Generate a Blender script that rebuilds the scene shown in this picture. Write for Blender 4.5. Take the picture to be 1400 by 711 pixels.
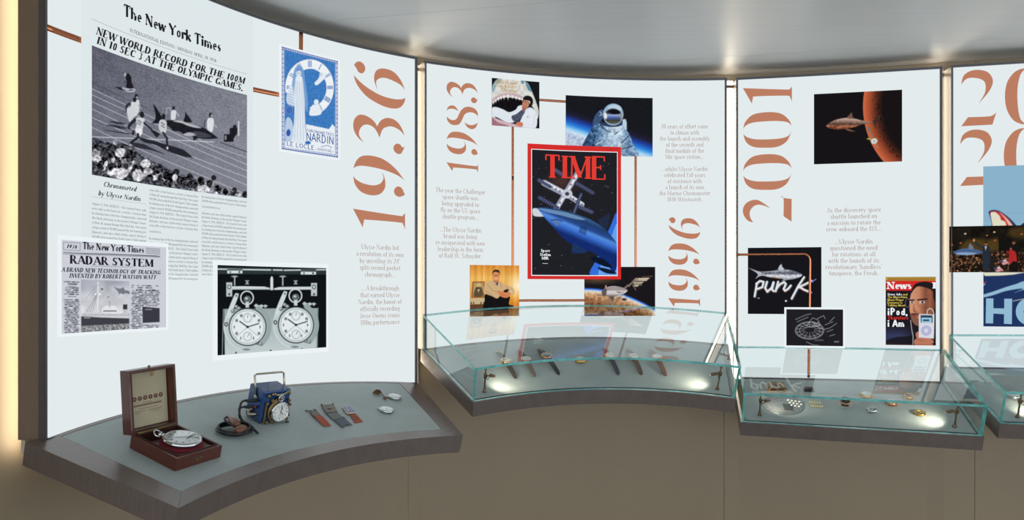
import bpy, bmesh, math, random
import numpy as np
from mathutils import Matrix, Vector
from mathutils.geometry import delaunay_2d_cdt

# ------------------------------------------------------------------ clear
for o in list(bpy.data.objects):
    bpy.data.objects.remove(o, do_unlink=True)
SC = bpy.context.scene
COL = SC.collection

# ------------------------------------------------------------------ camera
F = 1000.0            # focal length in pixels of a 1400 x 711 frame
CX, YH = 700.0, 397.0  # principal column and horizon row of that frame
H = 1.35              # eye height above the floor
cam_d = bpy.data.cameras.new('camera')
cam = bpy.data.objects.new('camera', cam_d)
COL.objects.link(cam)
cam.location = (0, 0, H)
cam.rotation_euler = (math.pi / 2, 0, 0)
cam_d.sensor_width = 36.0
cam_d.lens = F * 36.0 / 1400.0
cam_d.shift_y = (YH - 355.5) / 1400.0
cam_d.clip_start = 0.02
SC.camera = cam

# ------------------------------------------------------------------ world, view
SC.view_settings.view_transform = 'Standard'
SC.view_settings.look = 'None'
SC.view_settings.gamma = 1.0
SC.view_settings.use_curve_mapping = False
SC.view_settings.exposure = 0.0
world = bpy.data.worlds.new('world')
SC.world = world
world.use_nodes = True
WORLD_STRENGTH = 2.55   # even light of the open hall all round
world.node_tree.nodes['Background'].inputs[0].default_value = (0.86, 0.94, 1.0, 1)
world.node_tree.nodes['Background'].inputs[1].default_value = WORLD_STRENGTH

# ------------------------------------------------------------------ small helpers
WM = {}               # world matrices of parents


def srgb(r, g, b):
    def f(c):
        c /= 255.0
        return c / 12.92 if c <= 0.04045 else ((c + 0.055) / 1.055) ** 2.4
    return (f(r), f(g), f(b))


def set_in(node, name, val):
    if name in node.inputs:
        node.inputs[name].default_value = val


MATS = {}


def mat(name, rgb, rough=0.5, metal=0.0, spec=0.5, noise=None, bump=None, coat=0.0):
    """principled material; noise=(scale, amount, stretch) mottles the colour, bump=(scale, strength, stretch)"""
    if name in MATS:
        return MATS[name]
    m = bpy.data.materials.new(name)
    m.use_nodes = True
    nt = m.node_tree
    b = nt.nodes['Principled BSDF']
    col = srgb(*rgb)
    b.inputs['Base Color'].default_value = (*col, 1)
    b.inputs['Roughness'].default_value = rough
    b.inputs['Metallic'].default_value = metal
    set_in(b, 'Specular IOR Level', spec)
    set_in(b, 'Coat Weight', coat)
    if noise or bump:
        tc = nt.nodes.new('ShaderNodeTexCoord')
    if noise:
        mp = nt.nodes.new('ShaderNodeMapping')
        mp.inputs['Scale'].default_value = noise[2] if len(noise) > 2 else (1, 1, 1)
        nt.links.new(tc.outputs['Object'], mp.inputs['Vector'])
        nz = nt.nodes.new('ShaderNodeTexNoise')
        nz.inputs['Scale'].default_value = noise[0]
        nz.inputs['Detail'].default_value = 6
        nz.inputs['Roughness'].default_value = 0.65
        nt.links.new(mp.outputs['Vector'], nz.inputs['Vector'])
        rp = nt.nodes.new('ShaderNodeValToRGB')
        a = noise[1]
        rp.color_ramp.elements[0].position = 0.3
        rp.color_ramp.elements[1].position = 0.7
        rp.color_ramp.elements[0].color = (*[c * (1 - a) for c in col], 1)
        rp.color_ramp.elements[1].color = (*[min(1, c * (1 + a)) for c in col], 1)
        nt.links.new(nz.outputs['Fac'], rp.inputs['Fac'])
        nt.links.new(rp.outputs['Color'], b.inputs['Base Color'])
    if bump:
        mp2 = nt.nodes.new('ShaderNodeMapping')
        mp2.inputs['Scale'].default_value = bump[2] if len(bump) > 2 else (1, 1, 1)
        nt.links.new(tc.outputs['Object'], mp2.inputs['Vector'])
        nb = nt.nodes.new('ShaderNodeTexNoise')
        nb.inputs['Scale'].default_value = bump[0]
        nb.inputs['Detail'].default_value = 4
        nt.links.new(mp2.outputs['Vector'], nb.inputs['Vector'])
        bp = nt.nodes.new('ShaderNodeBump')
        bp.inputs['Strength'].default_value = bump[1]
        bp.inputs['Distance'].default_value = 0.002
        nt.links.new(nb.outputs['Fac'], bp.inputs['Height'])
        nt.links.new(bp.outputs['Normal'], b.inputs['Normal'])
    MATS[name] = m
    return m


def glow(name, rgb, strength, linear=False):
    """a surface that gives off light: the lightbox screens, their prints and the light strips"""
    if name in MATS:
        return MATS[name]
    m = bpy.data.materials.new(name)
    m.use_nodes = True
    nt = m.node_tree
    nt.nodes.remove(nt.nodes['Principled BSDF'])
    e = nt.nodes.new('ShaderNodeEmission')
    e.inputs['Color'].default_value = (*(rgb if linear else srgb(*rgb)), 1)
    e.inputs['Strength'].default_value = strength
    nt.links.new(e.outputs[0], nt.nodes['Material Output'].inputs['Surface'])
    MATS[name] = m
    return m


def picture_mat():
    if 'backlit_print' in MATS:
        return MATS['backlit_print']
    m = glow('backlit_print', (255, 255, 255), 1.0)
    nt = m.node_tree
    at = nt.nodes.new('ShaderNodeAttribute')
    at.attribute_name = 'ink'
    e = [n for n in nt.nodes if n.type == 'EMISSION'][0]
    nt.links.new(at.outputs['Color'], e.inputs['Color'])
    return m


def ink_mat():
    """reflective ink seen by room light, colours from the 'ink' attribute"""
    if 'dial_print' in MATS:
        return MATS['dial_print']
    m = mat('dial_print', (230, 230, 230), 0.35)
    nt = m.node_tree
    at = nt.nodes.new('ShaderNodeAttribute')
    at.attribute_name = 'ink'
    nt.links.new(at.outputs['Color'], nt.nodes['Principled BSDF'].inputs['Base Color'])
    return m


def glass_mat():
    """clear architectural glass: Fresnel mirror over a clear view through"""
    if 'case_glass' in MATS:
        return MATS['case_glass']
    m = bpy.data.materials.new('case_glass')
    m.use_nodes = True
    nt = m.node_tree
    nt.nodes.remove(nt.nodes['Principled BSDF'])
    fr = nt.nodes.new('ShaderNodeFresnel')
    fr.inputs['IOR'].default_value = 1.5
    tr = nt.nodes.new('ShaderNodeBsdfTransparent')
    tr.inputs['Color'].default_value = (0.965, 0.985, 0.98, 1)
    gl = nt.nodes.new('ShaderNodeBsdfGlossy')
    gl.inputs['Roughness'].default_value = 0.0
    gl.inputs['Color'].default_value = (0.95, 1, 1, 1)
    mx = nt.nodes.new('ShaderNodeMixShader')
    ge = nt.nodes.new('ShaderNodeNewGeometry')          # only the entry face mirrors, the exit face is clear
    inv = nt.nodes.new('ShaderNodeMath')
    inv.operation = 'SUBTRACT'
    inv.inputs[0].default_value = 1.0
    nt.links.new(ge.outputs['Backfacing'], inv.inputs[1])
    mu = nt.nodes.new('ShaderNodeMath')
    mu.operation = 'MULTIPLY'
    nt.links.new(fr.outputs[0], mu.inputs[0])
    nt.links.new(inv.outputs[0], mu.inputs[1])
    m2 = nt.nodes.new('ShaderNodeMath')
    m2.operation = 'MULTIPLY'
    m2.inputs[1].default_value = 1.7                     # both faces of the pane together
    m2.use_clamp = True
    nt.links.new(mu.outputs[0], m2.inputs[0])
    nt.links.new(m2.outputs[0], mx.inputs[0])
    nt.links.new(tr.outputs[0], mx.inputs[1])
    nt.links.new(gl.outputs[0], mx.inputs[2])
    nt.links.new(mx.outputs[0], nt.nodes['Material Output'].inputs['Surface'])
    MATS['case_glass'] = m
    return m


def glass_edge_mat():
    if 'glass_edge' in MATS:
        return MATS['glass_edge']
    m = mat('glass_edge', (112, 196, 192), 0.2, spec=0.6, noise=(22, 0.45))
    b = m.node_tree.nodes['Principled BSDF']
    set_in(b, 'Transmission Weight', 0.25)
    return m


def link(o, parent=None):
    COL.objects.link(o)
    if parent is not None:
        o.parent = parent
    return o


def mesh_from(name, verts, faces, mats, idx=None, smooth=False):
    me = bpy.data.meshes.new(name)
    me.from_pydata([tuple(v) for v in verts], [], [tuple(f) for f in faces])
    for m in (mats if isinstance(mats, (list, tuple)) else [mats]):
        me.materials.append(m)
    if idx is not None:
        me.polygons.foreach_set('material_index', list(idx))
    if smooth:
        me.polygons.foreach_set('use_smooth', [True] * len(me.polygons))
    me.update()
    return me


def mk(name, verts, faces, mats, parent=None, idx=None, smooth=False, world_space=True):
    """one mesh object; verts in world space are moved into the parent's space"""
    if parent is not None and world_space:
        inv = WM[parent].inverted()
        verts = [inv @ Vector(v) for v in verts]
    o = bpy.data.objects.new(name, mesh_from(name, verts, faces, mats, idx, smooth))
    link(o, parent)
    WM[o] = WM[parent].copy() if parent is not None else Matrix.Identity(4)
    return o


def tag(o, label=None, category=None, group=None, kind=None):
    if label:
        o['label'] = label
    if category:
        o['category'] = category
    if group:
        o['group'] = group
    if kind:
        o['kind'] = kind
    return o


def empty(name, M, label=None, category=None, group=None, kind=None):
    o = bpy.data.objects.new(name, None)
    o.empty_display_size = 0.03
    link(o)
    o.matrix_world = M
    o.location = M.to_translation()
    o.rotation_euler = M.to_euler()
    WM[o] = M.copy()
    return tag(o, label, category, group, kind)


class MB:
    """collects solid shapes in one local space and links them as ONE mesh object"""

    def __init__(self):
        self.v, self.f, self.s = [], [], []

    def add(self, verts, faces, smooth=False):
        b = len(self.v)
        self.v += [Vector(v) for v in verts]
        self.f += [[i + b for i in f] for f in faces]
        self.s += [smooth] * len(faces)
        return self

    def box(self, x0, x1, y0, y1, z0, z1, M=None, bev=0.0):
        if bev > 0:
            bm = bmesh.new()
            bmesh.ops.create_cube(bm, size=1)
            for v in bm.verts:
                v.co = Vector(((x0 + x1) / 2 + v.co.x * (x1 - x0), (y0 + y1) / 2 + v.co.y * (y1 - y0), (z0 + z1) / 2 + v.co.z * (z1 - z0)))
            bmesh.ops.bevel(bm, geom=bm.edges[:], offset=bev, segments=2, affect='EDGES', profile=0.5)
            vs = [v.co.copy() for v in bm.verts]
            bm.verts.index_update()
            fs = [[v.index for v in f.verts] for f in bm.faces]
            bm.free()
        else:
            vs = [Vector((x, y, z)) for z in (z0, z1) for y in (y0, y1) for x in (x0, x1)]
            fs = [(0, 2, 3, 1), (4, 5, 7, 6), (0, 1, 5, 4), (2, 6, 7, 3), (0, 4, 6, 2), (1, 3, 7, 5)]
        if M is not None:
            vs = [M @ v for v in vs]
        return self.add(vs, fs)

    def lathe(self, prof, n=24, M=None, smooth=True, sx=1.0, sy=1.0):
        """prof = [(r, z), ...]; closed at the axis when r is 0"""
        vs, fs = [], []
        rows = []
        for r, z in prof:
            if r <= 1e-7:
                rows.append([len(vs)])
                vs.append(Vector((0, 0, z)))
            else:
                rows.append(list(range(len(vs), len(vs) + n)))
                for i in range(n):
                    a = 2 * math.pi * i / n
                    vs.append(Vector((r * math.cos(a) * sx, r * math.sin(a) * sy, z)))
        for a, b in zip(rows[:-1], rows[1:]):
            for i in range(n):
                j = (i + 1) % n
                if len(a) == 1 and len(b) == 1:
                    continue
                if len(a) == 1:
                    fs.append((a[0], b[j], b[i]))
                elif len(b) == 1:
                    fs.append((a[i], a[j], b[0]))
                else:
                    fs.append((a[i], a[j], b[j], b[i]))
        if M is not None:
            vs = [M @ v for v in vs]
        return self.add(vs, fs, smooth)

    def cyl(self, p0, p1, r, n=14, r1=None):
        p0, p1 = Vector(p0), Vector(p1)
        d = p1 - p0
        M = Matrix.Translation(p0) @ d.to_track_quat('Z', 'Y').to_matrix().to_4x4()
        L = d.length
        r1 = r if r1 is None else r1
        e = min(r, r1, L) * 0.12
        return self.lathe([(0, 0), (r - e, 0), (r, e), (r1, L - e), (r1 - e, L), (0, L)], n, M)

    def tube(self, pts, r, n=8, closed=False, rad=None, cap=True):
        pts = [Vector(p) for p in pts]
        N = len(pts)
        vs, fs = [], []
        prev = None
        for i, p in enumerate(pts):
            a = pts[(i - 1) % N] if (closed or i > 0) else p
            b = pts[(i + 1) % N] if (closed or i < N - 1) else p
            t = (b - a).normalized()
            if prev is None:
                x = t.orthogonal().normalized()
            else:
                x = (prev - t * prev.dot(t)).normalized()
            prev = x
            y = t.cross(x)
            rr = rad[i] if rad else r
            for k in range(n):
                an = 2 * math.pi * k / n
                vs.append(p + x * (rr * math.cos(an)) + y * (rr * math.sin(an)))
        for i in range(N if closed else N - 1):
            i2 = (i + 1) % N
            for k in range(n):
                k2 = (k + 1) % n
                fs.append((i * n + k, i * n + k2, i2 * n + k2, i2 * n + k))
        if cap and not closed:
            fs.append(tuple(range(n - 1, -1, -1)))
            fs.append(tuple((N - 1) * n + k for k in range(n)))
        return self.add(vs, fs, True)

    def torus(self, R, r, M=None, n=28, m=8, sx=1.0, a0=0.0, a1=360.0):
        full = abs(a1 - a0) >= 359.9
        pts = []
        for i in range(n if full else n + 1):
            a = math.radians(a0 + (a1 - a0) * i / n)
            p = Vector((R * sx * math.cos(a), R * math.sin(a), 0))
            pts.append(M @ p if M is not None else p)
        return self.tube(pts, r, m, closed=full)

    def prism(self, poly, z0, z1, M=None):
        n = len(poly)
        vs = [Vector((x, y, z0)) for x, y in poly] + [Vector((x, y, z1)) for x, y in poly]
        fs = [tuple(range(n - 1, -1, -1)), tuple(range(n, 2 * n))]
        fs += [(i, (i + 1) % n, n + (i + 1) % n, n + i) for i in range(n)]
        if M is not None:
            vs = [M @ v for v in vs]
        return self.add(vs, fs)

    def build(self, name, m, parent=None, world_space=False):
        o = mk(name, self.v, self.f, m, parent, world_space=world_space)
        o.data.polygons.foreach_set('use_smooth', self.s)
        return o


def copy_tree(o, parent=None):
    c = o.copy()
    COL.objects.link(c)
    c.parent = parent
    WM[c] = WM[o].copy()
    for ch in list(o.children):
        copy_tree(ch, c)
    return c

# =================================================================== the plan
class Panel:
    """one upright curved lightbox: an arc in plan between A and B that bulges away from the visitor"""

    def __init__(self, A, B, sag, z0, z1):
        self.A, self.B = np.array(A, float), np.array(B, float)
        c = self.B - self.A
        self.L = float(np.linalg.norm(c))
        self.u = c / self.L
        n = np.array([self.u[1], -self.u[0]])
        self.n = n if n[1] < 0 else -n                     # towards the visitor
        self.sag = sag
        self.R = (self.L ** 2 / 4 + sag ** 2) / (2 * sag)
        self.C = (self.A + self.B) / 2 + self.n * (self.R - sag)
        self.phi0 = math.asin(self.L / 2 / self.R)
        self.len = 2 * self.R * self.phi0                  # arc length
        self.z0, self.z1 = z0, z1

    def plan(self, a, off=0.0):
        phi = a / self.R - self.phi0
        r = self.R - off
        return self.C - r * (self.n * math.cos(phi) - self.u * math.sin(phi))

    def P(self, a, z, off=0.0):
        q = self.plan(a, off)
        return Vector((q[0], q[1], z))

    def arr(self, a, z, off):
        a, z, off = np.broadcast_arrays(np.asarray(a, float), np.asarray(z, float), np.asarray(off, float))
        phi = a / self.R - self.phi0
        r = self.R - off
        x = self.C[0] - r * (self.n[0] * np.cos(phi) - self.u[0] * np.sin(phi))
        y = self.C[1] - r * (self.n[1] * np.cos(phi) - self.u[1] * np.sin(phi))
        return np.stack([x, y, z], -1)

    def az(self, px, py):
        """surface coordinates (arc length, height) of the spot measured at a photograph pixel"""
        px = np.asarray(px, float)
        py = np.asarray(py, float)
        d = np.stack([(px - CX) / F, np.ones_like(px)], -1)
        dd = (d * d).sum(-1)
        dc = d @ self.C
        disc = np.sqrt(np.maximum(dc * dc - dd * (self.C @ self.C - self.R ** 2), 0))
        t = (dc + disc) / dd
        p = d * t[..., None] - self.C
        phi = np.arctan2(p @ self.u, -(p @ self.n))
        return self.R * (phi + self.phi0), H - (py - YH) / F * t


ZTOP = H + 0.83
PANELS = {
    1: Panel((-1.040, 1.633), (-0.3493, 2.6266), 0.128, H - 0.331, ZTOP),
    2: Panel((-0.3131, 2.6740), (0.8395, 2.8880), 0.080, H - 0.2125, ZTOP),
    3: Panel((0.8918, 2.8860), (1.6030, 2.7420), 0.004, H - 0.342, ZTOP),
    4: Panel((1.6439, 2.7267), (2.9260, 2.3960), 0.012, H - 0.285, ZTOP),
}
CEIL_Z = ZTOP + 0.055
HALL_BACK = -5.0

# ------------------------------------------------------------------ materials of the setting
M_WALL = mat('taupe_wall_laminate', (152, 136, 113), 0.5, spec=0.3, noise=(3.0, 0.03))
M_CEIL = mat('grey_ceiling_board', (230, 231, 229), 0.4, spec=0.4, noise=(7, 0.03, (0.3, 6, 1)))
M_FLOOR = mat('grey_floor', (150, 147, 142), 0.6, noise=(4, 0.08))
M_WOOD_T = mat('taupe_wood_trim', (102, 90, 85), 0.22, spec=1.0, noise=(20, 0.13, (1.0, 14, 1)), bump=(60, 0.2, (0.6, 9, 1)))
M_SIDE = mat('brown_box_side', (128, 110, 94), 0.45, spec=0.4, noise=(30, 0.08, (14, 14, 0.6)))
M_CEMENT = mat('grey_cement_board', (158, 169, 168), 0.5, spec=0.35, noise=(5.5, 0.11), bump=(30, 0.1))
M_FRAME = mat('dark_aluminium_frame', (104, 103, 106), 0.4, metal=0.55)
M_COPPER = mat('copper_tube', (196, 122, 88), 0.24, metal=1.0)

# ------------------------------------------------------------------ floor, ceiling, wall
fl = MB().box(-5, 6.5, HALL_BACK, 5.5, -0.05, 0.0).build('floor', M_FLOOR)
tag(fl, 'grey floor of the exhibition hall', 'floor', kind='structure')

cd = np.array([0.977, -0.2125])          # the ceiling boards run along this direction
cn = np.array([0.2125, 0.977])
ceil = empty('ceiling', Matrix.Translation((0, 0, CEIL_Z)), 'pale grey ceiling of wide boards with thin dark joints', 'ceiling', kind='structure')
c0 = float(cn @ np.array([0.082, 2.93]))  # joint that meets the second lightbox
for i in range(-11, 5):
    lo, hi = c0 + 0.66 * i + 0.0012, c0 + 0.66 * (i + 1) - 0.0012
    vs = []
    for z in (CEIL_Z, CEIL_Z + 0.02):
        for s, t in ((-6, lo), (6, lo), (6, hi), (-6, hi)):
            q = cd * s + cn * t
            vs.append((q[0], q[1], z))
    mk('ceiling_board', vs, [(0, 1, 2, 3), (7, 6, 5, 4), (0, 4, 5, 1), (1, 5, 6, 2), (2, 6, 7, 3), (3, 7, 4, 0)], M_CEIL, ceil)
MB().box(-6, 7, -6, 6, 0.02, 0.05).build('ceiling_slab', M_CEIL, ceil)

# back wall: runs 11 cm behind the lightboxes, clad in tall laminate sheets with thin joints
WALL_OFF = 0.115
wpts = []
p1 = PANELS[1]
for a in np.linspace(-0.62, p1.len, 16):
    wpts.append(p1.plan(a, -WALL_OFF))
for k in (2, 3, 4):
    for a in np.linspace(0.0, PANELS[k].len, 14 if k == 2 else 8):
        wpts.append(PANELS[k].plan(a, -WALL_OFF))
wpts = np.array(wpts)
# resample evenly by length
seg = np.r_[0, np.cumsum(np.linalg.norm(np.diff(wpts, axis=0), axis=1))]


def wall_at(s):
    return np.array([np.interp(s, seg, wpts[:, 0]), np.interp(s, seg, wpts[:, 1])])


def wall_s_of_px(px):
    ss = np.linspace(0, seg[-1], 4000)
    q = np.array([wall_at(s) for s in ss])
    return ss[np.argmin(np.abs(q[:, 0] / q[:, 1] * F + CX - px))]


joints = [0.0, wall_s_of_px(-60), wall_s_of_px(558), wall_s_of_px(990), wall_s_of_px(1333), seg[-1]]
wall = empty('wall_back', Matrix.Translation((0.3, 2.9, 0)), 'curved taupe wall of tall laminate sheets behind the lightboxes', 'wall', kind='structure')
for a, b in zip(joints[:-1], joints[1:]):
    ss = np.linspace(a + 0.0008, b - 0.0008, max(4, int((b - a) / 0.05)))
    q = [wall_at(s) for s in ss]
    vs, fs = [], []
    for i, p in enumerate(q):
        t = (q[min(i + 1, len(q) - 1)] - q[max(i - 1, 0)])
        t = t / np.linalg.norm(t)
        n = np.array([t[1], -t[0]])
        n = n if n @ (np.array([0.3, 0.8]) - p) > 0 else -n
        for d in (0.0, -0.02):
            r = p + n * d
            vs += [(r[0], r[1], 0.0), (r[0], r[1], CEIL_Z - 0.001)]
    for i in range(len(q) - 1):
        j = 4 * i
        fs += [(j, j + 4, j + 5, j + 1), (j + 2, j + 3, j + 7, j + 6), (j + 1, j + 5, j + 7, j + 3), (j, j + 2, j + 6, j + 4)]
    j = 4 * (len(q) - 1)
    fs += [(0, 1, 3, 2), (j, j + 2, j + 3, j + 1)]
    mk('wall_sheet', vs, fs, M_WALL, wall)
vs, fs = [], []
for i, s in enumerate(np.linspace(0, seg[-1], 90)):
    p = wall_at(s)
    o_ = (p - np.array([0.3, 0.8]))
    p = p + o_ / np.linalg.norm(o_) * 0.035
    vs += [(p[0], p[1], 0), (p[0], p[1], CEIL_Z - 0.001)]
    if i:
        fs.append((2 * i - 2, 2 * i, 2 * i + 1, 2 * i - 1))
mk('wall_core', vs, fs, M_WALL, wall)

# =================================================================== lightboxes
M_WHITE = glow('lightbox_white', (227, 235, 237), 1.0)
PANEL_LABEL = {
    1: 'tall curved white lightbox carrying the big 1936 lettering and old newspaper pages',
    2: 'curved white lightbox lettered 1983 and 1996 behind a glass case',
    3: 'nearly flat white lightbox lettered 2001 behind a glass case',
    4: 'white lightbox with large upright copper figures and a blue poster',
}
PE = {}


def arc_strip(p, a0, a1, z0, z1, o0, o1, n):
    """solid bar that follows the arc"""
    vs, fs = [], []
    for i in range(n + 1):
        a = a0 + (a1 - a0) * i / n
        vs += [p.P(a, z0, o0), p.P(a, z1, o0), p.P(a, z1, o1), p.P(a, z0, o1)]
    for i in range(n):
        j = 4 * i
        for k in range(4):
            k2 = (k + 1) % 4
            fs.append((j + k, j + 4 + k, j + 4 + k2, j + k2))
    fs.append((0, 1, 2, 3))
    j = 4 * n
    fs.append((j + 3, j + 2, j + 1, j))
    return vs, fs


BOX_D = {1: 0.066, 2: 0.07, 3: 0.07, 4: 0.07}
FW = 0.0085
for k, p in PANELS.items():
    m = p.P(p.len / 2, p.z0)
    e = empty('lightbox', Matrix.Translation(m), PANEL_LABEL[k], 'lightbox', 'white lightboxes along the curved wall')
    PE[k] = e
    n = 44 if p.sag > 0.02 else 12
    vs, fs = arc_strip(p, -FW + 0.001, p.len + FW - 0.001, p.z0 - 0.004, p.z1 + FW - 0.001, -0.004, -BOX_D[k], n)
    mk('box_side', vs, fs, M_SIDE, e)
    vs, fs = [], []
    for i in range(n + 1):
        a = p.len * i / n
        vs += [p.P(a, p.z0, 0), p.P(a, p.z1, 0)]
        if i:
            fs.append((2 * i - 2, 2 * i, 2 * i + 1, 2 * i - 1))
    mk('screen', vs, fs, M_WHITE, e)
    # slim metal frame: four profiles, each with a groove
    for nm, a0, a1, z0, z1 in (('frame_profile', -FW, 0, p.z0 - 0.004, p.z1 + FW), ('frame_profile', p.len, p.len + FW, p.z0 - 0.004, p.z1 + FW),
                               ('frame_profile', 0, p.len, p.z1, p.z1 + FW), ('frame_profile', 0, p.len, p.z0 - 0.004, p.z0 + 0.001)):
        nn = n if (a1 - a0) > 0.1 else 1
        v1, f1 = arc_strip(p, a0, a1, z0, z1, 0.0035, -0.012, nn)
        if (a1 - a0) > 0.1:
            v2, f2 = arc_strip(p, a0, a1, z0 + (z1 - z0) * 0.55, z1, 0.0065, 0.003, nn)
        elif a0 < 0:
            v2, f2 = arc_strip(p, a0, a0 + (a1 - a0) * 0.45, z0, z1, 0.0065, 0.003, nn)
        else:
            v2, f2 = arc_strip(p, a0 + (a1 - a0) * 0.55, a1, z0, z1, 0.0065, 0.003, nn)
        b = len(v1)
        mk(nm, v1 + v2, f1 + [[i + b for i in f] for f in f2], M_FRAME, e)

# warm light strips on the wall in the gaps between the lightboxes
M_LED = glow('warm_led', (1.0, 0.86, 0.67), 9.0, linear=True)
M_LEDP = mat('led_profile', (210, 200, 185), 0.4)


def led(name_px_s, z0, z1, label, w=0.036):
    s = name_px_s
    q0, q1 = wall_at(s - 0.01), wall_at(s + 0.01)
    t = (q1 - q0) / np.linalg.norm(q1 - q0)
    nn = np.array([t[1], -t[0]])
    c = wall_at(s)
    nn = nn if nn @ (np.array([0.3, 0.8]) - c) > 0 else -nn
    if t[0] * nn[1] - t[1] * nn[0] < 0:
        t = -t
    M = Matrix(((t[0], nn[0], 0, c[0] + nn[0] * 0.01), (t[1], nn[1], 0, c[1] + nn[1] * 0.01), (0, 0, 1, z0), (0, 0, 0, 1)))
    e = empty('light_strip', M, label, 'light strip', 'warm light strips behind the lightboxes')
    MB().box(-w / 2 - 0.004, w / 2 + 0.004, -0.012, 0.014, 0, z1 - z0).build('profile', M_LEDP, e)
    arc = [(0.019 * math.cos(t), 0.012 + 0.0125 * math.sin(t)) for t in np.linspace(0, math.pi, 11)]
    MB().prism(arc, 0.004, z1 - z0).build('diffuser', M_LED, e)
    MB().box(-w / 2 - 0.004, w / 2 + 0.004, 0.010, 0.028, z1 - z0 - 0.030, z1 - z0 - 0.018).build('bracket', M_SIDE, e)


def wall_s_near(q):
    ss = np.linspace(0, seg[-1], 4000)
    w = np.array([wall_at(s) for s in ss])
    return ss[np.argmin(((w - np.asarray(q)) ** 2).sum(1))]


for ka, kb, lab in ((1, 2, 'warm light strip glowing between the tall newspaper lightbox and its neighbour'),
                    (2, 3, 'warm light strip dividing the copper figures 1996 and 2001'),
                    (3, 4, 'warm light strip in the gap beside the magazine cover with a bespectacled man')):
    pa, pb = PANELS[ka], PANELS[kb]
    q = (pa.plan(pa.len, -WALL_OFF) + pb.plan(0, -WALL_OFF)) / 2
    led(wall_s_near(q), H - 0.36, ZTOP + 0.02, lab)
# the strip behind the free edge of the tall lightbox washes the wall beside it
M_LED2 = glow('warm_led_wash', (1.0, 0.88, 0.70), 11.0, linear=True)
for k, low, lab in ((1, 0.37, 'warm light strip behind the free edge of the tall newspaper lightbox'),):
    pk = PANELS[k]
    zz0, zz1 = H - low, ZTOP
    e = empty('light_strip', Matrix.Translation(pk.P(0.03, zz0, -BOX_D[k])), lab, 'light strip', 'warm light strips behind the lightboxes')
    vs, fs = arc_strip(pk, 0.010, 0.044, zz0, zz1, -BOX_D[k] + 0.001, -BOX_D[k] - 0.010, 2)
    mk('profile', vs, fs, M_LEDP, e)
    vs, fs = arc_strip(pk, 0.014, 0.040, zz0 + 0.004, zz1 - 0.004, -BOX_D[k] - 0.010, -BOX_D[k] - 0.014, 2)
    mk('diffuser', vs, fs, M_LED2, e)

# =================================================================== ledges
class Ledge:
    """planar slab sloping to the visitor; local x along the chord, y down the slope, z off the slab"""

    def __init__(self, k, E, alpha, front, left_t, right_t, rim, thick):
        p = PANELS[k]
        self.k, self.p, self.al = k, p, math.radians(alpha)
        c, s = math.cos(self.al), math.sin(self.al)
        u = Vector((p.u[0], p.u[1], 0))
        n = Vector((p.n[0], p.n[1], 0))
        up = Vector((0, 0, 1))
        dn = n * c - up * s
        N = up * c + n * s
        # right-handed: x = u, y = -dn (up the slope), z = N
        o = Vector((p.A[0], p.A[1], H - E))
        self.M = Matrix(((u.x, -dn.x, N.x, o.x), (u.y, -dn.y, N.y, o.y), (u.z, -dn.z, N.z, o.z), (0, 0, 0, 1)))
        self.Mi = self.M.inverted()
        self.front, self.lt, self.rt, self.rim, self.thick = front, left_t, right_t, rim, thick

    def back(self, t, h=0.0):
        """local y of the lightbox surface above chord position t at slab height h"""
        p = self.p
        x = t - p.L / 2
        arc = math.sqrt(max(p.R ** 2 - x * x, 0)) - (p.R - p.sag)    # distance behind the chord
        return (arc + h * math.sin(self.al)) / math.cos(self.al)

    def pix(self, px, py, h=0.0):
        """local point on the plane z=h seen at a photograph pixel"""
        o = self.Mi @ Vector((0, 0, H))
        d = self.Mi.to_3x3() @ Vector(((px - CX) / F, 1, -(py - YH) / F))
        t = (h - o.z) / d.z
        return o + d * t

    def fr(self, t):
        return -float(np.polyval(self.front, t))


def fit_front(L, pts, deg=2):
    """front edge (t, d) measured on the slab plane from photograph pixels"""
    q = [L.pix(x, y) for x, y in pts]
    t = [v.x for v in q]
    d = [-v.y for v in q]
    return np.polyfit(t, d, deg), t[0], t[-1]


LEDGES = {}
FRONT_PX = {
    1: [(244.5, 695), (280, 678), (339, 651), (398.7, 631), (458, 617), (517, 606), (577, 599), (632.5, 595)],
    2: [(647, 551), (711, 540.6), (763, 535), (814, 533), (840, 533), (891, 535.4), (943, 539.5), (1006, 545)],
    3: [(1013, 577.5), (1180, 587.8), (1346, 597.5)],
    4: [(1367, 580), (1400, 582.5)],
}
SPEC = {1: (0.331, 15.0, 0.050, 0.055), 2: (0.2125, 21.0, 0.016, 0.052), 3: (0.342, 21.0, 0.016, 0.052), 4: (0.285, 21.0, 0.016, 0.052)}
for k, (E, al, rim, th) in SPEC.items():
    L = Ledge(k, E, al, [0.3], 0, 1, rim, th)
    if k == 4:
        a = L.pix(*FRONT_PX[4][0])
        L.front, L.lt, L.rt = np.array([-a.y]), a.x, a.x + 1.1
    else:
        L.front, L.lt, L.rt = fit_front(L, FRONT_PX[k], 1 if k == 3 else 2)
    LEDGES[k] = L
    print('ledge', k, L.front, L.lt, L.rt, 'L', L.p.L)


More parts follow.
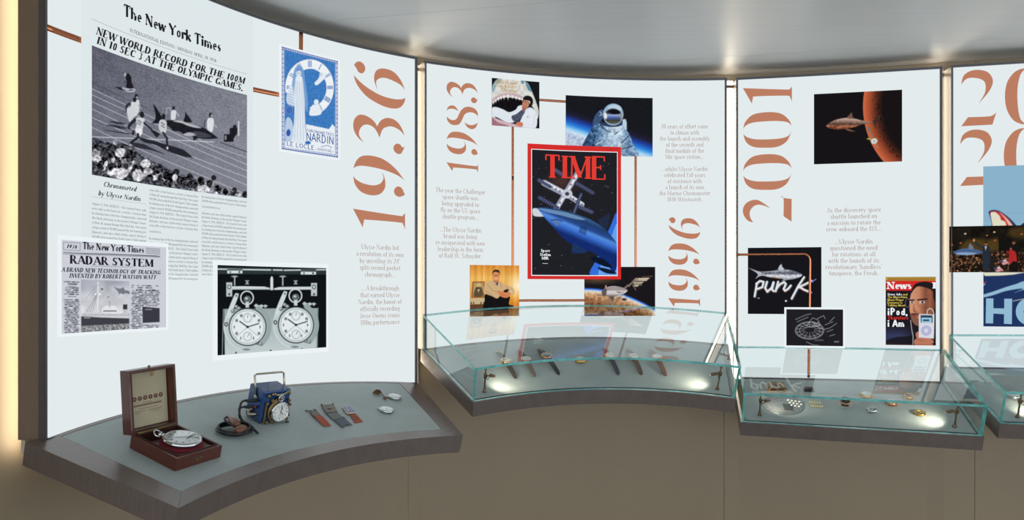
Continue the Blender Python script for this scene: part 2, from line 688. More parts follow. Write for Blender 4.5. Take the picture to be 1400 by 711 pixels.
def ledge_build(k, tbl, tbr, label, back_rim=0.014):
    L = LEDGES[k]
    L.tbl, L.tbr = tbl, tbr
    e = empty('display_ledge', L.M, label, 'display ledge', 'sloping display ledges under the lightboxes')
    L.e = e

    def pt(s, v, h=0.0):
        tb = tbl + (tbr - tbl) * s
        tf = L.lt + (L.rt - L.lt) * s
        b = Vector((tb, L.back(min(max(tb, 0), L.p.L), h) + (0.004 if 0 <= tb <= L.p.L else 0.0) * 0, h))
        f = Vector((tf, L.fr(tf), h))
        return b.lerp(f, v)
    L.pt = pt
    wid = L.rt - L.lt
    dep = (pt(0.5, 0) - pt(0.5, 1)).length
    rs = L.rim / wid
    rf = L.rim / dep
    rb = back_rim / dep
    L.rs, L.rf, L.rb = rs, rf, rb
    n = 40 if L.p.sag > 0.02 else 12
    gs, gv = 0.0004 / wid, 0.0004 / dep

    def strip(name, A, B, z0, z1, m, smooth=False):
        """solid between two matching polylines A (outer) and B (inner)"""
        vs, fs = [], []
        for a, b in zip(A, B):
            vs += [Vector((a.x, a.y, z0)), Vector((a.x, a.y, z1)), Vector((b.x, b.y, z1)), Vector((b.x, b.y, z0))]
        for i in range(len(A) - 1):
            j = 4 * i
            for q in range(4):
                q2 = (q + 1) % 4
                fs.append((j + q, j + 4 + q, j + 4 + q2, j + q2))
        fs.append((0, 1, 2, 3))
        j = 4 * (len(A) - 1)
        fs.append((j + 3, j + 2, j + 1, j))
        return mk(name, vs, fs, m, e, world_space=False)
    S = [i / n for i in range(n + 1)]
    strip('front_trim', [pt(s * (1 - 2 * gs) + gs, 1) for s in S], [pt(rs + gs + s * (1 - 2 * rs - 2 * gs), 1 - rf) for s in S], -L.thick, 0, M_WOOD_T)
    for s0, s1 in ((0.0, rs), (1.0, 1 - rs)):
        strip('side_trim', [pt(s0, 0), pt(s0, 1 - gv)], [pt(s1, 0), pt(s1, 1 - rf - gv)], -L.thick, 0, M_WOOD_T)
    strip('back_trim', [pt(rs + gs + s * (1 - 2 * rs - 2 * gs), 0) for s in S], [pt(rs + gs + s * (1 - 2 * rs - 2 * gs), rb) for s in S], -0.03, 0, M_WOOD_T)
    g = 0.0012
    strip('inset_board', [pt(rs + g / wid + s * (1 - 2 * rs - 2 * g / wid), rb + g / dep) for s in S],
          [pt(rs + g / wid + s * (1 - 2 * rs - 2 * g / wid), 1 - rf - g / dep) for s in S], -0.02, -0.0006, M_CEMENT)
    strip('soffit', [pt(0.003 + s * 0.994, 0.01) for s in S], [pt(0.003 + s * 0.994, 0.992) for s in S], -L.thick + 0.004, -L.thick + 0.012, M_WOOD_T)
    strip('core', [pt(0.003 + s * 0.994, 0.01) for s in S], [pt(0.003 + s * 0.994, 0.992) for s in S], -0.03, -0.022, M_WOOD_T)
    return e


q = LEDGES[1].pix(38, 603)
print('ledge1 corner', q)
ledge_build(1, -0.042, LEDGES[1].p.L + 0.012, 'open sloping ledge carrying the wooden watch box and blue timer, with no glass case')
ledge_build(2, -0.020, LEDGES[2].p.L + 0.016, 'sloping ledge with a concave front under the seven-watch glass case')
ledge_build(3, -0.020, LEDGES[3].p.L + 0.02, 'straight-fronted sloping ledge under the glass case with the round map disc')
ledge_build(4, -0.020, 1.3, 'sloping ledge below the lightbox with the blue poster')

# ------------------------------------------------------------------ glass cases
M_GASKET = mat('dark_gasket', (40, 34, 30), 0.6)


def glass_case(k, g, label):
    L = LEDGES[k]
    e = empty('glass_case', L.M @ Matrix.Translation(L.pt(0.5, 0.6)), label, 'glass case', 'glass display cases')
    W = WM[e]
    T = 0.0085
    wid = L.rt - L.lt
    dep = (L.pt(0.5, 0) - L.pt(0.5, 1)).length
    i0 = 0.004
    s0, s1 = i0 / wid, 1 - i0 / wid
    sT = T / wid
    vf = 1 - i0 / dep
    vT = T / dep
    n = 40 if L.p.sag > 0.02 else 12
    GL, ED = glass_mat(), glass_edge_mat()

    def solid(name, A, B, z0, z1, big, zb0=None):
        """big: which faces are clear ('side' or 'top'); the others are the green cut edges"""
        vs, fs, ix = [], [], []
        for a, b in zip(A, B):
            vs += [L.M @ Vector((a.x, a.y, z0)), L.M @ Vector((a.x, a.y, z1)), L.M @ Vector((b.x, b.y, z1)), L.M @ Vector((b.x, b.y, z0))]
        for i in range(len(A) - 1):
            j = 4 * i
            for q in range(4):
                q2 = (q + 1) % 4
                fs.append((j + q, j + 4 + q, j + 4 + q2, j + q2))
                clear = (q in (0, 2)) if big == 'side' else (q in (1, 3))
                ix.append(0 if clear else 1)
        fs.append((0, 1, 2, 3))
        ix.append(1)
        j = 4 * (len(A) - 1)
        fs.append((j + 3, j + 2, j + 1, j))
        ix.append(1)
        o = mk(name, vs, fs, [GL, ED], e, ix)
        bm = bmesh.new()
        bm.from_mesh(o.data)
        bmesh.ops.recalc_face_normals(bm, faces=bm.faces[:])
        bm.to_mesh(o.data)
        bm.free()
        return o
    S = [i / n for i in range(n + 1)]
    solid('front_pane', [L.pt(s0 + s * (s1 - s0), vf) for s in S], [L.pt(s0 + s * (s1 - s0), vf - vT) for s in S], 0.0005, g, 'side')
    for a, b, nm in ((s0, s0 + sT, 'side_pane'), (s1, s1 - sT, 'side_pane')):
        # side panes meet the lightbox: their rear edge follows the upright screen
        lo0, lo1 = L.pt(a, 0.012, 0.0005), L.pt(a, vf - vT - 0.001, 0.0005)
        hi0, hi1 = L.pt(a, 0.012, g), L.pt(a, vf - vT - 0.001, g)
        hi1 = Vector((lo1.x, lo1.y, g))
        hi0 = Vector((lo0.x, hi0.y, g))
        dx = Vector(((b - a) * wid, 0, 0))
        vs = [L.M @ v for v in (lo0, lo1, hi1, hi0, lo0 + dx, lo1 + dx, hi1 + dx, hi0 + dx)]
        fs = [(0, 1, 2, 3), (7, 6, 5, 4), (0, 4, 5, 1), (1, 5, 6, 2), (2, 6, 7, 3), (3, 7, 4, 0)]
        o = mk(nm, vs, fs, [GL, ED], e, [0, 0, 1, 1, 1, 1])
        bm = bmesh.new()
        bm.from_mesh(o.data)
        bmesh.ops.recalc_face_normals(bm, faces=bm.faces[:])
        bm.to_mesh(o.data)
        bm.free()
    top_b = [L.pt(s0 + s * (s1 - s0), 0.012, g) for s in S]
    top_f = [L.pt(s0 + s * (s1 - s0), vf) for s in S]
    solid('top_pane', top_b, top_f, g + 0.0002, g + T, 'top')
    # dark gasket line inside the glass foot
    A = [L.pt(s0 + sT * 1.2 + s * (s1 - s0 - 2.4 * sT), vf - vT * 1.15) for s in S]
    B = [L.pt(s0 + sT * 1.2 + s * (s1 - s0 - 2.4 * sT), vf - vT * 1.45) for s in S]
    vs, fs = [], []
    for a, b in zip(A, B):
        vs += [L.M @ Vector((a.x, a.y, 0)), L.M @ Vector((a.x, a.y, 0.002)), L.M @ Vector((b.x, b.y, 0.002)), L.M @ Vector((b.x, b.y, 0))]
    for i in range(n):
        j = 4 * i
        for q in range(4):
            q2 = (q + 1) % 4
            fs.append((j + q, j + 4 + q, j + 4 + q2, j + q2))
    mk('gasket', vs, fs, M_GASKET, e)
    return e


glass_case(2, 0.112, 'curved clear glass case over the seven watches')
glass_case(3, 0.108, 'clear glass case over the map disc and gold watches')
glass_case(4, 0.108, 'clear glass case in front of the blue poster lettered HO')

# =================================================================== lettering
# stroke letters, cap height 1: l x0 y0 x1 y1 [weight] | a cx cy rx ry a0 a1 [weight] | s x y (serif) | d x y (dot)
GLYPH = {
    'A': (.72, 'l .02 0 .35 1 .35;l .35 1 .68 0;l .13 .34 .54 .34;s .02 0;s .68 0'),
    'B': (.68, 'l .12 0 .12 1;l .04 1 .34 1;a .34 .76 .2 .24 90 -90;l .12 .52 .36 .52;a .36 .26 .24 .26 90 -90;l .04 0 .36 0'),
    'C': (.72, 'a .39 .5 .34 .5 50 310;l .64 .92 .64 .7 .3;l .64 .06 .64 .2 .3'),
    'D': (.76, 'l .12 0 .12 1;l .04 1 .32 1;a .32 .5 .36 .5 90 -90;l .04 0 .32 0'),
    'E': (.64, 'l .12 0 .12 1;l .04 1 .56 1;l .04 0 .58 0;l .12 .52 .4 .52;l .56 1 .56 .8 .3;l .58 0 .58 .22 .3;l .4 .62 .4 .42 .3'),
    'F': (.6, 'l .12 0 .12 1;l .04 1 .55 1;l .12 .5 .4 .5;l .55 1 .55 .8 .3;l .4 .6 .4 .4 .3;s .12 0'),
    'G': (.76, 'a .39 .5 .34 .5 50 310;l .64 .92 .64 .72 .3;l .62 .08 .62 .42;s .62 .42'),
    'H': (.76, 'l .12 0 .12 1;l .64 0 .64 1;l .12 .51 .64 .51;s .12 0;s .12 1;s .64 0;s .64 1'),
    'I': (.34, 'l .17 0 .17 1;s .17 0;s .17 1'),
    'J': (.46, 'l .32 1 .32 .2;a .2 .2 .12 .22 0 -170;s .3 1'),
    'K': (.74, 'l .12 0 .12 1;l .14 .42 .6 1 .35;l .28 .58 .66 0;s .12 0;s .12 1;s .6 1;s .66 0'),
    'L': (.62, 'l .12 0 .12 1;l .04 0 .56 0;l .57 0 .57 .26 .3;s .12 1'),
    'M': (.92, 'l .1 0 .12 1 .35;l .14 1 .45 .05;l .45 .05 .78 1 .35;l .8 0 .8 1;s .1 0;s .12 1;s .8 0;s .8 1'),
    'N': (.76, 'l .1 0 .1 1 .35;l .1 1 .64 0;l .64 0 .64 1 .35;s .1 0;s .08 1;s .64 1'),
    'O': (.78, 'a .39 .5 .34 .5 0 360'),
    'P': (.62, 'l .12 0 .12 1;l .04 1 .34 1;a .34 .74 .22 .26 90 -90;l .12 .48 .34 .48;s .12 0'),
    'Q': (.78, 'a .39 .5 .34 .5 0 360;l .36 .06 .7 -.22'),
    'R': (.72, 'l .12 0 .12 1;l .04 1 .34 1;a .34 .75 .21 .25 90 -90;l .12 .5 .34 .5;l .32 .5 .64 0;s .12 0;s .66 0'),
    'S': (.58, 'a .29 .75 .2 .25 30 200;l .1 .68 .48 .32;a .28 .25 .22 .25 20 -150;l .47 .95 .47 .76 .3;l .07 .04 .07 .26 .3'),
    'T': (.68, 'l .34 0 .34 1;l .05 1 .63 1;l .06 1 .06 .78 .3;l .62 1 .62 .78 .3;s .34 0'),
    'U': (.74, 'l .12 1 .12 .3;a .36 .3 .24 .3 180 360;l .6 .3 .6 1 .4;s .12 1;s .6 1'),
    'V': (.7, 'l .03 1 .36 0;l .36 0 .66 1 .35;s .04 1;s .66 1'),
    'W': (1.0, 'l .03 1 .3 0;l .3 0 .52 1 .35;l .48 1 .74 0;l .74 0 .97 1 .35;s .04 1;s .5 1;s .97 1'),
    'X': (.72, 'l .06 1 .64 0;l .06 0 .62 1 .35;s .08 1;s .62 1;s .06 0;s .64 0'),
    'Y': (.68, 'l .03 1 .34 .46;l .34 .46 .63 1 .35;l .34 .46 .34 0;s .04 1;s .63 1;s .34 0'),
    'Z': (.64, 'l .06 1 .58 1;l .58 1 .06 0;l .06 0 .58 0;l .06 1 .06 .8 .3;l .58 0 .58 .2 .3'),
    'a': (.5, 'a .24 .47 .17 .17 150 0 .8;l .4 .48 .4 .04;a .22 .2 .16 .2 60 300;l .4 .04 .48 .04 .5'),
    'b': (.54, 'l .1 0 .1 1;a .26 .32 .2 .32 150 -150;s .06 1'),
    'c': (.46, 'a .26 .32 .2 .32 45 315;d .4 .52'),
    'd': (.55, 'l .43 0 .43 1;a .27 .32 .2 .32 30 330;s .39 1;s .47 0'),
    'e': (.47, 'a .25 .32 .19 .32 0 310;l .06 .34 .44 .34'),
    'f': (.34, 'l .15 0 .15 .8;a .27 .8 .12 .2 180 50;l .03 .63 .32 .63;s .15 0'),
    'g': (.5, 'a .23 .42 .17 .22 0 360;a .24 -.08 .2 .18 0 360 .7;l .14 .22 .12 .08 .6;l .38 .56 .48 .6 .6'),
    'h': (.56, 'l .1 0 .1 1;a .26 .4 .18 .24 150 0;l .44 .4 .44 0;s .06 1;s .1 0;s .44 0'),
    'i': (.28, 'l .13 0 .13 .63;d .13 .86;s .1 .63;s .13 0'),
    'j': (.28, 'l .15 .63 .15 -.15;a .05 -.15 .1 .14 0 -120;d .15 .86;s .12 .63'),
    'k': (.54, 'l .1 0 .1 1;l .12 .28 .42 .63 .4;l .22 .4 .48 0;s .06 1;s .1 0;s .42 .63;s .48 0'),
    'l': (.27, 'l .13 0 .13 1;s .1 1;s .13 0'),
    'm': (.84, 'l .1 0 .1 .63;a .25 .42 .16 .22 150 0;l .41 .4 .41 0;a .56 .42 .16 .22 150 0;l .72 .4 .72 0;s .07 .63;s .1 0;s .41 0;s .72 0'),
    'n': (.56, 'l .1 0 .1 .63;a .26 .42 .18 .22 150 0;l .44 .4 .44 0;s .07 .63;s .1 0;s .44 0'),
    'o': (.52, 'a .26 .32 .2 .32 0 360'),
    'p': (.55, 'l .1 -.28 .1 .63;a .27 .32 .2 .32 150 -150;s .07 .63;s .1 -.28'),
    'q': (.55, 'l .43 -.28 .43 .63;a .27 .32 .2 .32 30 330;s .43 -.28'),
    'r': (.4, 'l .1 0 .1 .63;a .26 .44 .16 .2 160 60;d .34 .56;s .07 .63;s .1 0'),
    's': (.42, 'a .2 .48 .13 .16 30 200;l .09 .44 .32 .2;a .2 .16 .15 .16 20 -150'),
    't': (.34, 'l .14 .85 .14 .14;a .25 .14 .11 .14 180 310;l .03 .63 .3 .63'),
    'u': (.56, 'l .1 .63 .1 .22;a .26 .22 .16 .22 180 330;l .44 .63 .44 0;s .07 .63;s .41 .63;s .47 0'),
    'v': (.5, 'l .04 .63 .25 0;l .25 0 .45 .63 .4;s .05 .63;s .45 .63'),
    'w': (.74, 'l .04 .63 .22 0;l .22 0 .38 .63 .4;l .36 .63 .54 0;l .54 0 .7 .63 .4;s .05 .63;s .7 .63'),
    'x': (.5, 'l .06 .63 .44 0;l .06 0 .43 .63 .4;s .08 .63;s .43 .63;s .06 0;s .44 0'),
    'y': (.5, 'l .04 .63 .25 0;l .45 .63 .2 -.2 .4;d .12 -.22;s .05 .63;s .45 .63'),
    'z': (.46, 'l .06 .63 .4 .63;l .4 .63 .06 0;l .06 0 .4 0'),
    '0': (.56, 'a .28 .5 .22 .5 0 360'),
    '1': (.4, 'l .22 0 .22 1;l .08 .84 .22 1 .5;s .22 0'),
    '2': (.54, 'a .26 .74 .19 .26 160 -30;l .44 .62 .08 0;l .08 0 .48 0'),
    '3': (.54, 'a .26 .76 .17 .24 150 -90;a .26 .26 .2 .27 90 -150'),
    '4': (.56, 'l .38 0 .38 1;l .38 1 .05 .3 .5;l .05 .28 .52 .28'),
    '5': (.54, 'l .13 1 .45 1;l .13 1 .12 .55 .4;a .25 .32 .21 .32 120 -150'),
    '6': (.56, 'a .28 .32 .21 .32 0 360;a .42 .4 .35 .6 100 190'),
    '8': (.56, 'a .28 .76 .17 .24 0 360;a .28 .27 .21 .27 0 360'),
    '9': (.56, 'a .28 .68 .21 .32 0 360;a .14 .6 .35 .6 10 -80'),
    '7': (.52, 'l .06 1 .48 1;l .48 1 .2 0'),
    '.': (.24, 'd .1 .05'), ',': (.24, 'd .1 .05;l .13 .03 .06 -.14 .5'), "'": (.2, 'l .1 1 .08 .76 .7'),
    '"': (.32, 'l .08 1 .07 .76 .6;l .2 1 .19 .76 .6'), '-': (.36, 'l .04 .3 .3 .3 2'), '|': (.3, 'l .14 -.1 .14 1 .4'), ' ': (.27, ''),
}


def nib_stroke(pts, hx, hy, th):
    """quad strip of a rotated elliptical pen drawn along pts"""
    pts = np.asarray(pts, float)
    d = np.gradient(pts, axis=0)
    d /= np.maximum(np.linalg.norm(d, axis=1, keepdims=True), 1e-9)
    n = np.stack([-d[:, 1], d[:, 0]], 1)
    c, s = math.cos(th), math.sin(th)
    R = np.array([[c, -s], [s, c]])
    Q = R @ np.diag([hx * hx, hy * hy]) @ R.T
    qn = n @ Q.T
    den = np.sqrt(np.maximum((n * qn).sum(1, keepdims=True), 1e-12))
    o = qn / den
    return pts + o, pts - o


def glyph_quads(ch, st):
    """list of (polygon) in glyph space"""
    adv, src = GLYPH.get(ch, GLYPH['-'])
    hx, hy, th, serif, segs = st['hx'], st['hy'], st.get('th', 0.0), st.get('serif', 0.11), st.get('segs', 10)
    out = []
    for item in src.split(';'):
        if not item:
            continue
        t = item.split()
        v = [float(x) for x in t[1:]]
        if t[0] == 'l':
            w = v[4] if len(v) > 4 else 1.0
            if w < 1 and st.get('mono'):
                if w <= .31:
                    continue
                w = 1.0
            A, B = nib_stroke([(v[0], v[1]), (v[2], v[3])], hx * w, hy if w <= 1 else hy * w, th)
            out.append([A[0], A[1], B[1], B[0]])
        elif t[0] == 'a':
            w = v[6] if len(v) > 6 else 1.0
            n = max(4, int(abs(v[5] - v[4]) / 360 * segs * 1.6))
            an = np.radians(np.linspace(v[4], v[5], n + 1))
            P = np.stack([v[0] + v[2] * np.cos(an), v[1] + v[3] * np.sin(an)], 1)
            # keep the pen inside the letter box
            he = min(hx * w, 0.42 * v[2])
            k = np.array([max(v[2] - he * 0.8, 0.01) / v[2], max(v[3] - hy * 0.8, 0.01) / v[3]])
            P = np.array([v[0], v[1]]) + (P - np.array([v[0], v[1]])) * k
            A, B = nib_stroke(P, he, hy, th)
            for i in range(n):
                out.append([A[i], A[i + 1], B[i + 1], B[i]])
        elif t[0] == 's' and serif > 0:
            if 'dia' in st:                                  # broken pen foot of the blackletter
                r = st['dia']
                y = v[1] + (r * 0.6 if v[1] < 0.3 else -r * 0.6)
                out.append([(v[0] - r, y - r * 0.25), (v[0] + r * 0.25, y - r), (v[0] + r, y + r * 0.25), (v[0] - r * 0.25, y + r)])
                continue
            w = serif + hx * 0.4
            y = v[1] + (hy if v[1] < 0.3 else -hy)
            out.append([(v[0] - w, y - hy), (v[0] + w, y - hy), (v[0] + w, y + hy), (v[0] - w, y + hy)])
        elif t[0] == 'd':
            r = max(hx, 0.055) * 1.15
            an = np.linspace(0, 2 * math.pi, 9)[:-1]
            out.append([(v[0] + r * math.cos(q), v[1] + r * math.sin(q)) for q in an])
    return adv, out


def layout(s, st):
    """polygons of a line of text with cap height 1, and its width"""
    x, polys = 0.0, []
    sh = st.get('shear', 0.0)
    for ch in s:
        adv, q = glyph_quads(ch, st)
        for p in q:
            polys.append([(x + a + sh * b, b) for a, b in p])
        x += adv + st.get('track', 0.04)
    return polys, max(x - st.get('track', 0.04), 0.01)


SERIF = dict(hx=.062, hy=.026, serif=.11, segs=9)
BODY = dict(hx=.05, hy=.024, serif=.085, segs=8)
TINY = dict(hx=.062, hy=.04, serif=.07, segs=6)
BOLD = dict(hx=.118, hy=.036, serif=.11, segs=12, track=.07)
BOLDIT = dict(hx=.118, hy=.042, serif=.1, segs=12, shear=.24, track=.07)
ITAL = dict(hx=.085, hy=.032, serif=.06, segs=10, shear=.26)
BLACKL = dict(hx=.125, hy=.04, th=.5, serif=.1, dia=.115, segs=14, track=.05)
SANS = dict(hx=.065, hy=.065, serif=0, segs=14, mono=True)
SANSB = dict(hx=.11, hy=.1, serif=0, segs=14, mono=True, track=.1)
SLAB = dict(hx=.115, hy=.06, serif=.12, segs=12)
SCRIPT = dict(hx=.07, hy=.035, th=.6, serif=0, segs=10, shear=.45, track=.0)


def put_polys(p, polys, off, name, m, parent, cut=0.02):
    """flat polygons in (arc, height) metres laid on the lightbox surface as one mesh"""
    vs, fs = [], []
    big = []
    for q in polys:
        xs = [v[0] for v in q]
        if max(xs) - min(xs) > cut * 1.5 and p.sag > 0.02 or len(q) > 8:
            big.append(q)
            continue
        b = len(vs)
        vs += q
        fs.append(tuple(range(b, b + len(q))))
    if big:
        bm = bmesh.new()
        for q in big:
            cv, _, cf, *_ = delaunay_2d_cdt([Vector(v) for v in q], [], [list(range(len(q)))], 1, 1e-7)
            bv = [bm.verts.new((v.x, v.y, 0)) for v in cv]
            for f in cf:
                bm.faces.new([bv[i] for i in f])
        if p.sag > 0.02:
            xs = [v.co.x for v in bm.verts]
            x = math.floor(min(xs) / cut) * cut + cut
            while x < max(xs):
                bmesh.ops.bisect_plane(bm, geom=bm.verts[:] + bm.edges[:] + bm.faces[:], plane_co=(x, 0, 0), plane_no=(1, 0, 0), dist=1e-7)
                x += cut
        bm.verts.index_update()
        b = len(vs)
        vs += [(v.co.x, v.co.y) for v in bm.verts]
        fs += [tuple(v.index + b for v in f.verts) for f in bm.faces]
        bm.free()
    A = np.array(vs, float)
    W = p.arr(A[:, 0], A[:, 1], off)
    return mk(name, [Vector(w) for w in W], fs, m, parent)


def line_polys(p, s, p0, p1, hpx, st):
    """a line of text whose baseline runs between two measured spots"""
    a0, z0 = p.az(*p0)
    a1, z1 = p.az(*p1)
    z = (float(z0) + float(z1)) / 2
    _, zt = p.az((p0[0] + p1[0]) / 2, (p0[1] + p1[1]) / 2 - hpx)
    _, zb = p.az((p0[0] + p1[0]) / 2, (p0[1] + p1[1]) / 2)
    h = float(zt - zb)
    q, w = layout(s, st)
    sx = float(a1 - a0) / w
    return [[(float(a0) + x * sx, z + y * h) for x, y in c] for c in q]


def para_polys(p, lines, cx, y0, dy, hpx, st, width=1.0):
    """centred lines of text"""
    a, z = p.az(cx, y0)
    _, z2 = p.az(cx, y0 - hpx)
    _, z3 = p.az(cx, y0 + dy)
    h = float(z2 - z)
    out = []
    for i, s in enumerate(lines):
        if not s:
            continue
        q, w = layout(s, st)
        zz = float(z) + i * float(z3 - z)
        for c in q:
            out.append([(float(a) + (x - w / 2) * h * width, zz + y * h) for x, y in c])
    return out


def spline(pts, closed=True, sub=5):
    """closed outline; a third item marks a sharp corner"""
    P = [(q[0], q[1]) for q in pts]
    corner = [len(q) > 2 for q in pts]
    n = len(P)
    out = []
    for i in range(n if closed else n - 1):
        p1_, p2_ = np.array(P[i]), np.array(P[(i + 1) % n])
        p0_ = np.array(P[(i - 1) % n]) if (closed or i > 0) else p1_
        p3_ = np.array(P[(i + 2) % n]) if (closed or i < n - 2) else p2_
        if corner[i]:
            p0_ = p1_
        if corner[(i + 1) % n]:
            p3_ = p2_
        for k in range(sub):
            t = k / sub
            out.append(tuple(0.5 * ((2 * p1_) + (p2_ - p0_) * t + (2 * p0_ - 5 * p1_ + 4 * p2_ - p3_) * t * t + (-p0_ + 3 * p1_ - 3 * p2_ + p3_) * t ** 3)))
    if not closed:
        out.append(P[-1])
    return out


# high-contrast numerals, drawn lying on their side: x from the top of the figure to its base, y against the reading direction
C = 'c'
FIG = {
    '6': ((23, 234, 28, 196), [
        [(25, 88, C), (40, 125), (80, 165), (140, 190), (185, 195), (215, 185), (232, 160), (234, 142, C), (222, 150), (190, 155), (140, 150), (90, 132), (55, 112)],
        [(123, 132, C), (110, 100), (108, 75), (118, 50), (145, 37), (185, 42), (215, 70), (234, 110, C), (215, 92), (190, 82), (160, 75), (135, 78), (118, 92), (117, 110)],
        [(27, 47, C), (38, 33), (55, 29), (70, 42), (71, 60), (60, 74), (45, 72), (36, 58)]]),
    '3': ((23, 234, 234, 382), [
        [(67, 352, C), (40, 330), (25, 300), (27, 265), (45, 242), (65, 238), (90, 245), (110, 260), (120, 276, C), (135, 250), (160, 235), (190, 238), (215, 260), (233, 300, C),
         (210, 278), (180, 268), (155, 275), (140, 290), (130, 322, C), (120, 300), (105, 282), (85, 275), (65, 280), (50, 300), (48, 325)],
        [(233, 344, C), (226, 362), (218, 376), (205, 380), (190, 370), (187, 352), (198, 338), (212, 338), (224, 350)]]),
    '9': ((22, 233, 396, 559), [
        [(23, 458, C), (35, 425), (60, 402), (105, 397), (150, 408), (195, 440), (231, 484, C), (200, 465), (150, 450), (100, 443), (60, 442), (35, 448)],
        [(23, 487, C), (30, 520), (55, 548), (95, 558), (130, 550), (150, 525), (152, 495), (145, 470), (137, 460, C), (145, 480), (139, 498), (126, 510), (100, 517), (60, 512), (35, 500)],
        [(233, 541, C), (226, 549), (208, 555), (192, 547), (188, 530), (198, 514), (213, 513), (224, 524), (227, 534)]]),
    '1': ((22, 232, 618, 690), [
        [(22, 618, C), (205, 633), (222, 631), (232, 621, C), (232, 687, C), (224, 668), (208, 660), (78, 657), (66, 664), (61, 688, C)]]),
    '0': ((20, 260, 153, 329), [
        [(22, 232, C), (30, 200), (60, 168), (100, 156), (160, 154), (210, 165), (245, 195), (259, 225, C), (240, 208), (200, 200), (140, 198), (70, 202), (35, 215)],
        [(22, 256, C), (35, 295), (70, 321), (130, 328), (190, 325), (235, 300), (258, 253, C), (240, 275), (200, 285), (140, 287), (80, 284), (40, 272)]]),
    '2': ((17, 253, 562, 691), [
        [(68, 690, C), (40, 680), (20, 650), (18, 620), (32, 595), (60, 580), (90, 580), (120, 598), (152, 622, C), (110, 605), (80, 605), (58, 622), (50, 645), (55, 670)],
        [(199, 563, C), (215, 572), (252, 578, C), (251, 689, C), (213, 662, C), (213, 575)]]),
    '8': ((55, 273, 204, 361), [
        [(57, 288, C), (62, 315), (85, 338), (115, 342), (145, 330), (165, 295), (180, 262), (205, 245), (235, 243), (258, 252), (272, 268, C), (268, 235), (245, 212), (210, 204),
         (180, 212), (155, 235), (140, 265), (125, 295), (105, 308), (80, 305)],
        [(57, 248, C), (65, 222), (90, 207), (115, 212), (140, 243, C), (115, 232), (90, 230), (70, 235)],
        [(178, 315, C), (195, 345), (225, 360), (255, 348), (272, 310, C), (250, 325), (225, 332), (200, 328)]]),
}
M_YEAR = glow('copper_print', (188, 126, 99), 1.0)
M_BROWNTXT = glow('brown_text', (166, 137, 126), 1.0)


def year(k, x_top, x_base, figs):
    """figs: [(figure, y_start, y_end)] in reading order, upwards"""
    p = PANELS[k]
    root = None
    ym = sum(f[1] for f in figs) / len(figs)
    at, _ = p.az(x_top, ym)
    ab, _ = p.az(x_base, ym)
    xm = (x_top + x_base) / 2
    lettering = None
    for ch, ys, ye in figs:
        _, zs = p.az(xm, ys)
        _, ze = p.az(xm, ye)
        (bx0, bx1, by0, by1), shapes = FIG[ch]
        polys = []
        for sh in shapes:
            o = spline(sh)
            polys.append([(float(at) + (x - bx0) / (bx1 - bx0) * float(ab - at), float(zs) + (by1 - y) / (by1 - by0) * float(ze - zs)) for x, y in o])
        put_polys(p, polys, 0.0012, 'figure', M_YEAR, PE[k])


year(1, 482.4, 553.6, [('1', 313, 288), ('9', 268.3, 214), ('3', 208.2, 159.3), ('6', 145.8, 89.5)])
year(2, 610.2, 653.5, [('1', 235.2, 223.6), ('9', 211.6, 180.7), ('8', 175.8, 145.1), ('3', 140, 112.9)])
year(2, 913.3, 957, [('1', 419.8, 407.6), ('9', 397.8, 368.1), ('9', 362.2, 332.7), ('6', 326.8, 296.9)])
year(3, 1015.6, 1082.6, [('2', 304.1, 268.4), ('0', 259.9, 210.7), ('0', 202.3, 153.3), ('1', 141.5, 119)])

# the fourth lightbox: large upright figures, two rows
p4 = PANELS[4]


def up4(pts, dx=0, dy=0):
    o = spline(pts)
    a, z = p4.az(np.array([1280 + (x + dx) / 3.233 for x, y in o]), np.array([70 + (y + dy) / 3.233 for x, y in o]))
    return [(float(i), float(j)) for i, j in zip(a, z)]


two_a = [(110, 148, C), (120, 110), (150, 88), (190, 83), (230, 95), (250, 130), (238, 170), (205, 212), (187, 232, C), (212, 190), (218, 160), (212, 135), (190, 122), (155, 118), (130, 125)]
two_b = [(110, 332, C), (140, 292, C), (225, 289), (250, 283), (265, 270, C), (248, 325, C)]
zero_l = [(396, 76, C), (370, 80), (340, 98), (312, 140), (303, 200), (312, 260), (340, 305), (375, 322), (396, 323, C), (372, 300), (361, 250), (358, 190), (362, 140), (374, 100)]
zero_r = [(812 - q[0],) + tuple(q[1:]) for q in zero_l]
for dx, dy in ((0, 0), (-5, 264)):
    put_polys(p4, [up4(two_a, dx, dy), up4(two_b, dx, dy)], 0.0012, 'figure', M_YEAR, PE[4])
    put_polys(p4, [up4(zero_l, dx, dy), up4(zero_r, dx, dy)], 0.0012, 'figure', M_YEAR, PE[4])

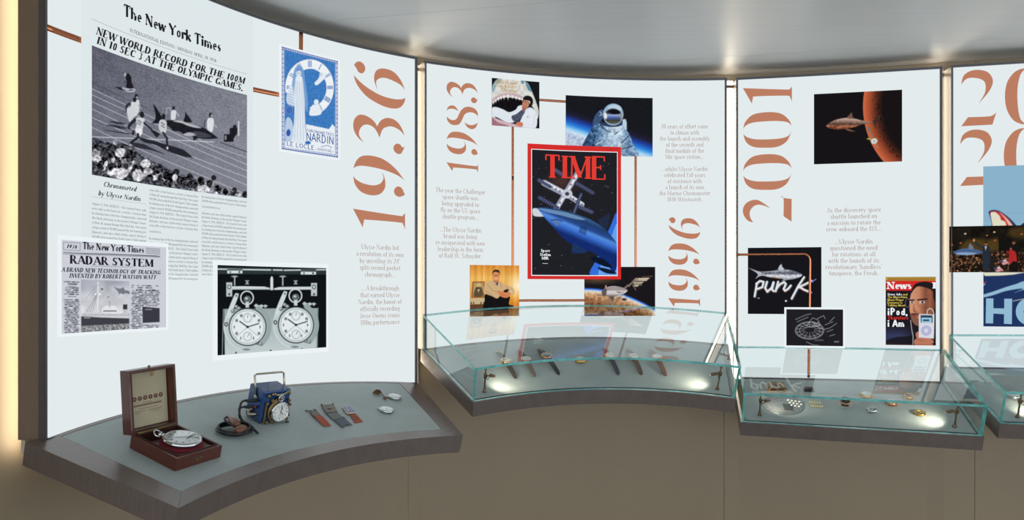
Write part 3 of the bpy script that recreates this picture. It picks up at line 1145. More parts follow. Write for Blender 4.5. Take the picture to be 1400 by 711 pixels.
put_polys(PANELS[1], para_polys(PANELS[1], ['Ulysse Nardin led', 'a revolution of its own', 'by unveiling its 24"', 'split-second pocket', 'chronograph...', '', '... A breakthrough',
          'that earned Ulysse', 'Nardin, the honor of', 'officially recording', 'Jesse Owens iconic', '100m performance'], 519.5, 341.3, 9.3, 6.6, BODY, 1.02), 0.0012, 'caption', M_BROWNTXT, PE[1])
put_polys(PANELS[2], para_polys(PANELS[2], ['The year the Challenger', 'space shuttle was', 'being upgraded to', 'fly on the US space', 'shuttle program...', '', '...The Ulysse Nardin', 'brand was being',
          're-invigorated with new', 'leadership in the form', 'of Rolf W. Schnyder.'], 629.5, 264.3, 8.85, 6.3, BODY, 1.0), 0.0012, 'caption', M_BROWNTXT, PE[2])
put_polys(PANELS[2], para_polys(PANELS[2], ['10 years of effort came', 'to climax with', 'the launch and assembly', 'of the seventh and', 'final module of the', 'Mir space station...', '', '...whilst Ulysse Nardin',
          'celebrated 150 years', 'of existence with', 'a launch of its own', 'the Marine Chronometer', '1846 Wristwatch.'], 936.0, 175.8, 8.3, 5.9, BODY, 1.0), 0.0012, 'caption', M_BROWNTXT, PE[2])
put_polys(PANELS[3], para_polys(PANELS[3], ['As the discovery space', 'shuttle launched on', 'a mission to rotate the', 'crew onboard the ISS...', '', '...Ulysse Nardin', 'questioned the need', 'for rotations at all',
          'with the launch of its', "revolutionary 'handless'", 'timepiece, the Freak.'], 1167.0, 290.0, 8.65, 6.2, BODY, 1.04), 0.0012, 'caption', M_BROWNTXT, PE[3])

# ------------------------------------------------------------------ copper rails on the lightboxes
def rail(k, pts, wpx, label, base=0.0002, depth=0.0035, name='copper_rail'):
    """flat-backed half-round bar along measured spots"""
    p = PANELS[k]
    az = [p.az(x, y) for x, y in pts]
    az = [(float(a), float(z)) for a, z in az]
    path = []
    for i in range(len(az) - 1):
        (a0, z0), (a1, z1) = az[i], az[i + 1]
        n = max(2, int(math.hypot(a1 - a0, z1 - z0) / 0.02))
        path += [(a0 + (a1 - a0) * j / n, z0 + (z1 - z0) * j / n) for j in range(n)]
    path.append(az[-1])
    P = np.array(path)
    d = np.gradient(P, axis=0)
    d /= np.linalg.norm(d, axis=1, keepdims=True)
    N = np.stack([-d[:, 1], d[:, 0]], 1)
    m = 8
    vs, fs = [], []
    for (a, z), nn in zip(P, N):
        for j in range(m + 1):
            t = math.pi * j / m
            w = wpx * 0.5 * math.cos(t)
            vs.append(p.P(a + nn[0] * w, z + nn[1] * w, base + depth * math.sin(t)))
    for i in range(len(P) - 1):
        for j in range(m):
            b = i * (m + 1) + j
            fs.append((b, b + 1, b + m + 2, b + m + 1))
        b = i * (m + 1)
        fs.append((b, b + m + 1, b + 2 * m + 1, b + m))
    fs.append(tuple(range(m, -1, -1)))
    fs.append(tuple((len(P) - 1) * (m + 1) + j for j in range(m + 1)))
    o = mk(name, vs, fs, M_COPPER, None, smooth=True)
    return tag(o, label, 'rail', 'copper rails on the lightboxes')


def same_z(k, x, y, x2):
    """pixel row at column x2 of the height measured at (x, y)"""
    p = PANELS[k]
    _, z = p.az(x, y)
    ys = np.linspace(-200, 700, 4000)
    _, zz = p.az(np.full_like(ys, x2), ys)
    return float(ys[np.argmin(np.abs(zz - z))])


def bend(x0, y0, x1, y1, x2, y2, r, n=6):
    """rounded corner between two legs, in the same measures"""
    c = np.array([x1, y1], float)
    u = np.array([x0, y0]) - c
    v = np.array([x2, y2]) - c
    u, v = u / np.linalg.norm(u), v / np.linalg.norm(v)
    o = c + (u + v) * r
    return [tuple(o - v * r * math.cos(t) - u * r * math.sin(t)) for t in np.linspace(0, math.pi / 2, n + 1)]


def rail_row(k, x0, y0, x1, n=6):
    return [(x, same_z(k, x0, y0, x)) for x in np.linspace(x0, x1, n)]


row = [(61.5 + i * 34.0, 0) for i in range(11)]
_a, _z = PANELS[1].az(np.array([61.5, 364.0]), np.array([36.3, 126.0]))


def row_y(x):
    ys = np.linspace(-50, 300, 2000)
    aa, zz = PANELS[1].az(np.full_like(ys, x), ys)
    return float(ys[np.argmin(np.abs(zz - (_z[0] + (_z[1] - _z[0]) * (aa[0] - _a[0]) / (_a[1] - _a[0]))))])


row = [(x, row_y(x)) for x, _ in row]
rail(1, row + bend(401, row[-1][1], 411, row_y(411), 411, row_y(411) - 30, 7) + [(411, 100), (411.5, 44)], 0.0150, 'copper rail running behind the large newspaper page and up to the lightbox top')
t = rail_row(2, 701, 134, 869, 8)
b = rail_row(2, 701, 411, 869, 8)
rail(2, [(701, 240)] + [(701, 411 - 12)] + bend(701, 390, 701, 411, 720, 411, 7) + b[1:-1] + bend(850, b[-1][1], 869, b[-1][1], 869, 380, 7)
     + [(869, 300), (869, t[-1][1] + 12)] + bend(869, 170, 869, t[-1][1], 850, t[-1][1], 7) + t[-2:0:-1] + bend(720, t[0][1], 701, t[0][1], 701, 160, 7) + [(701, 246)],
     0.0098, 'copper rail loop linking the pictures around the red-bordered magazine cover')
rail(3, [(1006.5, 348.3), (1050, 348.0), (1095, 347.6)] + bend(1090, 347.6, 1107, 347.4, 1107, 370, 9) + [(1106.5, 400), (1105, 516)], 0.0100,
     'copper rail bent at a rounded corner over the dark picture with white script', base=0.0075, depth=0.006)

# =================================================================== printed pictures
RNG = np.random.default_rng(7)


def vnoise(shape, cell, rng=RNG):
    """smooth value noise in 0..1"""
    h, w = shape
    gh, gw = int(h / cell) + 3, int(w / cell) + 3
    g = rng.random((gh, gw))
    y = np.arange(h) / cell
    x = np.arange(w) / cell
    yi, xi = y.astype(int), x.astype(int)
    fy, fx = (y - yi)[:, None], (x - xi)[None, :]
    fy, fx = fy * fy * (3 - 2 * fy), fx * fx * (3 - 2 * fx)
    a = g[np.ix_(yi, xi)] * (1 - fx) + g[np.ix_(yi, xi + 1)] * fx
    b = g[np.ix_(yi + 1, xi)] * (1 - fx) + g[np.ix_(yi + 1, xi + 1)] * fx
    return a * (1 - fy) + b * fy


class Pic:
    """a printed picture on a lightbox: a fine mesh whose ink colour is drawn with shapes"""

    def __init__(self, k, TL, TR, BR, BL, dens=1.25, bg=(255, 255, 255)):
        self.k, self.p = k, PANELS[k]
        p = self.p
        c = [p.az(*q) for q in (TL, TR, BR, BL)]
        self.a0 = float(c[0][0] + c[3][0]) / 2
        self.a1 = float(c[1][0] + c[2][0]) / 2
        self.z1 = float(c[0][1] + c[1][1]) / 2
        self.z0 = float(c[2][1] + c[3][1]) / 2
        self.nx = max(4, int(dens * abs(TR[0] - TL[0])))
        self.ny = max(4, int(dens * (abs(BL[1] - TL[1]) + abs(BR[1] - TR[1])) / 2))
        a = np.linspace(self.a0, self.a1, self.nx + 1)
        z = np.linspace(self.z1, self.z0, self.ny + 1)
        self.Ag, self.Zg = np.meshgrid(a, z)
        W = p.arr(self.Ag, self.Zg, 0.0)
        self.px = CX + F * W[..., 0] / W[..., 1]
        self.py = YH - F * (W[..., 2] - H) / W[..., 1]
        self.img = np.empty(self.px.shape + (3,))
        self.img[:] = bg
        self.frame(0, 0, 1)

    def frame(self, x0, y0, sc):
        self.X = (self.px - x0) * sc
        self.Y = (self.py - y0) * sc
        self.sc = sc
        return self

    # -- masks in the current measures
    def m_poly(self, pts, soft=1.0, smooth=True):
        pts = np.array(spline(pts, True, 4) if smooth else [(q[0], q[1]) for q in pts], float)
        s = self.sc * soft * 0.6
        x0, y0 = pts.min(0) - 2 * s
        x1, y1 = pts.max(0) + 2 * s
        box = (self.X > x0) & (self.X < x1) & (self.Y > y0) & (self.Y < y1)
        out = np.zeros(self.X.shape)
        if not box.any():
            return out
        X, Y = self.X[box], self.Y[box]
        ins = np.zeros(X.shape, bool)
        dm = np.full(X.shape, 1e18)
        for (ax, ay), (bx, by) in zip(pts, np.roll(pts, -1, 0)):
            ex, ey = bx - ax, by - ay
            wx, wy = X - ax, Y - ay
            t = np.clip((wx * ex + wy * ey) / max(ex * ex + ey * ey, 1e-12), 0, 1)
            dm = np.minimum(dm, (wx - ex * t) ** 2 + (wy - ey * t) ** 2)
            if abs(ey) > 1e-12:
                ins ^= ((ay > Y) != (by > Y)) & (X < ex * (Y - ay) / ey + ax)
        d = np.where(ins, -1, 1) * np.sqrt(dm)
        out[box] = np.clip(0.5 - d / (2 * s), 0, 1)
        return out

    def m_line(self, pts, w, soft=1.0):
        s = self.sc * soft * 0.6
        pts = np.array(pts, float)
        dm = np.full(self.X.shape, 1e18)
        for (ax, ay), (bx, by) in zip(pts[:-1], pts[1:]):
            ex, ey = bx - ax, by - ay
            wx, wy = self.X - ax, self.Y - ay
            t = np.clip((wx * ex + wy * ey) / max(ex * ex + ey * ey, 1e-12), 0, 1)
            dm = np.minimum(dm, (wx - ex * t) ** 2 + (wy - ey * t) ** 2)
        return np.clip(0.5 + (w / 2 - np.sqrt(dm)) / (2 * s), 0, 1)

    def m_ell(self, cx, cy, rx, ry=None, rot=0.0, soft=1.0):
        ry = rx if ry is None else ry
        c, s_ = math.cos(math.radians(rot)), math.sin(math.radians(rot))
        x, y = self.X - cx, self.Y - cy
        u, v = (x * c + y * s_) / rx, (-x * s_ + y * c) / ry
        d = (np.sqrt(u * u + v * v) - 1) * min(rx, ry)
        s = self.sc * soft * 0.6
        return np.clip(0.5 - d / (2 * s), 0, 1)

    # -- painting
    def blend(self, m, col, al=1.0):
        m = (m * al)[..., None]
        col = np.asarray(col, float)
        self.img = self.img * (1 - m) + col * m
        return self

    def poly(self, pts, col, al=1.0, smooth=True, soft=1.0):
        return self.blend(self.m_poly(pts, soft, smooth), col, al)

    def line(self, pts, w, col, al=1.0, soft=1.0):
        return self.blend(self.m_line(pts, w, soft), col, al)

    def ell(self, cx, cy, rx, ry=None, col=(0, 0, 0), rot=0.0, al=1.0, soft=1.0):
        return self.blend(self.m_ell(cx, cy, rx, ry, rot, soft), col, al)

    def ring(self, cx, cy, rx, ry, w, col, al=1.0, a0=None, a1=None):
        an = np.linspace(math.radians(a0 if a0 is not None else 0), math.radians(a1 if a1 is not None else 360), 40)
        return self.line([(cx + rx * math.cos(t), cy + ry * math.sin(t)) for t in an], w, col, al)

    def rect(self, x0, y0, x1, y1, col, al=1.0):
        return self.poly([(x0, y0), (x1, y0), (x1, y1), (x0, y1)], col, al, False)

    def noise(self, cell, amt):
        n = vnoise(self.X.shape, cell)
        self.img += ((n - 0.5) * 2 * amt)[..., None]
        return self

    def ramp(self, t, stops):
        """t 0..1 array, stops [(pos, rgb)]"""
        xs = [s[0] for s in stops]
        return np.stack([np.interp(t, xs, [s[1][c] for s in stops]) for c in range(3)], -1)

    def paint(self, m, colours, al=1.0):
        """blend a full colour field through a mask"""
        m = (m * al)[..., None]
        self.img = self.img * (1 - m) + colours * m
        return self

    def build(self, parent, off, name='picture'):
        img = np.clip(self.img, 0, 255) / 255.0
        lin = np.where(img <= 0.04045, img / 12.92, ((img + 0.055) / 1.055) ** 2.4)
        W = self.p.arr(self.Ag, self.Zg, off).reshape(-1, 3)
        inv = WM[parent].inverted()
        R = np.array(inv.to_3x3())
        W = W @ R.T + np.array(inv.to_translation())
        ny, nx = self.ny, self.nx
        i = np.arange(ny)[:, None] * (nx + 1) + np.arange(nx)[None, :]
        faces = np.stack([i + nx + 1, i + nx + 2, i + 1, i], -1).reshape(-1, 4)
        me = bpy.data.meshes.new(name)
        me.vertices.add(len(W))
        me.vertices.foreach_set('co', W.ravel())
        me.loops.add(faces.size)
        me.loops.foreach_set('vertex_index', faces.ravel())
        me.polygons.add(len(faces))
        me.polygons.foreach_set('loop_start', np.arange(0, faces.size, 4))
        me.update(calc_edges=True)
        at = me.color_attributes.new('ink', 'FLOAT_COLOR', 'POINT')
        rgba = np.concatenate([lin.reshape(-1, 3), np.ones((len(W), 1))], 1)
        at.data.foreach_set('color', rgba.ravel())
        me.materials.append(picture_mat())
        o = bpy.data.objects.new(name, me)
        link(o, parent)
        WM[o] = WM[parent].copy()
        return o


def sheet(k, TL, TR, BR, BL, off, m, parent, name='sheet', grow=0.0, thick=0.0015):
    """thin printed sheet that follows the lightbox"""
    p = PANELS[k]
    c = [p.az(*q) for q in (TL, TR, BR, BL)]
    a0, a1 = float(c[0][0] + c[3][0]) / 2 - grow, float(c[1][0] + c[2][0]) / 2 + grow
    z1, z0 = float(c[0][1] + c[1][1]) / 2 + grow, float(c[2][1] + c[3][1]) / 2 - grow
    n = max(2, int((a1 - a0) / 0.02)) if p.sag > 0.02 else 2
    vs, fs = arc_strip(p, a0, a1, z0, z1, off, off - thick, n)
    return mk(name, vs, fs, m, parent)


def poster(k, TL, TR, BR, BL, label, category, name='poster', group=None):
    p = PANELS[k]
    x = (TL[0] + TR[0] + BR[0] + BL[0]) / 4
    a, z = p.az(x, max(BL[1], BR[1]))
    return empty(name, Matrix.Translation(p.P(float(a), float(z), 0.001)), label, category, group)


def lettering(k, parent, items, off, m, name='lettering'):
    """items: ('line', text, p0, p1, cap_px, style) or ('poly', pts) or ('rule', p0, p1, width_px)"""
    p = PANELS[k]
    polys = []
    for it in items:
        if it[0] == 'line':
            polys += line_polys(p, *it[1:])
        elif it[0] == 'rule':
            (x0, y0), (x1, y1), w = it[1:]
            a0, z0 = p.az(x0, y0)
            a1, z1 = p.az(x1, y1)
            z = float(z0 + z1) / 2
            _, zw = p.az(x0, y0 + w)
            h = abs(float(z0 - zw)) / 2
            n = 12
            for i in range(n):
                q0 = float(a0) + float(a1 - a0) * i / n
                q1 = float(a0) + float(a1 - a0) * (i + 1) / n
                polys.append([(q0, z - h), (q1, z - h), (q1, z + h), (q0, z + h)])
        else:
            a, z = p.az(np.array([q[0] for q in it[1]]), np.array([q[1] for q in it[1]]))
            polys.append([(float(i), float(j)) for i, j in zip(a, z)])
    return put_polys(p, polys, off, name, m, parent)


INK = glow('black_ink', (30, 32, 38), 1.0)
INK_GREY = glow('grey_ink', (138, 142, 148), 1.0)
INK_TINY = glow('newsprint_ink', (105, 110, 116), 1.0)
PAPER_BIG = glow('newspaper_sheet', (222, 231, 233), 1.0)
PAPER_WHITE = glow('white_card', (236, 243, 246), 1.0)
G_PRESS = 'prints on the tall lightbox'


def fr(x0, y0, s):
    return lambda x, y: (x0 + x / s, y0 + y / s)


# ---------------------------------------------------------------- large newspaper page
def newspaper_page():
    k = 1
    e = poster(k, (109.5, 0), (344, 70), (344, 380), (109.5, 380), 'large newspaper page headlined NEW WORLD RECORD above a black and white race photograph', 'newspaper page', 'newspaper_page', G_PRESS)
    p = PANELS[k]
    a0, _ = p.az(109.5, 200)
    a1, _ = p.az(344.5, 200)
    _, zb = p.az(290, 376)
    vs, fs = arc_strip(p, float(a0), float(a1), float(zb), p.z1 - 0.004, 0.0056, 0.0036, 26)
    mk('sheet', vs, fs, PAPER_BIG, e)
    c = Pic(k, (122.5, 65), (336, 128), (336, 269.5), (123, 241), 1.3, (112, 114, 125))
    # turf and cinder track, lighter to the right
    c.frame(0, 0, 1)
    t = np.clip((c.X - 123) / 213, 0, 1)
    c.paint(np.ones(c.X.shape), c.ramp(t * 0.6 + np.clip((c.Y - 70) / 200, 0, 1) * 0.4, [(0, (92, 94, 107)), (0.5, (118, 121, 132)), (1, (138, 141, 151))]))
    c.noise(1.2, 13).noise(3, 7).noise(16, 5)
    st = np.sin((c.Y - 0.36 * c.X) * 1.9 + vnoise(c.X.shape, 9) * 5)
    grass = (c.Y < 0.47 * (c.X - 123) + 117)
    c.img += (st * 5 * grass)[..., None]
    c.poly([(123, 119), (290, 199), (336, 214), (336, 270), (123, 242)], (116, 118, 130), 0.35, False)
    for ln in ([(123, 122), (290, 200), (336, 216)], [(123, 130), (266, 195.5), (336, 225.5)], [(123, 139.3), (246.7, 195.5), (336, 234)], [(123, 149.2), (248, 209.5), (336, 243)],
               [(123, 161), (228, 207), (336, 253.4)], [(123, 174.5), (155, 190), (220, 218), (283, 244), (336, 266.5)]):
        c.line(ln, 0.7, (212, 216, 222), 0.85, 0.7)
    c.line([(123, 187.3), (180, 189.5), (240, 192), (290, 194.5)], 1.2, (205, 210, 216), 0.9)
    for i in range(28):
        s = i / 27
        c.ell(123.5 + 87 * s, 114 + 40 * s, 0.7, 0.6, (45, 46, 55), al=0.8)
    for i in range(24):
        s = i / 23
        c.ell(300 + 36 * s, 195 + 13 * s, 0.8, 0.7, (50, 52, 60), al=0.8)
    # judge with a parasol-shaped coat
    c.frame(120, 60, 7.108)
    c.poly([(240, 418, 1), (300, 425), (335, 440), (300, 448)], (30, 31, 38))
    c.ring(398, 452, 42, 14, 9, (205, 208, 212))
    c.line([(320, 432), (380, 445)], 12, (195, 198, 204))
    c.poly([(352, 300), (380, 292), (404, 325), (410, 380), (428, 425), (395, 438), (355, 422), (362, 372), (352, 340)], (28, 28, 34))
    c.ell(345, 302, 9, 16, (196, 198, 202))
    c.line([(335, 372), (358, 375)], 9, (60, 60, 66))
    # the two far runners
    c.poly([(350, 600), (385, 572), (405, 590), (372, 612), (366, 665), (350, 662)], (50, 50, 58))
    c.poly([(405, 572), (440, 552), (478, 548), (487, 600), (478, 662), (440, 711), (395, 711), (400, 630)], (208, 211, 216))
    c.ell(455, 508, 17, 20, (38, 38, 45))
    c.ell(460, 522, 8, 9, (168, 170, 176))
    c.ell(437, 545, 18, 24, (34, 34, 40))
    c.line([(480, 600), (505, 632)], 12, (150, 152, 160))
    # tail of the shark
    c.poly([(618, 584, 1), (655, 630), (702, 711), (705, 745), (690, 770), (605, 775, 1), (640, 732), (640, 680)], (26, 26, 33))
    c.ell(507, 684, 20, 26, (32, 32, 38))
    c.ell(720, 700, 17, 20, (34, 34, 40))
    # runners further out
    c.frame(220, 90, 7.108)
    c.line([(36, 470), (42, 412), (70, 408), (78, 440)], 9, (165, 168, 176))
    c.poly([(84, 448), (112, 432), (132, 448), (122, 528), (84, 528)], (214, 217, 221))
    c.ell(108, 412, 13, 18, (36, 36, 42))
    c.line([(130, 446), (158, 492)], 8, (196, 198, 204))
    c.line([(408, 605), (412, 540), (440, 520)], 12, (84, 86, 95))
    c.poly([(436, 525), (470, 508), (498, 520), (500, 570), (484, 645), (440, 630)], (218, 220, 225))
    c.line([(498, 565), (528, 600)], 8, (190, 192, 198))
    c.ell(468, 480, 15, 22, (36, 36, 42))
    c.ell(478, 487, 7, 12, (178, 180, 186))
    # the shark
    c.poly([(-20, 528), (35, 533, 1), (120, 530), (215, 548), (330, 586), (405, 606), (480, 655), (545, 706, 1), (440, 714), (350, 706), (305, 728), (292, 690), (215, 668), (160, 640), (110, 636), (70, 600), (20, 560)], (30, 31, 38))
    c.poly([(100, 535), (170, 534), (240, 556), (330, 584), (380, 606), (320, 604), (240, 582), (190, 560), (130, 548)], (196, 200, 206), 0.9)
    c.poly([(222, 452, 1), (252, 490), (286, 546), (240, 552), (204, 538), (218, 500)], (28, 28, 34))
    c.poly([(205, 668), (260, 648), (330, 668), (300, 684), (235, 682)], (188, 192, 198), 0.9)
    c.poly([(300, 640), (400, 650), (480, 690), (400, 700), (330, 690)], (92, 95, 104), 0.6)
    # timing stand
    c.poly([(655, 612), (690, 600), (730, 606), (728, 660), (690, 711), (655, 680)], (28, 28, 34), 1, False)
    c.ell(706, 596, 18, 20, (30, 30, 36))
    c.rect(738, 540, 748, 684, (222, 226, 230))
    c.rect(600, 668, 694, 740, (26, 26, 32))
    c.rect(608, 680, 624, 720, (150, 152, 158))
    # finishing runners and their shadows
    c.frame(120, 150, 7.108)
    for q in ([(190, 112), (280, 120), (352, 140), (300, 142), (230, 130)], [(160, 150), (250, 152), (360, 182), (300, 186), (210, 164)], [(130, 196), (280, 215), (430, 240), (300, 230)],
              [(410, 322), (520, 335), (600, 372), (735, 435), (600, 395), (470, 372), (430, 355)]):
        c.poly(q, (40, 41, 49), 0.92)
    c.poly([(480, 272), (600, 298), (860, 372), (930, 400), (1010, 470, 1), (900, 452), (760, 405), (640, 345), (530, 318)], (38, 39, 47))
    c.poly([(362, -10), (440, -10), (432, 60), (405, 108), (382, 112)], (205, 208, 213))
    c.poly([(440, 85), (470, 95), (400, 160), (395, 190), (368, 184), (380, 140)], (42, 42, 50))
    c.poly([(455, 82), (532, 88), (524, 150), (512, 190), (448, 192), (460, 140)], (206, 209, 214))
    for i in range(9):
        c.ell(470 + 8 * (i % 5), 105 + 11 * (i // 2), 5, 6, (70, 71, 80), al=0.7)
    c.poly([(448, 186), (512, 190), (505, 245), (470, 262), (452, 228)], (226, 228, 232))
    c.line([(530, 128), (562, 160), (602, 190)], 16, (36, 36, 42))
    c.line([(600, 192), (646, 216)], 8, (60, 60, 68))
    c.line([(470, 240), (474, 268), (430, 300), (394, 332)], 24, (36, 36, 42))
    c.line([(428, 215), (420, 240)], 22, (36, 36, 42))
    c.line([(392, 335), (404, 348)], 9, (200, 202, 206))
    c.ell(512, 54, 20, 27, (34, 34, 40))
    c.ell(720, 76, 17, 22, (34, 34, 40))
    c.poly([(690, 100), (745, 110), (750, 160), (742, 222), (692, 218), (672, 160)], (200, 203, 208))
    for i in range(8):
        c.ell(700 + 9 * (i % 4), 130 + 14 * (i // 2), 5, 6, (64, 65, 74), al=0.75)
    c.line([(716, 225), (752, 275), (757, 365)], 19, (34, 34, 40))
    c.ell(758, 374, 9, 14, (228, 230, 233))
    c.poly([(592, 196), (648, 215), (684, 240), (652, 274, 1), (615, 230)], (36, 36, 43))
    # the crowd along the bottom
    c.poly([(15, 290), (150, 320), (330, 330), (440, 400), (560, 480), (700, 540), (860, 640), (860, 760), (15, 700)], (64, 66, 74), 0.9)
    r = random.Random(4)
    heads = []
    for i in range(70):
        s = i / 69
        u = r.random()
        x = 20 + 850 * s
        y = 320 + 0.36 * x + u * max(20, 230 - 0.2 * x)
        heads.append((y, x))
    heads.sort()
    for y, x in heads:
        w = r.choice([215, 190, 150, 70, 45, 225])
        c.ell(x + r.uniform(-8, 8), y + 42, 36, 34, (w, w + 2, w + 6), al=0.95)
        c.ell(x + r.uniform(-6, 6), y + 50, 12, 22, (min(255, w + 22),) * 3, al=0.5)
        g = r.choice([26, 34, 42, 90])
        c.ell(x, y, r.uniform(19, 27), r.uniform(22, 30), (g, g, g + 6))
    for cx, cy, rx, ry, g in ((245, 320, 26, 28, 150), (220, 362, 48, 24, 34), (300, 420, 55, 44, 205), (310, 352, 28, 26, 34), (415, 385, 26, 34, 70), (395, 440, 60, 40, 34), (305, 620, 66, 55, 205),
                              (545, 525, 48, 42, 222), (470, 640, 55, 60, 215), (680, 570, 34, 44, 36), (570, 600, 45, 34, 190), (60, 430, 40, 50, 150), (190, 430, 60, 46, 44), (95, 372, 32, 30, 48)):
        c.ell(cx, cy, rx, ry, (g, g, g + 5), al=0.95)
    c.frame(220, 180, 7.108)
    for cx, cy, rx, ry, g in ((135, 392, 30, 30, 34), (120, 448, 26, 34, 220), (50, 440, 46, 36, 36), (60, 500, 48, 34, 46), (180, 510, 48, 44, 60), (205, 468, 40, 30, 44), (265, 440, 30, 34, 34),
                              (290, 512, 60, 40, 42), (375, 480, 34, 42, 30), (400, 560, 62, 40, 215), (500, 452, 25, 28, 32), (462, 508, 30, 38, 34), (512, 512, 26, 40, 150), (540, 560, 36, 38, 40),
                              (520, 600, 24, 16, 215), (614, 585, 26, 30, 30), (702, 568, 24, 24, 34), (690, 604, 34, 20, 40), (740, 612, 26, 12, 205), (806, 612, 28, 32, 30)):
        c.ell(cx, cy, rx, ry, (g, g, g + 5), al=0.97)
    c.frame(0, 0, 1)
    cm = c.m_poly([(123, 192), (150, 194), (170, 197), (185, 208), (205, 219), (225, 232), (245, 238), (265, 242), (290, 250), (310, 258), (336, 266), (336, 271), (123, 243)], 1.5, False)
    c.img += ((vnoise(c.X.shape, 2.4) - 0.5) * 120 * cm + (vnoise(c.X.shape, 5) - 0.5) * 60 * cm)[..., None]
    c.noise(1.1, 9)
    c.build(e, 0.0061, 'race_photograph')
    lettering(k, e, [('line', 'The New York Times', (166.5, 24.5), (300.5, 69), 14.5, BLACKL)], 0.0060, INK, 'masthead')
    lettering(k, e, [('rule', (122.5, 29.6), (336, 99), 0.5)], 0.0060, INK_GREY, 'rule')
    lettering(k, e, [('line', 'INTERNATIONAL EDITION | MONDAY APRIL 29, 1936', (175, 46.5), (294, 83.5), 4.6, TINY)], 0.0060, INK, 'edition_line')
    lettering(k, e, [('line', 'NEW WORLD RECORD FOR THE 100M', (128.5, 50.8), (332, 112), 9.6, BOLDIT), ('line', 'IN 10 SEC 3 AT THE OLYMPIC GAMES.', (129, 63.2), (330, 122), 9.6, BOLDIT)], 0.0060, INK, 'headline')
    lettering(k, e, [('line', 'Chronometed', (138.5, 255.5), (183.5, 261.5), 6.8, ITAL), ('line', 'by Ulysse Nardin', (131.5, 268.5), (189.5, 274), 6.8, ITAL)], 0.0060, INK, 'photo_credit')
    lettering(k, e, [('rule', (122.5, 270.5), (197, 277.5), 0.35)], 0.0060, INK_GREY, 'rule')
    base = ['August 4, 1936. BERLIN - The United States took', 'every title so that had ever a victory a German than', 'by winning four of the five championships contested', 'this bleak afternoon, in the greatest Olympic Games',
            'of them all, among through their third day. Once again', 'a huge crowd of 90,000 jammed the the morning pre', 'liminaries, and came a third century capacity throng of', '110,000 after packed the Reich Sports Field stadium']
    items = []
    for i, s in enumerate(base):
        items.append(('line', s, (123, 281.5 + 6.25 * i), (197.5, 287.8 + 6.1 * i), 3.2, TINY))
    for i in range(21):
        if i == 10:
            continue
        y0 = 262.3 + 5.95 * i
        items.append(('line', base[(i * 3 + 1) % 8], (202, y0), (268.5 if i != 9 else 218, y0 + 7.2 - 0.27 * i), 3.2, TINY))
    for i in range(20):
        if i == 3:
            continue
        y0 = 271.3 + 5.55 * i
        items.append(('line', base[(i * 5 + 2) % 8], (274, y0), (335.5 if i != 2 else 299, y0 + 5.6 - 0.26 * i), 3.1, TINY))
    lettering(k, e, items, 0.0060, INK_TINY, 'article_text')


newspaper_page()


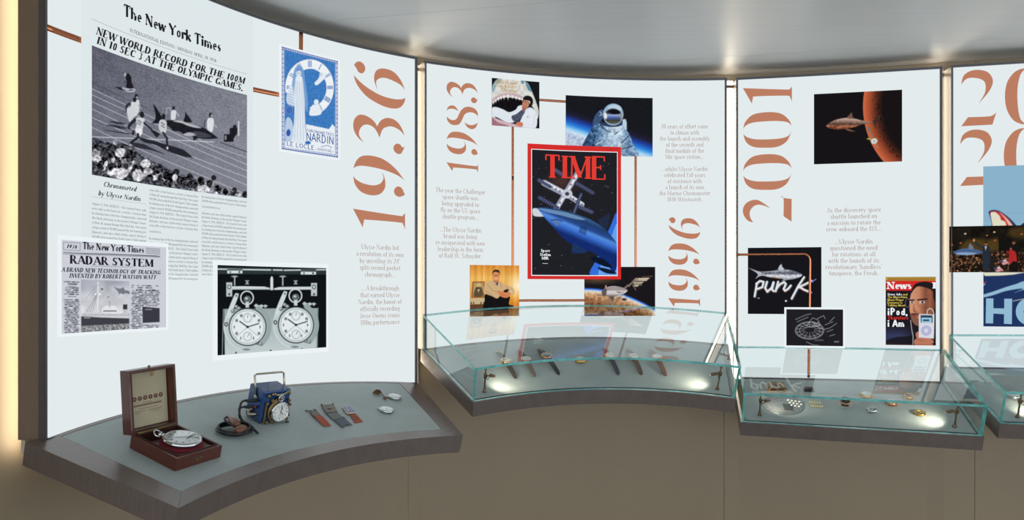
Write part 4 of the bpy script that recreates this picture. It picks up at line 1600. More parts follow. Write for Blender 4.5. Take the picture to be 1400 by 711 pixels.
# ---------------------------------------------------------------- small newspaper card
def radar_card():
    k = 1
    q = fr(70, 320, 4.906)
    TL, TR, BR, BL = q(22, 22), q(772, 50), q(770, 640), q(25, 697)
    e = poster(k, TL, TR, BR, BL, 'small newspaper card headlined RADAR SYSTEM with a ship photograph', 'newspaper card', 'newspaper_card', G_PRESS)
    sheet(k, TL, TR, BR, BL, 0.0085, PAPER_WHITE, e)
    c = Pic(k, q(47, 47), q(757, 83), q(752, 622), q(50, 672), 1.6, (204, 206, 216))
    c.frame(70, 320, 4.906)
    c.line([(60, 124), (170, 130), (400, 136), (712, 150)], 4, (70, 72, 80))
    for x in range(190, 690, 12):
        c.line([(x, 131 + (x - 190) * .03), (x + 8, 131.5 + (x - 190) * .03)], 3, (50, 52, 60), 0.6)
    c.line([(60, 134), (712, 156)], 2, (110, 112, 120))
    c.line([(250, 214), (530, 222)], 2, (120, 122, 132))
    for r_ in range(4):
        c.line([(620, 96 + 11 * r_), (712, 102 + 11 * r_)], 4, (90, 92, 100), 0.65)
    c.line([(60, 55), (173, 60), (173, 112), (60, 106), (60, 55)], 2.2, (110, 112, 122))
    # ship photograph
    ph = c.m_poly([(178, 305), (507, 317), (507, 636), (180, 662)], 1, False)
    sky = c.ramp(np.clip((c.Y - 305) / 230, 0, 1), [(0, (166, 169, 179)), (0.6, (205, 207, 213)), (1, (214, 216, 220))])
    sky = sky + ((vnoise(c.X.shape, 14) - 0.5) * 34)[..., None]
    c.paint(ph, sky)
    c.poly([(400, 354, 1), (440, 366), (468, 358), (474, 374), (506, 384), (506, 402), (478, 396), (470, 404), (444, 398), (436, 412, 1), (430, 388)], (118, 121, 132))
    c.ell(321, 370, 8, 6, (90, 92, 100))
    c.ell(364, 422, 5, 4, (100, 102, 110))
    c.line([(294, 325), (292, 540)], 9, (226, 228, 231))
    c.line([(278, 404), (310, 404)], 14, (232, 234, 236))
    for x1 in (200, 225, 250):
        c.line([(290, 400), (x1, 545)], 1.4, (110, 112, 120), 0.8)
    c.line([(295, 340), (212, 430)], 1.2, (120, 122, 130), 0.7)
    c.rect(464, 472, 492, 506, (52, 53, 60))
    c.rect(466, 506, 490, 540, (190, 192, 197))
    c.poly([(320, 500), (345, 482), (410, 480), (430, 500), (436, 540), (320, 540)], (226, 228, 231), 1, False)
    c.rect(330, 512, 420, 520, (110, 112, 120))
    c.line([(372, 450), (374, 490)], 3, (120, 122, 130))
    c.poly([(182, 530), (240, 520), (320, 530), (430, 535), (506, 528), (506, 566), (182, 566)], (205, 207, 212), 1, False)
    for x in range(190, 505, 14):
        c.rect(x, 534 + (x % 3) * 3, x + 6, 548, (120, 122, 130), 0.6)
    c.poly([(180, 552), (320, 560), (506, 566), (506, 600), (420, 606), (300, 612), (180, 618)], (62, 63, 71), 1, False)
    c.poly([(180, 618), (300, 612), (506, 600), (506, 636), (180, 662)], (170, 173, 180), 1, False)
    sea = c.m_poly([(180, 618), (300, 612), (506, 600), (506, 636), (180, 662)], 1, False)
    c.paint(sea, np.repeat(((vnoise(c.X.shape, 2.2) * 190) + 30)[..., None], 3, 2), 0.7)
    c.rect(200, 560, 240, 565, (190, 192, 197))
    # columns of small type and the inset
    r = random.Random(3)
    for x0, x1, y0, y1 in ((64, 172, 320, 340), (64, 172, 360, 410), (520, 708, 330, 360)):
        for y in range(y0, y1, 14):
            for _ in range(9):
                x = r.uniform(x0, x1 - 16)
                c.line([(x, y + (x - 60) * 0.03), (x + r.uniform(6, 16), y + (x - 60) * 0.03)], 7, (50, 52, 60), 0.5)
    c.line([(92, 350), (146, 352)], 2.5, (60, 62, 70))
    c.line([(92, 418), (146, 420)], 2.5, (60, 62, 70))
    for y in range(440, 672, 11):
        for _ in range(13):
            x = r.uniform(64, 160)
            c.line([(x, y), (x + r.uniform(5, 14), y)], 4.5, (60, 62, 70), 0.62)
    for y in range(378, 640, 11):
        if 482 < y < 602:
            xs = 515, 585
        else:
            xs = 515, 700
        for _ in range(int((xs[1] - xs[0]) / 8)):
            x = r.uniform(*xs)
            c.line([(x, y + (x - 515) * 0.02), (x + r.uniform(5, 13), y + (x - 515) * 0.02)], 4.5, (60, 62, 70), 0.6)
    c.poly([(594, 486), (711, 497), (711, 590), (596, 596)], (58, 59, 68), 1, False)
    for x in range(614, 662, 8):
        c.rect(x, 502, x + 5, 509, (190, 192, 198), 0.8)
    c.noise(1.2, 5)
    c.build(e, 0.0089, 'printed_page')
    L = [('line', 'The New York Times', q(190, 107), q(606, 122), 9.0, BLACKL)]
    lettering(k, e, L, 0.0092, INK, 'masthead')
    lettering(k, e, [('line', 'RADAR SYSTEM', q(104, 204), q(667, 216), 10.8, BOLD)], 0.0092, INK, 'headline')
    lettering(k, e, [('line', 'A BRAND NEW TECHNOLOGY OF TRACKING', q(46, 258), q(716, 266), 5.6, BOLDIT), ('line', 'INVENTED BY ROBERT WATSON WATT', q(98, 298), q(684, 299), 5.6, BOLDIT)], 0.0092, INK, 'subheadline')
    lettering(k, e, [('line', '1936', q(80, 94), q(150, 98), 5.0, BOLDIT)], 0.0092, INK, 'year_box')


radar_card()


# ---------------------------------------------------------------- blue poster
def blue_poster():
    k = 1
    q = fr(378, 60, 4.444)
    TL, TR, BR, BL = q(12, 8), q(378, 96), q(380, 708), q(5, 656)
    e = poster(k, TL, TR, BR, BL, 'blue and white poster of a robed woman before a clock ring, lettered NARDIN', 'poster', 'poster', G_PRESS)
    sheet(k, TL, TR, BR, BL, 0.0085, PAPER_WHITE, e)
    c = Pic(k, q(20, 20), q(366, 106), q(366, 694), q(22, 642), 2.0, (226, 234, 240))
    c.frame(378, 60, 4.444)
    BLU, LB, W = (62, 122, 190), (120, 160, 210), (228, 235, 240)
    # field
    c.poly([(38, 38), (348, 118), (348, 675), (42, 632)], BLU, 1, False)
    c.noise(1.3, 20)
    # knot-work border
    for i in range(46):
        s = i / 45
        for (xa, ya), (xb, yb) in (((26, 26), (360, 112)), ((26, 638), (360, 688)), ((28, 26), (30, 638)), ((357, 112), (360, 688))):
            x, y = xa + (xb - xa) * s, ya + (yb - ya) * s
            c.ell(x, y, 4.5, 4.5, (70, 84, 150) if i % 2 else (150, 165, 205), al=0.85)
    for (xa, ya), (xb, yb) in (((22, 21), (365, 108)), ((34, 36), (350, 118)), ((24, 641), (365, 692)), ((36, 630), (350, 676)), ((22, 21), (24, 641)), ((36, 36), (38, 630)), ((365, 108), (365, 692)), ((350, 118), (351, 676))):
        c.line([(xa, ya), (xb, yb)], 2.2, (74, 90, 155), 0.8)
    # clock ring
    cx, cy, rx, ry = 192, 268, 150, 172
    ring = np.clip(c.m_ell(cx, cy, rx, ry) - c.m_ell(cx + 4, cy + 2, 98, 114), 0, 1)
    ring = ring * (1 - c.m_poly([(30, 300), (195, 300), (195, 460), (30, 460)], 1, False))
    c.blend(ring, (236, 241, 244))
    c.ring(cx, cy, rx, ry, 2, (60, 80, 150), 0.7)
    c.ring(cx + 4, cy + 2, 98, 114, 2, (60, 80, 150), 0.7)
    for h in range(12):
        a = math.radians(h * 30 - 90)
        if h in (6, 7, 8):
            continue
        for o in {0: (-6, 0, 6), 1: (0,), 2: (-3, 3), 3: (-5, 0, 5), 4: (-7, -2, 3, 8), 5: (-4, 3), 9: (-5, 1, 6), 10: (-4, 4), 11: (-6, 0, 6)}[h]:
            u = np.array([math.cos(a), math.sin(a)])
            t = np.array([-math.sin(a), math.cos(a)])
            p0 = np.array([cx + 2, cy]) + u * np.array([108, 126]) + t * o * 1.4
            p1_ = np.array([cx + 2, cy]) + u * np.array([140, 161]) + t * o * 1.4
            c.line([p0, p1_], 3.6, (58, 96, 170), 0.95)
    # two small pale figures on the ring
    c.poly([(222, 240), (245, 215), (262, 180), (285, 175), (290, 205), (268, 230), (235, 255)], W)
    c.ell(262, 190, 11, 11, (200, 212, 226))
    c.ell(233, 357, 15, 17, W)
    c.poly([(205, 380), (225, 372), (252, 378), (262, 430), (192, 436)], W)
    # robed woman
    c.poly([(96, 170), (112, 140), (140, 138), (158, 170), (165, 230), (180, 330), (178, 420), (150, 330), (140, 240), (110, 240), (92, 360), (80, 300), (88, 220)], LB, 0.9)
    c.poly([(108, 208), (128, 200), (148, 212), (160, 320), (164, 420), (168, 520), (170, 600), (130, 602), (78, 596), (95, 500), (100, 400), (98, 300)], (226, 233, 239))
    c.ell(126, 182, 15, 21, (216, 226, 234))
    c.poly([(106, 168), (120, 148), (142, 152), (148, 178), (134, 166), (118, 170)], (110, 150, 205))
    for x in (112, 122, 134, 146, 156):
        c.line([(x - 4, 230), (x, 380), (x + (x - 130) * 0.6, 590)], 2.2, (150, 176, 212), 0.8)
    c.line([(118, 180), (122, 181)], 2, (80, 100, 160))
    c.line([(130, 181), (134, 182)], 2, (80, 100, 160))
    c.poly([(66, 260), (82, 250), (96, 300), (98, 380), (60, 370), (50, 330)], W, 0.85)
    for y in range(270, 375, 16):
        c.line([(60, y), (94, y + 14)], 2, (120, 150, 205), 0.7)
    c.ell(68, 405, 26, 30, (64, 108, 180))
    c.ring(68, 405, 20, 24, 2, (180, 200, 225), 0.6)
    c.poly([(46, 470), (70, 450), (92, 500), (90, 580), (46, 590)], (196, 212, 230), 0.9)
    c.poly([(50, 540), (62, 520), (76, 536), (70, 560), (54, 560)], (50, 90, 170))
    # lettering panels
    c.poly([(170, 490), (310, 520), (332, 490), (348, 510), (348, 672), (168, 645)], (232, 238, 242), 1, False)
    c.poly([(42, 592), (220, 612), (348, 640), (348, 674), (42, 632)], (232, 238, 242), 1, False)
    c.ell(182, 603, 17, 11, (60, 110, 185))
    c.line([(265, 628), (300, 618), (330, 634)], 3, (80, 100, 165), 0.8)
    c.noise(1.2, 9)
    c.build(e, 0.0089, 'printed_picture')
    BLUE = glow('blue_ink', (66, 92, 160), 1.0)
    lettering(k, e, [('line', 'CHRONOMETRES', q(172, 537), q(340, 563), 4.0, SANS), ('line', 'NARDIN', q(172, 590), q(340, 612), 10.5, SANS), ('line', 'LE LOCLE', q(52, 622), q(222, 644), 5.6, SANS),
                     ('line', '(SUISSE)', q(232, 648), q(338, 662), 3.4, SANS)], 0.0092, BLUE, 'lettering')


blue_poster()


# ---------------------------------------------------------------- stopwatch photograph
def stopwatch_print():
    k = 1
    q = fr(285, 355, 5.079)
    TL, TR, BR, BL = q(22, 5), q(838 - 12, 28), q(822, 640), q(15, 702)
    e = poster(k, TL, TR, BR, BL, 'black and white photograph of two stopwatches side by side in a metal rig', 'photo print', 'photo_print', G_PRESS)
    sheet(k, TL, TR, BR, BL, 0.0085, PAPER_WHITE, e)
    c = Pic(k, q(52, 40), q(813, 58), q(804, 608), q(46, 665), 1.8, (16, 20, 22))
    c.frame(285, 355, 5.079)
    c.poly([(52, 50), (815, 64), (815, 104), (52, 100)], (44, 54, 56), 1, False)
    c.line([(52, 66), (420, 72)], 9, (214, 224, 226))
    c.line([(440, 72), (500, 73)], 9, (214, 224, 226))
    c.line([(515, 74), (815, 70)], 9, (205, 215, 217))
    for x in (117, 631):
        c.rect(x, 66, x + 106, 76, (60, 70, 72))
        c.rect(x, 76 + (x > 300) * 8, x + 106, 96 + (x > 300) * 8, (214, 224, 226))
        c.rect(x + 18, 82 + (x > 300) * 8, x + 26, 92 + (x > 300) * 8, (40, 48, 50))
        c.rect(x + 80, 80 + (x > 300) * 8, x + 90, 92 + (x > 300) * 8, (40, 48, 50))
    # grey metal back plate
    plate = c.m_poly([(95, 342), (420, 338), (748, 336), (742, 612), (100, 662)], 1, False)
    c.paint(plate, c.ramp(np.clip((c.Y - 338) / 320, 0, 1), [(0, (150, 164, 166)), (1, (196, 206, 208))]))
    c.line([(90, 345), (82, 660)], 4, (190, 202, 204))
    c.line([(751, 336), (746, 606)], 4, (170, 184, 186))
    # cross bar with its clamps
    c.poly([(125, 186), (230, 184), (380, 188), (415, 196), (415, 208), (130, 208)], (196, 206, 208), 1, False)
    c.poly([(440, 200), (480, 190), (600, 188), (730, 188), (730, 208), (445, 210)], (206, 214, 216), 1, False)
    c.line([(130, 190), (380, 191)], 3, (240, 244, 245))
    for x in (110, 702):
        c.rect(x, 158 + (x > 300) * 4, x + 42, 256 - (x > 300) * 4, (188, 198, 200))
        c.ell(x + 21, 190, 13, 16, (70, 80, 82))
        c.ell(x + 21, 190, 7, 9, (220, 226, 228))
        c.ell(x + 21, 240, 8, 8, (80, 90, 92))
    c.rect(418, 130, 438, 212, (214, 222, 224))
    c.ell(428, 126, 7, 10, (230, 236, 238))
    for x in (168, 504):
        c.ell(x, 117, 21, 6, (176, 188, 190))
        c.line([(x, 118), (x, 178)], 10, (130, 142, 144))
        c.line([(x + 2, 120), (x + 2, 178)], 3, (210, 218, 220))
    for x in (256, 595):
        c.poly([(x - 16, 144), (x + 16, 144), (x + 6, 156), (x + 14, 172), (x - 14, 172), (x - 6, 156)], (150, 162, 164), 1, False)
    for i, (wx, wy, rx, ry) in enumerate(((259, 467, 128, 128), (597, 453, 122, 124))):
        # curved grips left and right
        c.ring(wx, wy, rx + 24, ry + 24, 34, (186, 198, 200), 1, 95, 220)
        c.ring(wx, wy, rx + 24, ry + 24, 30, (150, 164, 166), 1, -62, 50)
        c.ring(wx, wy, rx + 34, ry + 36, 3, (232, 238, 239), 0.9, 95, 220)
        ax = wx - 78
        c.poly([(ax - 14, wy - 222), (ax + 6, wy - 232), (ax + 14, wy - 214), (ax - 40, wy - 80), (ax - 62, wy - 60), (ax - 66, wy - 95)], (206, 216, 218))
        c.ell(ax, wy - 216, 7, 8, (110, 122, 124))
        c.ell(wx - rx - 22, wy - 18, 13, 15, (40, 46, 48))
        c.ell(wx - rx - 22, wy - 18, 7, 9, (190, 198, 200))
        # bow and crown
        c.ring(wx - 4, wy - 202, 44, 46, 9, (196, 206, 208))
        c.ring(wx - 4, wy - 202, 44, 46, 3, (240, 244, 245), 0.8)
        c.ell(wx - 2, wy - 192, 26, 24, (96, 106, 108))
        c.ell(wx - 8, wy - 198, 10, 8, (190, 200, 202))
        c.rect(wx - 14, wy - 174, wx + 10, wy - 134, (200, 210, 212))
        # knurled screws
        for dx in (60, 96, 124):
            c.ell(wx + dx, wy - 148 + (dx > 90) * 4, 13 if dx < 120 else 9, 12, (170, 182, 184))
        c.line([(wx + 50, wy - 148), (wx + 138, wy - 146)], 6, (200, 210, 212))
        for dx, dy in ((-78, -140), (-104, -110), (-60, -128), (92, 118), (70, 112)):
            c.ell(wx + dx, wy + dy, 14, 13, (110, 122, 124))
            c.ell(wx + dx - 3, wy + dy - 3, 6, 6, (200, 208, 210))
        # case, dial
        c.ell(wx, wy, rx + 4, ry + 4, (34, 40, 42))
        c.ell(wx, wy, rx - 2, ry - 2, (176, 188, 190))
        c.ell(wx, wy, rx - 7, ry - 7, (226, 234, 236))
        c.ring(wx, wy, rx - 16, ry - 16, 1.5, (120, 132, 134), 0.8)
        for h in range(60):
            a = math.radians(h * 6)
            c.line([(wx + (rx - 16) * math.cos(a), wy + (ry - 16) * math.sin(a)), (wx + (rx - 10) * math.cos(a), wy + (ry - 10) * math.sin(a))], 1.2, (80, 90, 92), 0.7)
        for h in range(12):
            if h in (0, 6):
                continue
            a = math.radians(h * 30 - 90)
            x, y = wx + (rx - 38) * math.cos(a), wy + (ry - 38) * math.sin(a)
            c.ell(x - 3, y, 4, 9, (60, 66, 70), al=0.85)
            if h in (1, 2, 4, 8, 10, 11):
                c.ell(x + 6, y, 4, 9, (60, 66, 70), al=0.85)
        for sy in (-64, 66):
            c.ring(wx, wy + sy, 30, 32, 1.6, (110, 120, 124), 0.9)
            for t in range(12):
                a = math.radians(t * 30)
                c.ell(wx + 24 * math.cos(a), wy + sy + 26 * math.sin(a), 2, 2, (110, 120, 124), al=0.7)
            c.line([(wx, wy + sy), (wx + (2 if sy < 0 else 12), wy + sy - 20)], 2, (50, 56, 60))
        c.line([(wx, wy), (wx + 78, wy - 24)], 6, (30, 34, 36))
        c.line([(wx, wy), (wx - 54, wy - 38)], 7, (30, 34, 36))
        c.line([(wx - 84, wy + 72), (wx, wy), (wx + 70, wy + 62)], 1.2, (110, 120, 124))
        c.ell(wx, wy, 8, 8, (30, 34, 36))
        c.ell(wx - 8, wy + ry + 28, 26, 7, (120, 132, 134))
    for x, y in ((420, 630), (178, 646), (640, 620)):
        c.ell(x, y, 6, 6, (50, 56, 58))
    c.noise(1.2, 4)
    c.build(e, 0.0089, 'stopwatch_photograph')


stopwatch_print()

G_TWO = 'pictures on the lightbox lettered 1983 and 1996'
G_THREE = 'pictures on the lightbox lettered 2001'


def stars(c, n, seed, lo=90, hi=190, poly=None):
    r = random.Random(seed)
    X0, X1, Y0, Y1 = c.X.min(), c.X.max(), c.Y.min(), c.Y.max()
    for _ in range(n):
        g = r.uniform(lo, hi)
        c.ell(r.uniform(X0, X1), r.uniform(Y0, Y1), c.sc * 0.45, c.sc * 0.45, (g, g, g + 15), al=0.8)


# ---------------------------------------------------------------- album-like picture: man in a white suit inside shark jaws
def jaws_picture():
    k = 2
    q = fr(665, 100, 8.8875)
    TL, TR, BR, BL = q(62, 62), q(640, 112), q(638, 676), q(62, 636)
    e = poster(k, TL, TR, BR, BL, 'square picture of a man in a white suit lounging before open shark jaws', 'picture', 'picture_print', G_TWO)
    sheet(k, TL, TR, BR, BL, 0.0052, INK, e)
    c = Pic(k, TL, TR, BR, BL, 2.2, (24, 25, 31)).frame(665, 100, 8.8875)
    # shark head
    c.poly([(62, 200), (90, 120), (150, 70), (300, 60), (440, 95), (500, 130), (540, 210), (590, 330), (632, 470), (610, 560), (560, 420), (430, 330), (62, 360)], (214, 212, 206))
    c.poly([(470, 110), (510, 150), (545, 225), (520, 225), (490, 185)], (70, 130, 150), 0.9)
    c.poly([(62, 190), (100, 110), (160, 70), (190, 75), (120, 150), (80, 240)], (120, 160, 170), 0.8)
    c.poly([(415, 95), (445, 98), (450, 130), (425, 130)], (60, 120, 150), 0.8)
    hd = c.m_poly([(62, 200), (90, 120), (150, 70), (300, 60), (440, 95), (500, 130), (540, 210), (590, 330), (632, 470), (610, 560), (560, 420), (430, 330), (62, 360)])
    c.paint(hd, np.clip(c.img + ((vnoise(c.X.shape, 9) - 0.5) * 30)[..., None], 0, 255))
    c.poly([(62, 330), (110, 285), (190, 255), (280, 245), (380, 260), (450, 300), (440, 330), (340, 290), (240, 282), (150, 305), (90, 350), (62, 385)], (196, 172, 176))
    # mouth and teeth
    c.poly([(66, 400), (100, 350), (180, 310), (260, 300), (360, 315), (430, 345), (445, 400), (400, 420), (350, 450), (270, 478), (170, 445), (90, 425)], (20, 18, 22))
    for x, y, w, h in ((82, 350, 22, 34), (108, 328, 22, 40), (140, 302, 26, 46), (172, 290, 26, 44), (208, 276, 30, 54), (256, 268, 30, 64), (310, 276, 28, 40), (355, 290, 26, 40), (395, 302, 28, 32), (430, 312, 26, 34)):
        c.poly([(x - w / 2, y, 1), (x + w / 2, y, 1), (x + 2, y + h, 1)], (240, 240, 236), 1, False)
    c.poly([(62, 520), (120, 555), (220, 590), (330, 620), (430, 660), (62, 660)], (206, 176, 182))
    c.poly([(62, 545), (130, 600), (250, 640), (260, 660), (62, 660)], (150, 96, 110), 0.8)
    # white suit
    c.poly([(62, 432), (110, 415), (200, 445), (270, 478), (350, 448), (380, 405), (440, 395), (470, 440), (440, 520), (330, 600), (240, 600), (120, 540), (62, 530)], (222, 228, 236))
    c.poly([(440, 470), (520, 420), (585, 460), (612, 540), (590, 676), (440, 670), (400, 610), (425, 540)], (224, 230, 238))
    c.poly([(300, 530), (360, 500), (430, 450), (465, 470), (430, 530), (400, 580), (330, 590)], (70, 78, 98))
    c.noise(3, 4)
    for x, y in ((350, 530), (380, 510), (400, 540), (370, 560), (420, 500)):
        c.ell(x, y, 8, 6, (124, 136, 158), al=0.7)
    c.line([(450, 480), (520, 430)], 5, (180, 186, 200), 0.7)
    c.line([(590, 500), (560, 640)], 5, (186, 192, 206), 0.7)
    # head
    c.poly([(430, 400), (480, 410), (470, 450), (440, 470)], (150, 96, 74))
    c.ell(472, 378, 42, 56, (192, 130, 102), rot=8)
    c.poly([(440, 330), (450, 295), (490, 278), (535, 290), (560, 330), (555, 385), (530, 405), (525, 350), (500, 335), (460, 330)], (26, 24, 26))
    c.poly([(452, 352), (474, 350), (470, 358)], (40, 26, 24), 0.9, False)
    c.poly([(492, 354), (508, 354), (505, 360)], (40, 26, 24), 0.9, False)
    c.line([(455, 412), (478, 416)], 5, (150, 70, 70))
    c.line([(474, 365), (468, 392)], 4, (150, 96, 76), 0.7)
    c.poly([(355, 605), (400, 595), (440, 615), (430, 650), (385, 648), (360, 630)], (206, 120, 92))
    c.ell(498, 535, 9, 6, (190, 110, 110))
    c.build(e, 0.0055, 'printed_picture')
    GOLD = glow('gold_ink', (186, 150, 66), 1.0)
    lettering(k, e, [('line', 'Michael', q(85, 138), q(350, 140), 5.6, SCRIPT), ('line', 'Jackson', q(95, 182), q(350, 180), 5.0, SCRIPT), ('line', 'Thriller', q(145, 248), q(365, 222), 5.0, SCRIPT)], 0.0058, GOLD, 'lettering')


jaws_picture()


# ---------------------------------------------------------------- astronaut
def astronaut_picture():
    k = 2
    q = fr(765, 125, 7.481)
    TL, TR, BR, BL = q(60, 45), q(950, 68), q(948, 672), (773, 211)
    e = poster(k, TL, TR, BR, BL, 'picture of an astronaut in a white suit above a blue horizon', 'picture', 'picture_print', G_TWO)
    sheet(k, TL, TR, BR, BL, 0.0052, INK, e)
    c = Pic(k, TL, TR, BR, BL, 1.8, (24, 26, 32)).frame(765, 125, 7.481)
    t = c.Y - 0.335 * c.X
    c.paint(np.ones(c.X.shape), c.ramp((t - 150) / 350, [(0, (24, 26, 32)), (0.16, (32, 32, 56)), (0.3, (34, 66, 160)), (0.45, (44, 130, 220)), (0.58, (150, 206, 240)), (0.66, (206, 226, 240)), (1, (222, 230, 238))]))
    cl = np.clip((t - 370) / 60, 0, 1) * vnoise(c.X.shape, 3.5)
    c.paint(cl, np.broadcast_to(np.array([120, 134, 182.0]), c.img.shape), 0.8)
    # backpack, body
    c.poly([(335, 330), (360, 250), (410, 195), (450, 200), (430, 290), (360, 370)], (58, 84, 120))
    c.poly([(640, 290), (672, 285), (684, 320), (684, 400), (640, 400)], (186, 208, 222), 1, False)
    body = [(230, 560), (290, 440), (330, 370), (400, 330), (480, 345), (560, 350), (630, 320), (660, 380), (710, 440), (745, 540), (775, 676), (230, 676)]
    m = c.m_poly(body)
    f = c.ramp(np.clip((c.X - 260) / 420, 0, 1), [(0, (34, 58, 96)), (0.3, (88, 122, 160)), (0.6, (172, 196, 214)), (0.85, (180, 204, 220)), (1, (120, 150, 182))])
    f = f + ((vnoise(c.X.shape, 6) - 0.5) * 74 + (vnoise(c.X.shape, 2.5) - 0.5) * 46)[..., None]
    c.paint(m, f)
    for a in ([(320, 390), (360, 470), (330, 550)], [(240, 550), (300, 500)], [(410, 340), (470, 400), (520, 420)], [(630, 530), (690, 470), (720, 440)], [(560, 440), (620, 400)], [(640, 590), (740, 560)], [(380, 550), (440, 510)]):
        c.line(a, 9, (26, 38, 62), 0.8)
    c.line([(370, 548), (440, 508)], 14, (190, 208, 224), 0.9)
    c.poly([(520, 350), (610, 345), (608, 376), (528, 382)], (216, 222, 230), 1, False)
    c.line([(535, 362), (600, 360)], 4, (150, 60, 80))
    c.ell(600, 395, 30, 20, (196, 212, 226))
    # helmet
    c.poly([(410, 310), (470, 330), (560, 345), (630, 320), (630, 350), (540, 368), (450, 355), (410, 335)], (44, 62, 92))
    c.ell(545, 240, 105, 112, (150, 182, 206))
    c.ell(560, 180, 70, 40, (196, 216, 230), al=0.8)
    c.ell(545, 258, 94, 82, (28, 32, 42), rot=6)
    v = c.m_ell(545, 258, 88, 76, 6)
    c.paint(v, c.ramp(np.clip((c.Y - 190) / 140, 0, 1), [(0, (22, 24, 30)), (0.2, (40, 44, 60)), (0.4, (150, 170, 206)), (0.6, (70, 92, 160)), (0.8, (60, 62, 52)), (1, (96, 96, 70))]))
    c.ell(466, 252, 16, 34, (232, 230, 226), rot=-8)
    c.ell(560, 215, 60, 22, (16, 18, 24))
    c.ell(625, 260, 10, 34, (170, 150, 110), al=0.7)
    c.ring(545, 258, 92, 80, 5, (198, 212, 222), 0.8)
    c.line([(410, 210), (430, 240), (408, 250)], 7, (190, 206, 220))
    c.noise(1.3, 5)
    c.build(e, 0.0055, 'printed_picture')


astronaut_picture()


# ---------------------------------------------------------------- red-bordered magazine cover
def shark_body(c, pts, stops, axis):
    m = c.m_poly(pts)
    c.paint(m, c.ramp(np.clip(axis, 0, 1), stops))
    return m


